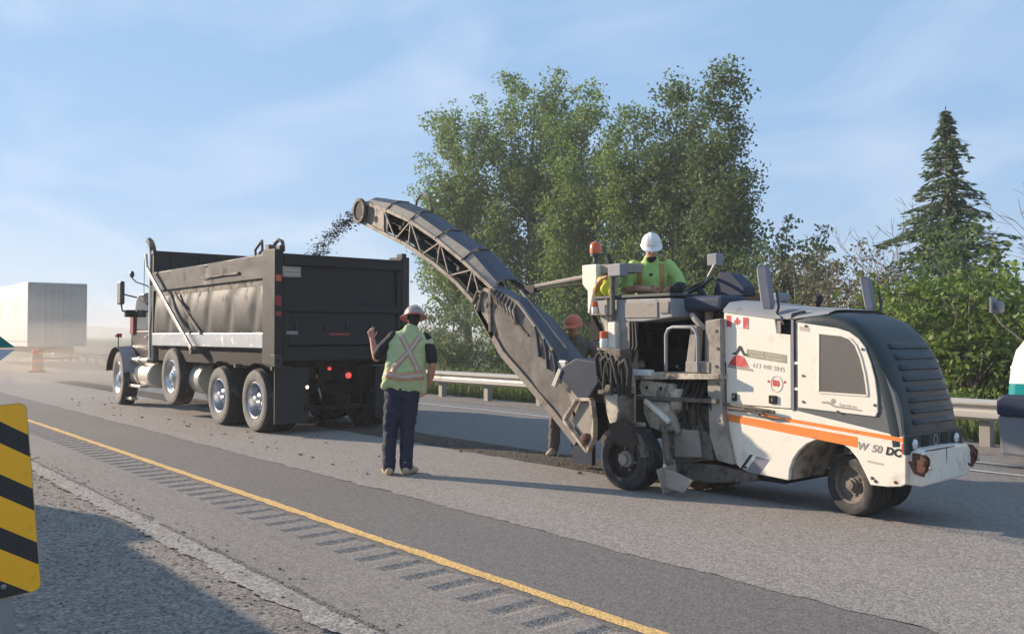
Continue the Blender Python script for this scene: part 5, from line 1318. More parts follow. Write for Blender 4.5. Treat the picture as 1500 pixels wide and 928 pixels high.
# head: side plate, drum roller ring
mb = MB(); mb.prism([Ln[0], (-12.36, 3.68), Un[0], (-11.60, 3.45), (-11.62, 3.12), (-11.608, 3.087)], Y0 + 0.01, Y0 + 0.03); hp = build('head_plate', mb, M['conveyor_frame'], cv, bevel=0.004)
mb = MB(); mb.lathe([(0.055, 0), (0.055, .004), (0, .004)], (-11.95, Y0 + 0.01, 3.36), (0, -1, 0), 12); build('plate_hole', mb, M['black_void'], hp)
mb = MB(); mb.prism([Ln[0], (-12.36, 3.68), Un[0], (-11.60, 3.45), (-11.62, 3.12), (-11.608, 3.087)], Y1 - 0.03, Y1 - 0.01); build('head_plate', mb, M['conveyor_frame'], cv)
mb = MB(); mb.lathe([(0.135, -0.06), (0.15, -0.03), (0.15, 0.60), (0.135, 0.63)], (-12.36, Y0, 3.53), (0, 1, 0), 24); rl = build('head_roller', mb, M['belt'], cv, smooth=40)
mb = MB()
for i in range(24):
    a0, a1 = 2 * PI * i / 24, 2 * PI * (i + 1) / 24
    mb.bar((-12.36 + .155 * math.cos(a0), Y0 - .05, 3.53 + .175 * math.sin(a0)), (-12.36 + .155 * math.cos(a1), Y0 - .05, 3.53 + .175 * math.sin(a1)), .05, .05, up=(0, 1, 0))
build('roller_ring', mb, M['grimy_steel'], rl)
# belt with carried material, return belt
for P, d, m, nm in ((Un, -0.16, 'belt', 'belt'), (Ln, 0.05, 'belt', 'return_belt')):
    rows = [[(x, Y0 + .05, z + d), (x, (Y0 + Y1) / 2, z + d - .02), (x, Y1 - .05, z + d)] for x, z in P]
    mb = MB(); mb.loft(rows); o = build(nm, mb, M[m], cv); o.modifiers.new('solid', 'SOLIDIFY').thickness = 0.012
mb = MB(); rr = random.Random(3)
for k in range(90):
    q = lerp(Un, rr.random()); c0 = Vector((q[0], rr.uniform(7.2, 7.5), q[1] - .12)); mb.ball(c0, (rr.uniform(.02, .05),) * 3, 6)
tag(build('carried_millings', mb, M['millings'], cv), kind='stuff')
for t in (.3, .45, .6, .75, .9):
    for P_, dz, rr_ in ((Un, -.18, .035), (Ln, .02, .03)):
        q = lerp(P_, t); mb = MB(); mb.tube([(q[0], Y0 + .02, q[1] + dz), (q[0], Y1 - .02, q[1] + dz)], rr_, 8); build('idler_roller', mb, M['grimy_steel'], cv, smooth=40)
mb = MB(); mb.tube([(-11.60, Y1 - .02, 3.50), (-11.55, Y1 - .02, 3.66), (-11.40, Y1 - .02, 3.74), (-11.22, Y1 - .02, 3.66), (-11.12, Y1 - .02, 3.42)], .018, 8); build('lifting_loop', mb, M['grimy_steel'], cv, smooth=60)
# hinge section and lower canvas-sided chute
Lt = [(-8.985, 2.17), (-8.45, 1.985), (-8.07, 1.655), (-7.72, 1.325), (-7.48, 1.05)]
Lb = [(-9.30, 1.97), (-8.754, 1.36), (-8.224, .985), (-7.756, .64), (-7.40, .36)]
mb = MB(); rows = []
for i in range(41):
    t = i / 40; a_ = lerp(Lt, t); b_ = lerp(Lb, t); row = []
    for j in range(13):
        s_ = j / 12; x = a_[0] + (b_[0] - a_[0]) * s_; z = a_[1] + (b_[1] - a_[1]) * s_
        row.append((x, Y0 - 0.02 - 0.05 * math.sin(PI * s_) + 0.022 * _n.noise(Vector((x * 2.2, z * 2.2, 0))) + .012 * math.sin(9 * (x + z)) , z))
    rows.append(row)
mb.loft(rows); build('canvas_side', mb, M['canvas'], cv, smooth=180)
mb = MB(); rows = []
for i in range(41):
    t = i / 40; a_ = lerp(Lt, t)
    rows.append([(a_[0], Y0 - .03, a_[1]), (a_[0] - .01, Y0 + .1, a_[1] + .045 + .012 * _n.noise(Vector((a_[0] * 3, 0, 1)))), (a_[0] - .02, Y1 - .1, a_[1] - .13 + .012 * _n.noise(Vector((a_[0] * 3, 0, 5)))), (a_[0] - .02, Y1 + .03, a_[1] - .19), (lerp(Lb, t)[0], Y1 + .02, lerp(Lb, t)[1])])
mb.loft(rows); build('chute_cover', mb, M['cover_blue'], cv, smooth=50)
mb = MB()
for i in range(len(Lb) - 1): mb.bar((Lb[i][0], Y0 - .03, Lb[i][1] - .03), (Lb[i + 1][0], Y0 - .03, Lb[i + 1][1] - .03), .06, .085)
build('lower_rail', mb, M['conveyor_frame'], cv)
mb = MB()
for i in range(len(Lb) - 1): mb.bar((Lb[i][0], Y1, Lb[i][1] - .03), (Lb[i + 1][0], Y1, Lb[i + 1][1] - .03), .05, .08)
build('lower_rail', mb, M['conveyor_frame'], cv)
mb = MB(); rows = [[(x, Y0, z - .02), (x, Y1, z - .02)] for x, z in Lb]; mb.loft(rows); o = build('return_belt', mb, M['belt'], cv); o.modifiers.new('solid', 'SOLIDIFY').thickness = .012
mb = MB(); mb.prism([(-9.12, 2.18), (-8.94, 2.14), (-8.86, 1.62), (-8.96, 1.50), (-9.34, 1.93)], Y0 - .06, Y0 - .03); hg = build('hinge_plate', mb, M['conveyor_frame'], cv, bevel=.006)
mb = MB(); mb.box(-8.975, -8.93, Y0 - .10, Y0 - .06, 1.60, 2.16); mb.tube([(-9.05, Y0 - .09, 1.95), (-9.05, Y1, 1.95)], .03, 10); mb.tube([(-9.32, Y0 - .08, 1.98), (-9.22, Y0 - .08, 2.13), (-9.12, Y0 - .08, 2.12), (-9.16, Y0 - .08, 2.02), (-9.22, Y0 - .08, 1.88)], .026, 8); build('hinge_pin', mb, M['grimy_steel'], hg, smooth=50)
mb = MB(); mb.tube([(-8.86, Y0 - .07, 2.0), (-8.45, Y0 - .07, 1.72)], .032, 10); mb.tube([(-8.45, Y0 - .07, 1.72), (-8.22, Y0 - .07, 1.56)], .018, 8); build('fold_cylinder', mb, M['grimy_steel'], cv, smooth=50)
mb = MB(); rr = random.Random(6)
for k in range(7):
    x = -8.92 + .07 * k; mb.tube([(x, Y0 - .02, 2.14 - .03 * k), (x + .03, Y0 - .10, 2.10 - .04 * k), (x + .07, Y0 - .08, 2.0 - .05 * k)], .02, 6)
build('hinge_clutter', mb, M['grimy_steel'], cv, smooth=50)
mb = MB(); mb.tube([(-8.45, Y0 - .05, 1.98), (-7.80, Y0 - .05, 1.38)], .02, 8); mb.tube([(-8.6, Y0 + .12, 2.13), (-7.75, Y0 + .12, 1.40)], .016, 8); build('cover_rail', mb, M['cover_tan'], cv, smooth=50)
mb = MB()
for k in range(3):
    s_ = .25 + .22 * k
    mb.tube([(-8.10 + .16 * k, Y0 - .06, 1.66 - .15 * k), (-8.02 + .16 * k, Y0 - .09, 1.50 - .15 * k), (-8.0 + .15 * k, Y0 - .08, 1.30 - .14 * k)], .022, 6)
build('canvas_fold', mb, M['bluegrey_box'], cv, smooth=60)
mb = MB(); mb.box(-7.70, -7.55, Y0 - .07, Y0 - .03, 1.10, 1.27); build('lamp_box', mb, M['galvanised'], cv, bevel=.02)
# support boom to the console
mb = MB(); mb.tube([(-8.62, 7.40, 2.17), (-7.12, 7.35, 2.285)], .032, 10); bo_ = build('support_boom', mb, M['dusty_taupe'], cv, smooth=50)
mb = MB(); mb.tube([(-8.62, 7.40, 2.13), (-8.0, 7.36, 2.16), (-7.55, 7.35, 2.17), (-7.12, 7.33, 2.25)], .014, 6); mb.box(-8.68, -8.5, 7.36, 7.46, 2.10, 2.2); build('boom_cable', mb, M['black_rubber'], bo_)

# loose things on the machine
mb = MB(); rr = random.Random(8); rows = []
for i in range(15):
    t = i / 14; row = []
    for j in range(13):
        s_ = j / 12
        x = -6.955 + .24 * t + .02 * math.sin(7 * s_); z = 2.19 - .235 * s_ * (1 - .10 * math.sin(5 * t)) + .02 * math.sin(PI * t); y = 6.96 - .05 * math.sin(PI * s_) - .02 * math.sin(11 * t + 3 * s_)
        row.append((x, y, z))
    rows.append(row)
mb.loft(rows); vst = build('safety_vest', mb, M['hivis_yellow'], smooth=180); vst.modifiers.new('solid', 'SOLIDIFY').thickness = .008
tag(vst, 'yellow safety vest draped over the front console beside the cream box', 'vest')
mb = MB(); mb.tube([(-6.955, 6.915, 2.03), (-6.90, 6.895, 2.12), (-6.84, 6.90, 2.17), (-6.77, 6.915, 2.19)], .02, 8, side=(0, 0, 1)); build('vest_band', mb, M['hivis_orange'], vst, smooth=60)
for (x, z, r_, h, lab) in ((-6.888, 1.795, .032, .12, 'orange and white marking paint can clipped below the beacon box'), (-6.745, 1.425, .045, .17, 'larger orange and white marking can above the black hoses')):
    c = tag(empty('paint_can', (x, 6.84, z), None), lab, 'paint can')
    mb = MB(); mb.lathe([(r_ * .9, 0), (r_, .01), (r_, h * .55), (r_ * .9, h * .62)], (x, 6.84, z), (0, 0, 1), 16); build('can_body', mb, M['decal_white'], c, smooth=40)
    mb = MB(); mb.lathe([(r_ * 1.05, h * .60), (r_ * 1.05, h * .98), (r_ * .8, h * 1.05), (0, h * 1.06)], (x, 6.84, z), (0, 0, 1), 16); build('can_cap', mb, M['amber_lamp'], c, smooth=40)
mb = MB(); mb.box(-6.93, -6.70, 6.82, 6.90, 1.78, 1.794); mb.box(-6.80, -6.62, 6.79, 6.91, 1.40, 1.424); mb.box(-6.80, -6.76, 6.905, 6.93, 1.40, 1.95); build('can_holder', mb, M['dirty_cream'], pf)

# ================================================================== PEOPLE
def frame(o, ang):
    m = Matrix.Translation(Vector(o)) @ Matrix.Rotation(R(ang), 4, 'Z')
    return m
def baked(name, mb, m, parent, voxel, smooth=3, fac=0.5):
    """union of the overlapping tubes as one continuous, smoothed surface"""
    me = mb.mesh(name, [M[m]])
    ob = bpy.data.objects.new(name, me); C.objects.link(ob)
    rm = ob.modifiers.new('r', 'REMESH'); rm.mode = 'VOXEL'; rm.voxel_size = voxel; rm.use_smooth_shade = True
    sm = ob.modifiers.new('s', 'SMOOTH'); sm.iterations = smooth; sm.factor = fac
    dg = bpy.context.evaluated_depsgraph_get()
    e = bpy.data.meshes.new_from_object(ob.evaluated_get(dg), depsgraph=dg)
    bpy.data.objects.remove(ob); bpy.data.meshes.remove(me)
    n = len(e.vertices); co = np.empty(n * 3, dtype=np.float32); e.vertices.foreach_get('co', co); co = co.reshape(-1, 3)
    if m not in ('skin', 'skin_tan', 'hair_dark'):                # cloth: folds and sags
        nn = np.empty(n * 3, dtype=np.float32); e.vertices.foreach_get('normal', nn); nn = nn.reshape(-1, 3)
        amp = .011 if name in ('trousers', 'vest') else .006
        ds = np.array([_n.noise(Vector((c[0] * 9, c[1] * 9, c[2] * 15))) + .6 * _n.noise(Vector((c[0] * 22 + 5, c[1] * 22, c[2] * 26))) for c in co], dtype=np.float32)
        co = co + nn * (ds * amp)[:, None]
    o = Vector(((co[:, 0].min() + co[:, 0].max()) / 2, (co[:, 1].min() + co[:, 1].max()) / 2, co[:, 2].min()))
    e.vertices.foreach_set('co', (co - np.array(o, dtype=np.float32)).ravel())
    if not e.materials: e.materials.append(M[m])
    e.polygons.foreach_set('use_smooth', [True] * len(e.polygons)); e.update(); e.name = name
    r_ = bpy.data.objects.new(name, e); C.objects.link(r_); r_['_w'] = tuple(o)
    if parent is not None: r_.parent = parent; r_.location = o - wloc(parent)
    else: r_.location = o
    return r_
class Org:
    def __init__(s, T): s.T = T; s.mb = MB()
    def chain(s, pts, rs, side=(1, 0, 0), n=14):
        s.mb.tube([s.T @ Vector(p) for p in pts], rs, n, side=tuple(s.T.to_3x3() @ Vector(side)), dome=True); return s
    def ball(s, c, r, n=14):
        k = len(s.mb.v); s.mb.ball((0, 0, 0), r, n)
        s.mb.v[k:] = [tuple(s.T @ (Vector(c) + Vector(q))) for q in s.mb.v[k:]]; return s
    def hand(s, w, d, th, palm, curl=0.5, k=1.0):
        """w wrist, d hand direction, th towards the thumb, palm: the way the fingers curl"""
        w, d, th, palm = Vector(w), Vector(d).normalized(), Vector(th), Vector(palm)
        th = (th - d * th.dot(d)).normalized(); palm = (palm - d * palm.dot(d) - th * palm.dot(th)).normalized()
        s.chain([w - d * .02, w + d * .03 * k, w + d * .085 * k], [(.026 * k, .019 * k), (.036 * k, .019 * k), (.040 * k, .014 * k)], side=tuple(th))
        for i, (L, of) in enumerate(((.066, .031), (.076, .011), (.070, -.010), (.054, -.029))):
            b = w + d * (.084 - .004 * abs(i - 1)) * k + th * of * k; pts = [b - d * .012]; a = 0.0; c = curl * (1 + .10 * i)
            dd = d + th * (0.10 - .07 * i); dd.normalize()
            for f, inc in ((.42, .55), (.32, .9), (.26, .7)):
                a += c * inc; pts.append(pts[-1] + (dd * math.cos(a) + palm * math.sin(a)) * L * f * k * 1.25)
            s.chain(pts, [.0095 * k, .009 * k, .0085 * k, .0075 * k], side=tuple(th), n=8)
        b = w + d * .022 * k + th * .024 * k
        t1 = (th * .75 + d * .6 + palm * .35).normalized(); t2 = (th * .35 + d * .8 + palm * .5).normalized()
        s.chain([b, b + t1 * .036 * k, b + t1 * .036 * k + t2 * .034 * k], [.014 * k, .0115 * k, .0085 * k], side=tuple(palm), n=8); return s
    def head(s, c, fw=(0, 1, 0), up=(0, 0, 1), k=1.0):
        c, f, u = Vector(c), Vector(fw).normalized(), Vector(up); u = (u - f * u.dot(f)).normalized(); r_ = f.cross(u)
        P = lambda a, b, h: tuple(c + r_ * a * k + f * b * k + u * h * k)
        s.chain([P(0, -.02, .035), P(0, .012, .03)], [(.074, .082), (.072, .082)], side=tuple(r_))
        s.chain([P(0, .02, .0), P(0, .045, -.055), P(0, .06, -.095)], [(.066, .055), (.056, .045), (.030, .024)], side=tuple(r_))
        s.chain([P(0, .088, .01), P(0, .103, -.022)], [.010, .014], n=8)                      # nose
        s.chain([P(-.04, .078, .028), P(.04, .078, .028)], [.012, .012], n=8)                  # brow
        for q in (-1, 1):
            s.chain([P(q * .076, -.005, .018), P(q * .078, -.008, -.022)], [(.008, .017), (.007, .012)], side=tuple(r_), n=8)
        s.chain([P(-.02, .088, -.058), P(.02, .088, -.058)], [.008, .008], n=8)                # lips
        return P
    def bake(s, name, m, parent, voxel, smooth=3): return baked(name, s.mb, m, parent, voxel, smooth)

def hard_hat(T, c, fw, up, parent, shell, brim_m, full=True, k=1.0):
    c, f, u = Vector(c), Vector(fw).normalized(), Vector(up); u = (u - f * u.dot(f)).normalized(); r_ = f.cross(u)
    W_ = lambda a, b, h: tuple(T @ (c + r_ * a * k + f * b * k + u * h * k))
    e = empty('hard_hat', T @ c, parent)
    mb = MB(); n = 24; rows = []
    for ph in (0, 15, 32, 50, 66, 80, 90):
        cr_, sr = math.cos(R(ph)), math.sin(R(ph)); row = []
        for i in range(n):
            a = 2 * PI * i / n; ridge = 0.0
            x = (.112 * cr_ ** .8) * math.sin(a); y = (.138 * cr_ ** .8) * math.cos(a); row.append(W_(x, y, .125 * sr + ridge * sr))
        rows.append(row)
    mb.loft(rows, close=True, caps=True); build('shell', mb, M[shell], e, smooth=60)
    mb = MB(); rows = []
    for i in range(n + 1):
        a = 2 * PI * i / n; fr = max(0, math.cos(a)); wd = (.035 + .022 * fr) if full else (.008 + .05 * fr ** 2)
        rows.append([W_(.110 * math.sin(a), .136 * math.cos(a), .012), W_((.112 + wd) * math.sin(a), (.138 + wd) * math.cos(a), -.008 - .010 * fr), W_((.112 + wd) * math.sin(a), (.138 + wd) * math.cos(a), -.014 - .010 * fr), W_(.108 * math.sin(a), .134 * math.cos(a), -.002)])
    mb.loft(rows); build('brim', mb, M[brim_m], e, smooth=50)
    mb = MB(); mb.tube([W_(0, .138, .03), W_(0, .124, .068), W_(0, .085, .108), W_(0, 0, .128), W_(0, -.085, .108), W_(0, -.124, .066)], [(.022, .006)] * 6, 8, side=tuple(T.to_3x3() @ r_)); build('crest', mb, M[shell], e, smooth=50)
    return e

def strap(T, ob, pts, w, m, parent, sgn=-1, name='strap', lift=.005):
    me = ob.data; L = Vector(ob['_w'])
    bvh = BVHTree.FromPolygons([tuple(v.co + L) for v in me.vertices], [tuple(p.vertices) for p in me.polygons])
    d = (T.to_3x3() @ Vector((0, -sgn, 0))).normalized(); rows = []; P = [Vector((p[0], 0, p[1])) for p in pts]
    for i in range(len(P) - 1):
        for k in range(10 if i < len(P) - 2 else 11):
            c = P[i].lerp(P[i + 1], k / 10); t = (P[i + 1] - P[i]).normalized(); s_ = Vector((t.z, 0, -t.x)); row = []
            for q in (-.5, -.25, 0, .25, .5):
                o = T @ (c + s_ * w * q + Vector((0, sgn * 1.0, 0))); h = bvh.ray_cast(o, d)
                if h[0] is None: row = None; break
                row.append(tuple(h[0] - d * lift))
            if row: rows.append(row)
    if len(rows) < 2: return None
    mb = MB(); mb.loft(rows); o = build(name, mb, M[m], parent, smooth=180)
    o.modifiers.new('solid', 'SOLIDIFY').thickness = .004
    return o

# ---- worker with his back to us, signalling the truck
T = frame((-8.50, 5.36, 0), 57.2)
w1 = tag(empty('person', (-8.50, 5.36, 0)), 'worker seen from behind in lime vest and red-brimmed hard hat, left hand raised', 'person')
b = Org(T)
b.chain([(.05, 0, .95), (.06, 0, 1.12), (.09, .02, 1.36), (.11, .03, 1.50), (.13, .035, 1.58)], [(.15, .105), (.14, .10), (.165, .11), (.16, .085), (.07, .065)])
b.chain([(.13, .035, 1.56), (.15, .06, 1.68)], [.056, .054])
hp_ = b.head((.165, .095, 1.745), fw=(-.25, .93, -.26), up=(.05, .25, .97))
b.chain([(-.075, .03, 1.525), (-.17, .06, 1.42), (-.255, .09, 1.305)], [.062, .052, .043]).chain([(-.255, .09, 1.305), (-.275, .13, 1.40), (-.305, .16, 1.515)], [.043, .045, .030])
b.hand((-.305, .16, 1.515), (-.22, .05, .97), (.9, -.3, .1), (.1, .9, 0), curl=.55)
b.chain([(.30, .03, 1.515), (.355, .0, 1.36), (.375, -.02, 1.225)], [.062, .052, .043]).chain([(.375, -.02, 1.225), (.355, .03, 1.10), (.315, .07, .99)], [.043, .043, .029])
b.hand((.315, .07, .99), (-.2, .12, -.97), (-.3, .9, .1), (-.9, -.2, 0), curl=.45)
for hip, knee, ank in (((-.045, 0, .93), (-.095, .03, .50), (-.105, 0, .09)), ((.13, 0, .93), (.095, .045, .50), (.080, 0, .09))):
    b.chain([hip, knee, ank], [.085, .055, .038])
b.chain([(-.105, -.03, .05), (-.14, .12, .04)], [.038, .034]); b.chain([(.08, -.03, .05), (.15, .10, .04)], [.038, .034])
b.bake('body', 'skin_tan', w1, .006)
o_ = Org(T); o_.chain([(.05, 0, .97), (.05, 0, 1.10), (.055, 0, 1.13)], [(.172, .135), (.165, .125), (.155, .115)])
o_.chain([(-.045, 0, .95), (-.065, .01, .75), (-.095, .03, .50), (-.108, .02, .30), (-.108, -.005, .09)], [(.112, .118), (.105, .11), (.084, .09), (.078, .088), (.076, .085)])
o_.chain([(.135, 0, .95), (.115, .015, .75), (.095, .045, .50), (.088, .03, .30), (.082, -.005, .09)], [(.112, .118), (.104, .11), (.084, .09), (.078, .088), (.076, .085)])
tr_ = o_.bake('trousers', 'navy_cloth', w1, .011, 4)
for side_, (ax, ay), (tx, ty) in (('l', (-.107, -.05), (-.155, .15)), ('r', (.08, -.05), (.18, .11))):
    o_ = Org(T); o_.chain([(ax, ay, .055), (ax + (tx - ax) * .5, ay + (ty - ay) * .5, .05), (tx, ty, .035)], [(.046, .055), (.050, .05), (.046, .034)]); o_.chain([(ax, ay + .02, .05), (ax, ay + .025, .15)], [.05, .055]); o_.bake('boot', 'tan_boot', w1, .008, 2)
o_ = Org(T); o_.chain([(.10, .02, 1.34), (.11, .03, 1.50), (.13, .035, 1.59)], [(.18, .12), (.18, .10), (.085, .08)])
o_.chain([(-.06, .03, 1.53), (-.17, .06, 1.42), (-.225, .08, 1.345)], [.078, .074, .072]); o_.chain([(.29, .03, 1.52), (.355, .0, 1.36), (.368, -.01, 1.29)], [.076, .072, .070])
o_.bake('shirt', 'black_cloth', w1, .010)
o_ = Org(T)
o_.chain([(.065, 0, 1.06), (.07, 0, 1.20), (.095, .02, 1.38), (.11, .03, 1.49), (.12, .03, 1.56), (.13, .03, 1.60)], [(.250, .155), (.228, .145), (.222, .145), (.225, .125), (.185, .10), (.10, .085)], n=26)
o_.chain([(.24, .03, 1.52), (.325, .02, 1.47)], [(.075, .085), (.07, .075)]); o_.chain([(-.03, .03, 1.52), (-.095, .035, 1.49)], [(.075, .085), (.07, .075)])
o_.chain([(.22, -.01, 1.10), (.26, -.01, .94)], [(.085, .10), (.055, .06)]); o_.chain([(-.10, -.01, 1.10), (-.14, -.01, 1.01)], [(.085, .11), (.06, .08)])
v1 = o_.bake('vest', 'hivis_pale', w1, .011, 5)
for pts_, w_, m, l_ in (([(.235, 1.55), (.13, 1.40), (-.04, 1.22), (-.12, 1.08)], .062, 'hivis_orange', .005), ([(.02, 1.56), (.10, 1.40), (.20, 1.20), (.25, 1.06)], .062, 'hivis_orange', .006), ([(.235, 1.55), (.13, 1.40), (-.04, 1.22), (-.12, 1.08)], .030, 'reflective', .009), ([(.02, 1.56), (.10, 1.40), (.20, 1.20), (.25, 1.06)], .030, 'reflective', .010), ([(-.155, 1.13), (0, 1.10), (.1, 1.10), (.27, 1.12)], .085, 'hivis_orange', .011), ([(-.155, 1.13), (0, 1.10), (.1, 1.10), (.27, 1.12)], .035, 'reflective', .015)):
    strap(T, v1, pts_, w_, m, v1, -1, 'vest_stripe', l_)
hard_hat(T, (.165, .085, 1.775), (-.25, .93, -.22), (.03, .22, .97), w1, 'hat_grey', 'hat_red', True)
o_ = Org(T); o_.chain([(.165, .045, 1.765), (.158, .035, 1.705)], [(.077, .058), (.064, .045)]); o_.bake('hair', 'hair_dark', w1, .008, 2)
for q in (-1, 1):
    mb = MB(); mb.ball(tuple(T @ Vector(hp_(q * .032, .083, .010))), .009, 8); build('eye', mb, M['eye_dark'], w1, smooth=60)

# ---- operator on the machine, looking down at the controls
T = frame((-6.75, 7.60, 0), -138.3)
w2 = tag(empty('person', (-6.75, 7.60, 1.19)), 'machine operator in white hard hat and lime vest, looking down at the console', 'person')
b = Org(T)
b.chain([(0, -.02, 1.80), (0, 0, 1.98), (0, .02, 2.20), (0, .01, 2.33), (0, .02, 2.40)], [(.15, .11), (.145, .105), (.17, .115), (.165, .09), (.07, .065)])
b.chain([(0, .02, 2.38), (0, .065, 2.48)], [.056, .054])
hp_ = b.head((-.005, .105, 2.53), fw=(-.12, .90, -.42), up=(0, .42, .90))
b.chain([(.20, .0, 2.335), (.25, .04, 2.20), (.265, .12, 2.07)], [.062, .052, .043]).chain([(.265, .12, 2.07), (.14, .24, 2.07), (.02, .31, 2.06)], [.043, .043, .030])
b.hand((.02, .31, 2.06), (-.97, .2, -.05), (0, .3, .95), (-.1, .5, -.85), curl=.5)
b.chain([(-.20, .0, 2.335), (-.29, .03, 2.21), (-.335, .08, 2.085)], [.062, .052, .043]).chain([(-.335, .08, 2.085), (-.29, .19, 2.06), (-.215, .28, 2.045)], [.043, .043, .030])
b.hand((-.215, .28, 2.045), (.75, .6, -.1), (-.3, .3, .95), (.1, .5, -.85), curl=.5)
for hip, knee, ank in (((-.10, 0, 1.80), (-.33, .24, 1.72), (-.30, .24, 1.27)), ((.10, 0, 1.80), (.14, .26, 1.66), (.11, .18, 1.27))):
    b.chain([hip, knee, ank], [.088, .058, .040]); b.chain([ank, (ank[0], ank[1] + .14, 1.235)], [.038, .033])
b.bake('body', 'skin', w2, .006)
o_ = Org(T); o_.chain([(0, -.02, 1.80), (0, -.01, 1.95)], [(.17, .13), (.16, .12)])
o_.chain([(-.10, 0, 1.80), (-.22, .13, 1.77), (-.33, .24, 1.72)], [.115, .098, .082]).chain([(-.33, .24, 1.72), (-.315, .24, 1.5), (-.30, .24, 1.28)], [.082, .076, .072])
o_.chain([(.10, 0, 1.80), (.12, .14, 1.74), (.14, .26, 1.66)], [.115, .098, .082]).chain([(.14, .26, 1.66), (.12, .22, 1.45), (.11, .18, 1.28)], [.082, .076, .072])
o_.bake('trousers', 'black_cloth', w2, .011, 4)
for x_, y_ in ((-.30, .24), (.11, .18)):
    o_ = Org(T); o_.chain([(x_, y_ - .03, 1.235), (x_, y_ + .09, 1.232), (x_, y_ + .18, 1.222)], [(.045, .045), (.048, .042), (.044, .032)]); o_.chain([(x_, y_, 1.24), (x_, y_, 1.33)], [.05, .055]); o_.bake('boot', 'tan_boot', w2, .008, 2)
o_ = Org(T); o_.chain([(0, 0, 1.92), (0, .02, 2.20), (0, .01, 2.335), (0, .02, 2.405)], [(.165, .125), (.188, .132), (.182, .105), (.088, .08)], n=22)
o_.chain([(.195, .0, 2.335), (.25, .04, 2.20), (.262, .09, 2.115)], [.080, .075, .072]); o_.chain([(-.195, .0, 2.335), (-.29, .03, 2.21), (-.318, .06, 2.135)], [.080, .075, .072])
sh2 = o_.bake('shirt', 'hivis_lime', w2, .010, 4)
o_ = Org(T); o_.chain([(-.325, .07, 2.11), (-.29, .19, 2.065), (-.225, .275, 2.05)], [.066, .064, .050]); o_.bake('sleeve', 'black_cloth', w2, .009)
o_ = Org(T); o_.chain([(0, .035, 2.375), (0, .04, 2.425)], [(.082, .072), (.066, .062)]); o_.bake('collar', 'black_cloth', w2, .009)
for pts_, w_, m, l_ in (([(.115, 2.40), (.125, 2.25), (.12, 2.0)], .055, 'strap_orange', .005), ([(-.115, 2.40), (-.125, 2.25), (-.12, 2.0)], .055, 'strap_orange', .005), ([(-.02, 2.235), (.02, 2.235)], .03, 'decal_black', .005)):
    strap(T, sh2, pts_, w_, m, sh2, 1, 'vest_stripe', l_)
hard_hat(T, (-.005, .105, 2.58), (-.12, .90, -.42), (0, .42, .90), w2, 'hat_white', 'hat_white', False, 1.0)
o_ = Org(T); P = hp_; o_.chain([P(-.03, .075, -.085), P(0, .085, -.105), P(.03, .075, -.085)], [.022, .024, .022]); o_.bake('beard', 'hair_dark', w2, .006, 2)
for q in (-1, 1):
    mb = MB(); mb.ball(tuple(T @ Vector(hp_(q * .032, .083, .010))), .009, 8); build('eye', mb, M['eye_dark'], w2, smooth=60)
mb = MB(); mb.box(-6.95, -6.55, 7.55, 7.92, 1.60, 1.70); mb.box(-6.8, -6.7, 7.65, 7.75, 1.2, 1.60); build('operator_seat', mb, M['dark_plastic'], pf, bevel=.03)

# ---- third worker, mostly hidden behind the conveyor
T = frame((-8.42, 7.98, 0), -135.0)
w3 = tag(empty('person', (-8.42, 7.98, 0)), 'worker in orange hard hat and dark brown clothes standing behind the conveyor', 'person')
b = Org(T)
b.chain([(.10, 0, .93), (.08, 0, 1.10), (.0, .02, 1.32), (-.04, .02, 1.44), (-.02, .03, 1.52)], [(.15, .105), (.14, .10), (.165, .11), (.16, .085), (.07, .065)])
b.chain([(-.02, .03, 1.50), (-.01, .05, 1.60)], [.056, .054])
hp_ = b.head((0, .07, 1.665), fw=(.35, .90, -.2), up=(.05, .2, .97))
b.chain([(.15, .03, 1.44), (.24, .06, 1.30), (.24, .10, 1.17)], [.062, .052, .043]).chain([(.24, .10, 1.17), (.16, .24, 1.12), (.08, .33, 1.12)], [.043, .043, .030])
b.hand((.08, .33, 1.12), (-.7, .7, 0), (0, .2, .9), (-.4, -.4, -.3), curl=.6)
b.chain([(-.22, .02, 1.43), (-.31, .04, 1.27), (-.31, .10, 1.12)], [.062, .052, .043]).chain([(-.31, .10, 1.12), (-.24, .24, 1.10), (-.15, .33, 1.10)], [.043, .043, .030])
b.hand((-.15, .33, 1.10), (.7, .7, 0), (0, .2, .9), (.4, -.4, -.3), curl=.6)
for hip, knee, ank in (((.19, 0, .92), (.235, .05, .50), (.265, 0, .09)), ((.01, 0, .92), (-.02, .05, .50), (-.04, -.05, .09))):
    b.chain([hip, knee, ank], [.085, .055, .038]); b.chain([ank, (ank[0] + .04, ank[1] + .14, .04)], [.038, .033])
b.bake('body', 'skin_tan', w3, .006)
o_ = Org(T); o_.chain([(.10, 0, .95), (.09, 0, 1.08)], [(.17, .13), (.16, .12)])
o_.chain([(.19, 0, .93), (.235, .05, .50), (.25, .02, .3), (.265, -.005, .10)], [.115, .082, .078, .072]); o_.chain([(.01, 0, .93), (-.02, .05, .50), (-.04, -.05, .10)], [.115, .082, .072]); o_.bake('trousers', 'brown_cloth', w3, .011, 4)
for x_, y_ in ((.265, 0), (-.04, -.05)):
    o_ = Org(T); o_.chain([(x_, y_ - .04, .045), (x_ + .03, y_ + .08, .045), (x_ + .05, y_ + .17, .035)], [(.045, .045), (.048, .042), (.044, .032)]); o_.chain([(x_, y_ - .01, .05), (x_, y_ - .01, .14)], [.05, .055]); o_.bake('boot', 'tan_boot', w3, .008, 2)
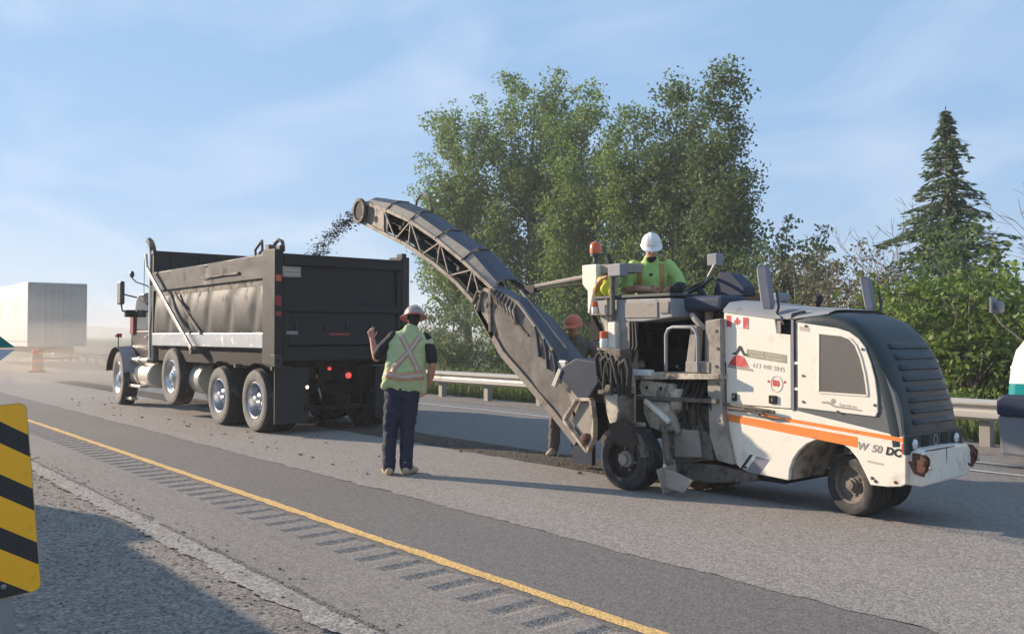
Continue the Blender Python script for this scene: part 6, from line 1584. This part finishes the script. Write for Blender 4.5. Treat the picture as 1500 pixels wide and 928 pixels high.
o_ = Org(T); o_.chain([(.09, 0, 1.0), (.07, 0, 1.12), (.0, .02, 1.32), (-.04, .02, 1.44), (-.02, .03, 1.52)], [(.17, .125), (.165, .122), (.19, .132), (.185, .105), (.085, .08)], n=22)
o_.chain([(.145, .03, 1.44), (.24, .06, 1.30), (.24, .10, 1.17)], [.078, .070, .062]).chain([(.24, .10, 1.17), (.16, .24, 1.12), (.10, .31, 1.12)], [.062, .058, .048]); o_.chain([(-.215, .02, 1.43), (-.31, .04, 1.27), (-.31, .10, 1.12)], [.078, .070, .062]).chain([(-.31, .10, 1.12), (-.24, .24, 1.10), (-.17, .31, 1.10)], [.062, .058, .048])
o_.bake('jacket', 'brown_cloth', w3, .010, 4)
hard_hat(T, (0, .06, 1.705), (.35, .90, -.2), (.05, .2, .97), w3, 'hat_orange', 'hat_orange', False, 1.0)
for q in (-1, 1):
    mb = MB(); mb.ball(tuple(T @ Vector(hp_(q * .032, .083, .010))), .009, 8); build('eye', mb, M['eye_dark'], w3, smooth=60)

# ================================================================== VEGETATION
def leaf_mesh(name, cen, size, m, seed=0, flat=0.0, asp=0.6, parent=None, origin=(0, 0, 0), dirs=None):
    """many small separate diamond leaves; cen: (n,3) array of world points"""
    rs = np.random.RandomState(seed); n = len(cen)
    a = rs.normal(size=(n, 3)) if dirs is None else dirs + rs.normal(size=(n, 3)) * 0.25
    a /= np.linalg.norm(a, axis=1)[:, None]
    b = rs.normal(size=(n, 3)); b[:, 2] += flat
    b -= a * (a * b).sum(1)[:, None]; b /= np.linalg.norm(b, axis=1)[:, None]
    s = size * rs.uniform(.6, 1.35, n)[:, None]
    o = np.array(origin)
    P = np.stack([cen - a * s, cen + b * s * asp, cen + a * s, cen - b * s * asp], 1).reshape(-1, 3) - o
    me = bpy.data.meshes.new(name)
    me.vertices.add(4 * n); me.vertices.foreach_set('co', P.astype(np.float32).ravel())
    me.loops.add(4 * n); me.loops.foreach_set('vertex_index', np.arange(4 * n, dtype=np.int32))
    me.polygons.add(n); me.polygons.foreach_set('loop_start', np.arange(0, 4 * n, 4, dtype=np.int32))
    me.materials.append(M[m]); me.update(calc_edges=True)
    ob = bpy.data.objects.new(name, me); C.objects.link(ob); ob['_w'] = tuple(origin)
    if parent is not None: ob.parent = parent; ob.location = Vector(origin) - wloc(parent)
    else: ob.location = origin
    return ob

def tree(name, label, x, y, H, blobs, clumps, per, leaf, lm, tr=0.18, seed=1, group=None, cr=(.42, .85), cat='tree', bark='bark', lean=0.0, limb=.45, base_z=-0.06):
    """trunk with limbs reaching leaf clumps spread through the crown's lobes
       blobs: (dx, dy, z, rx, ry, rz) ellipsoids of crown"""
    r = random.Random(seed); rs = np.random.RandomState(seed)
    t = tag(empty(name, (x, y, base_z)), label, cat, group)
    trunk = []; k = 9
    for i in range(k):
        f = i / (k - 1); trunk.append(Vector((x + lean * f + r.gauss(0, .06) * f * H * .12, y + r.gauss(0, .06) * f * H * .1, base_z + f * H * .9)))
    mb = MB(); mb.tube(trunk, [tr * (1 - i / (k - 1)) ** 1.2 + .010 for i in range(k)], 9)
    vol = [b[3] * b[5] for b in blobs]; cs = []; nl = 0
    while len(cs) < clumps:
        b = r.choices(blobs, vol)[0]
        while True:
            q = Vector((r.uniform(-1, 1), r.uniform(-1, 1), r.uniform(-1, 1)))
            if q.length < 1 and r.random() < .12 + .88 * q.length ** 2: break
        c = Vector((x + b[0] + q.x * b[3], y + b[1] + q.y * b[4], b[2] + q.z * b[5]))
        h = math.hypot(c.x - x, c.y - y); zt = max(base_z + .12 * H, c.z - h * r.uniform(.7, 1.6)); f = min(.97, max(.06, (zt - base_z) / (H * .9)))
        i0 = min(k - 2, int(f * (k - 1))); p0 = trunk[i0].lerp(trunk[i0 + 1], f * (k - 1) - i0)
        mid = p0.lerp(c, .55) + Vector((r.gauss(0, .15), r.gauss(0, .15), -.06 * h)); nl += 1
        if r.random() < limb:
            w = max(.014, tr * .30 * (1 - f) + .012); mb.tube([p0, mid, c], [w, w * .65, .008], 5)
        rad = r.uniform(*cr); ll = (c - p0).length
        n_ = max(1, min(5, int(ll / (cr[1] * .75)) + 1)) if limb > .3 else 1
        for i in range(n_):
            s_ = 1 - .17 * i
            p = mid.lerp(c, (s_ - .55) / .45) if s_ > .55 else p0.lerp(mid, s_ / .55)
            cs.append((p + Vector((r.gauss(0, .14), r.gauss(0, .14), r.gauss(0, .1))), rad * (1.0 - .08 * i) * r.uniform(.7, 1.1)))
    build('trunk', mb, M[bark], t, smooth=60)
    pts = []
    for c, rad in cs:
        n = max(3, int(per * (rad / cr[1]) ** 1.5))
        q = rs.normal(size=(n, 3)); q /= np.linalg.norm(q, axis=1)[:, None]; q *= (rs.uniform(0, 1, n) ** .5)[:, None] * rad * np.array([1.0, 1.0, .8])
        pts.append(q + np.array(c))
    leaf_mesh('crown', np.concatenate(pts), leaf, lm, seed, .4, .62, t, (x, y, base_z))
    return t

GP = 'poplars behind the guardrail'
L_ = 'leaf_poplar'; D_ = 'leaf_poplar_dark'
tree('poplar_tree', 'widest yellow-green poplar at the left of the tall clump', -36.6, 27.2, 14.6, [(0, 0, 10.5, 2.9, 2.4, 3.5), (-1.5, 0, 8.0, 2.6, 2.4, 3.0), (.8, 0, 6.0, 2.5, 2.4, 3.6), (-2.6, -.8, 6.0, 1.7, 1.5, 1.8)], 800, 96, .078, L_, .26, 11, GP)
tree('poplar_tree', 'tallest round-topped poplar, second from the left of the clump', -32.8, 28.2, 15.4, [(0, 0, 11.0, 3.0, 2.2, 3.7), (-.4, 0, 7.0, 2.6, 2.4, 3.6), (.3, 0, 4.5, 2.2, 2.2, 2.6)], 800, 96, .078, L_, .26, 12, GP)
tree('poplar_tree', 'middle poplar of the clump, above the conveyor boom', -28.6, 27.6, 13.4, [(0, 0, 9.5, 2.0, 1.8, 3.5), (.2, 0, 6.0, 2.2, 2.0, 3.6), (-.8, 0, 4.2, 2.0, 2.0, 2.6)], 640, 96, .077, L_, .22, 13, GP)
tree('poplar_tree', 'slender poplar with open branches above the beacon', -25.3, 27.4, 12.1, [(0, 0, 8.5, 1.3, 1.2, 3.0), (-.2, 0, 5.4, 1.6, 1.6, 3.2), (0, 0, 3.2, 1.8, 1.8, 1.8)], 470, 92, .074, L_, .18, 14, GP)
tree('poplar_tree', 'thin spire-shaped poplar above the operator', -22.9, 27.3, 11.7, [(0, 0, 8.6, 1.25, 1.1, 3.0), (.1, 0, 5.4, 1.4, 1.4, 3.0), (0, 0, 3.0, 1.6, 1.6, 1.8)], 420, 92, .074, D_, .17, 15, GP)
tree('poplar_tree', 'dark columnar poplar at the right end of the clump', -20.6, 27.0, 11.8, [(0, 0, 8.6, 1.15, 1.1, 3.1), (.25, 0, 6.6, 1.45, 1.35, 2.8), (.1, 0, 4.0, 1.5, 1.4, 2.4)], 480, 96, .074, D_, .19, 16, GP)
tree('poplar_tree', 'shorter dark poplar filling the gap behind the operator', -24.2, 29.8, 11.2, [(0, 0, 7.0, 1.9, 1.7, 3.6), (0, 0, 3.6, 2.4, 2.0, 2.2)], 440, 90, .08, D_, .18, 17, GP)
tree('poplar_tree', 'backmost dark poplar between the tall pale crowns', -31.6, 30.6, 12.5, [(0, 0, 7.0, 3.0, 2.0, 4.4), (0, 0, 3.4, 3.4, 2.0, 2.4)], 540, 90, .08, D_, .2, 18, GP)
GS = 'leafy shrubs between guardrail and poplars'
sh = [(-29.3, 20.6, 3.7, 1.25, 'pale airy shrub tree rising beside the hard hat of the signalling worker', 'leaf_shrub'), (-27.3, 19.6, 2.7, 1.2, 'pale green shrub right behind the guardrail under the conveyor', 'leaf_shrub'), (-25.0, 20.2, 3.0, 1.3, 'rounded green shrub seen under the raised conveyor', 'leaf_shrub'),
      (-22.9, 19.8, 2.6, 1.1, 'low green shrub at the foot of the conveyor', 'leaf_shrub'), (-20.9, 20.0, 3.2, 1.3, 'dark shrub behind the worker in the orange hard hat', 'leaf_poplar_dark'), (-18.6, 20.6, 3.6, 1.5, 'dark shrub behind the cream beacon box', 'leaf_poplar_dark'), (-16.6, 20.2, 3.3, 1.3, 'dark shrub behind the operator', 'leaf_poplar_dark'),
      (-32.0, 21.5, 2.6, 1.3, 'low shrub behind the signalling worker, leftmost of the row', 'leaf_shrub'), (-14.9, 19.8, 3.0, 1.2, 'dark shrub behind the steering wheel', 'leaf_poplar_dark')]
for i, (x, y, H, w, lab, m) in enumerate(sh):
    tree('shrub', lab, x, y, H, [(0, 0, H * .58, w, w * .9, H * .40), (.4, 0, H * .3, w * 1.1, w, H * .3)], 150, 40, .06, m, .06, 40 + i, GS, (.22, .45), 'shrub', limb=.35)

def conifer(name, label, x, y, H, w, lm, seed, group=None, sparse=1.0, droop=.25, bare=0.0, z0=.8):
    r = random.Random(seed); t = tag(empty(name, (x, y, -.06)), label, 'tree', group)
    mb = MB(); mb.tube([(x, y, -.06), (x + .05, y, H * .5), (x, y, H)], [.02 + H * .018, H * .011, .012], 8); pts = []; dr_ = []
    z = z0
    while z < H - .1:
        f = (H - z) / (H - z0); L = w * (f ** 1.0) * r.uniform(.75, 1.15) + .1; nb = max(5, int((6 + 6 * f) * sparse))
        a0 = r.uniform(0, 6.28)
        for i in range(nb):
            a = a0 + 2 * PI * i / nb + r.gauss(0, .3); l = L * r.uniform(.32, 1.25); d = Vector((math.cos(a), math.sin(a), 0))
            p0 = Vector((x, y, z)); p1 = p0 + d * l * .55 + Vector((0, 0, -droop * l * .35 + .05)); p2 = p0 + d * l + Vector((0, 0, -droop * l + .12 * l))
            mb.tube([p0, p1, p2], [.010 + .010 * f, .008, .004], 4)
            n = int(8 + 30 * l * sparse)
            for q in range(n):
                s_ = (q + r.random()) / n
                if s_ < .12 + bare * r.random(): continue
                c = (p0.lerp(p1, s_ / .55) if s_ < .55 else p1.lerp(p2, (s_ - .55) / .45)); sp = .16 * l * (1 - s_ * .55) + .03
                sd = Vector((-d.y, d.x, 0)); off_ = r.uniform(-1, 1)
                pts.append(c + sd * off_ * sp + Vector((0, 0, -abs(r.gauss(0, .11)) - .01))); e = d * .8 + sd * off_ * .7 + Vector((0, 0, -.25)); dr_.append(e)
        z += (.16 + .10 * f) * r.uniform(.8, 1.25)
    build('trunk', mb, M['bark'], t, smooth=60)
    leaf_mesh('crown', np.array([tuple(p) for p in pts]), .10, lm, seed, 0, .30, t, (x, y, -.06), np.array([tuple(p) for p in dr_]))
    return t
conifer('spruce_tree', 'tall pointed spruce rising behind the engine hood, right', -10.87, 24.0, 7.7, 2.75, 'needle_spruce', 61, None, 1.4, .34, .25)
tree('conical_tree', 'dark tree with a pointed top just right of the poplar clump', -18.1, 27.6, 5.9, [(0, 0, 5.5, .24, .24, .6), (0, 0, 4.8, .5, .5, .7), (0, 0, 4.0, .9, .85, .9), (0, 0, 3.0, 1.3, 1.2, 1.1), (.1, 0, 1.7, 1.6, 1.4, 1.2)], 330, 34, .07, 'leaf_poplar_dark', .1, 62, None, (.16, .36))
tree('conical_tree', 'dark tree with a pointed top beside the olive shrubs', -16.7, 27.2, 5.6, [(0, 0, 5.2, .24, .24, .6), (0, 0, 4.5, .5, .5, .7), (0, 0, 3.7, .9, .85, .9), (0, 0, 2.8, 1.3, 1.2, 1.1), (.1, 0, 1.7, 1.6, 1.4, 1.2)], 330, 34, .07, 'leaf_poplar_dark', .1, 63, None, (.16, .36))
tree('broadleaf_tree', 'dark round tree between the poplars and small spruces', -18.9, 26.2, 5.0, [(0, 0, 3.2, 1.5, 1.3, 1.7), (.3, 0, 1.6, 1.7, 1.4, 1.4)], 240, 34, .075, 'leaf_poplar_dark', .1, 71, None, (.25, .5))
GB = 'bright green bushes at the right'
bs = [(-8.55, 17.2, 2.75, 1.0, 'bright green bush behind the front of the engine hood', 'leaf_bright'), (-7.3, 17.0, 3.05, 1.05, 'bright green bush right behind the guardrail left of the hood mirror', 'leaf_bright'), (-6.2, 17.2, 3.1, 1.0, 'bright green bush above the white truck nose', 'leaf_bright'), (-7.9, 18.6, 3.7, 1.1, 'taller dark green bush under the spruce', 'leaf_poplar_dark'),
      (-9.7, 18.4, 2.9, 1.0, 'green bush just left of the spruce foot', 'leaf_bright'), (-5.2, 17.6, 3.2, 1.0, 'bright green bush at the right frame edge', 'leaf_bright'), (-9.55, 21.6, 4.5, 1.15, 'dark rounded tree crown right of the spruce', 'leaf_poplar_dark')]
for i, (x, y, H, w, lab, m) in enumerate(bs):
    tree('bush', lab, x, y, H, [(0, 0, H * .60, w, w * .9, H * .38), (0, 0, H * .30, w * 1.1, w, H * .32)], 120, 44, .062, m, .06, 80 + i, GB, (.18, .36), 'bush', limb=.25)
GO = 'olive and brown shrubs behind the machine'
for i, (x, y, H, w) in enumerate(((-15.9, 24.6, 4.9, 1.6), (-13.7, 22.8, 4.0, 1.35), (-12.3, 22.4, 3.7, 1.3), (-11.0, 20.4, 2.9, 1.1), (-13.0, 19.6, 2.4, 1.1))):
    tree('shrub', ('olive brown shrub behind the near mirror', 'olive brown shrub behind the exhaust cap', 'dull shrub behind the far mirror', 'dull olive shrub left of the bright bushes', 'low olive shrub hidden behind the cabinet roof')[i], x, y, H, [(0, 0, H * .58, w, w * .9, H * .40), (0, 0, H * .3, w * 1.15, w, H * .32)], 170, 26, .06, 'leaf_dull', .06, 100 + i, GO, (.22, .45), 'shrub', limb=.6, bark='bark_pale')

tree('broadleaf_tree', 'dark green tree sloping down to the right of the poplar clump', -17.2, 25.4, 4.7, [(0, 0, 3.0, 1.5, 1.3, 1.6), (.4, 0, 1.5, 1.9, 1.4, 1.4)], 240, 34, .075, 'leaf_poplar_dark', .1, 72, None, (.25, .5))
tree('broadleaf_tree', 'olive green tree between the two pointed dark trees and the bare twigs', -15.4, 25.8, 4.5, [(0, 0, 2.9, 1.4, 1.2, 1.5), (.4, 0, 1.5, 1.8, 1.4, 1.4)], 220, 32, .07, 'leaf_dull', .1, 73, None, (.25, .5))
tree('broadleaf_tree', 'thin olive tree full of grey twigs left of the spruce', -13.3, 24.0, 4.3, [(0, 0, 2.7, 1.3, 1.1, 1.5), (.5, 0, 1.5, 1.6, 1.3, 1.4)], 170, 18, .06, 'leaf_dull', .08, 74, None, (.25, .5), bark='bark_pale', limb=.9)
def bare_tree(label, x, y, H, seed, name='bare_tree', lean=0):
    r = random.Random(seed); mb = MB(); t = tag(empty(name, (x, y, -.06)), label, 'tree')
    def grow(p, d, L, w, depth):
        q = p + d * L * .5 + Vector((r.gauss(0, .05), r.gauss(0, .05), 0)) * L; e = p + d * L
        mb.tube([p, q, e], [w, w * .8, w * .6], 5 if depth < 2 else 4)
        if depth >= 5: return
        for i in range(3 if depth < 3 else 2):
            nd = (d + Vector((r.gauss(0, .5), r.gauss(0, .5), r.gauss(.10, .22)))).normalized(); grow(e if i < 2 else q, nd, L * r.uniform(.55, .80), max(.0075, w * .58), depth + 1)
    grow(Vector((x, y, -.06)), Vector((lean, 0, 1)).normalized(), H * .38, .055, 0)
    build('branches', mb, M['bark_pale'], t); return t
bare_tree('grey leafless tree left of the spruce', -13.6, 25.2, 4.7, 3)
bare_tree('thin leafless sapling close beside the spruce', -12.6, 24.6, 5.0, 5)
bare_tree('leafless twigs at the right frame edge', -5.6, 18.6, 4.6, 9, lean=-.18)
tree('broadleaf_tree', 'tree just beyond the right edge, a leafy branch tip poking in', -4.35, 17.6, 7.2, [(0, 0, 5.2, 1.3, 1.5, 1.7), (-1.2, 0, 4.9, .75, .6, .75)], 95, 40, .07, 'leaf_poplar_dark', .12, 131, None, (.2, .42))

# grass and weeds on the verge behind the rail
rs = np.random.RandomState(5)
n = 26000
gx = rs.uniform(-44, 3, n); gy = 13.5 + np.abs(rs.normal(0, 2.2, n)) ** 1.1; gh = rs.uniform(.12, .5, n) * np.where(rs.rand(n) < .12, 1.7, 1)
ang = rs.uniform(0, 2 * PI, n); ln = rs.normal(0, .18, (n, 2)); wd = rs.uniform(.012, .03, n)
V = np.empty((n, 3, 3), dtype=np.float32)
V[:, 0] = np.stack([gx - np.cos(ang) * wd, gy - np.sin(ang) * wd, np.full(n, -.06)], 1); V[:, 1] = np.stack([gx + np.cos(ang) * wd, gy + np.sin(ang) * wd, np.full(n, -.06)], 1)
V[:, 2] = np.stack([gx + ln[:, 0] * gh * 2, gy + ln[:, 1] * gh * 2, gh], 1)
me = bpy.data.meshes.new('verge_grass'); me.vertices.add(3 * n); me.vertices.foreach_set('co', V.ravel()); me.loops.add(3 * n); me.loops.foreach_set('vertex_index', np.arange(3 * n, dtype=np.int32)); me.polygons.add(n); me.polygons.foreach_set('loop_start', np.arange(0, 3 * n, 3, dtype=np.int32)); me.materials.append(M['grass_blade']); me.update(calc_edges=True)
go = bpy.data.objects.new('verge_grass', me); C.objects.link(go); tag(go, 'tall green roadside grass behind the guardrail', 'grass', kind='stuff')
# broad-leaved weeds
wp = []
r = random.Random(17)
for k in range(420):
    x = r.uniform(-42, 3); y = 13.6 + abs(r.gauss(0, 1.6)); h = r.uniform(.25, .75)
    for q in range(16): wp.append((x + r.gauss(0, .14), y + r.gauss(0, .14), r.uniform(0, h)))
tag(leaf_mesh('verge_weeds', np.array(wp), .06, 'leaf_bright', 9, 1.0, .5, None, (-20, 14, 0)), 'leafy green weeds along the foot of the guardrail', 'weeds', kind='stuff')

# ================================================================== DUST HANGING OVER THE FAR LANES
def dust(cx, cy, cz, rx, ry, rz, dens, seed):
    mb = MB(); mb.ball((cx, cy, cz), (rx, ry, rz), 24)
    mb.v = [tuple(Vector(q) + Vector((_n.noise(Vector(q) * .25 + Vector((seed, 0, 0))) * rx * .12, _n.noise(Vector(q) * .25 + Vector((0, seed, 0))) * ry * .15, _n.noise(Vector(q) * .3) * rz * .12))) for q in mb.v]
    m = bpy.data.materials.new('dust_air'); m.use_nodes = True; t = m.node_tree; t.nodes.remove(t.nodes['Principled BSDF'])
    v = t.nodes.new('ShaderNodeVolumePrincipled'); v.inputs['Color'].default_value = (.82, .73, .62, 1); v.inputs['Density'].default_value = dens; v.inputs['Anisotropy'].default_value = .2
    t.links.new(v.outputs[0], t.nodes['Material Output'].inputs['Volume'])
    o = build('dust_cloud', mb, m, smooth=180); tag(o, 'pale dust drifting over the far lanes behind the truck', 'dust', kind='stuff')
dust(-38.0, 8.4, 0.5, 9.0, 4.2, 1.6, 0.024, 1)
dust(-46.0, 9.6, 0.9, 8.0, 4.6, 2.6, 0.02, 2)
dust(-30.5, 7.6, 0.3, 4.5, 2.0, 1.0, 0.03, 3)

# ================================================================== AIR: thin dusty haze over the whole scene
hm_ = bpy.data.materials.new('haze_air'); hm_.use_nodes = True; t = hm_.node_tree; t.nodes.remove(t.nodes['Principled BSDF'])
v = t.nodes.new('ShaderNodeVolumePrincipled'); v.inputs['Color'].default_value = (.92, .93, .95, 1); v.inputs['Density'].default_value = 0.0012; v.inputs['Anisotropy'].default_value = .15
t.links.new(v.outputs[0], t.nodes['Material Output'].inputs['Volume'])
mb = MB(); mb.box(-2100, 1100, -1100, 2100, -1.3, 26)
tag(build('haze', mb, hm_), 'thin pale haze lying over the road and trees', 'haze', kind='stuff')
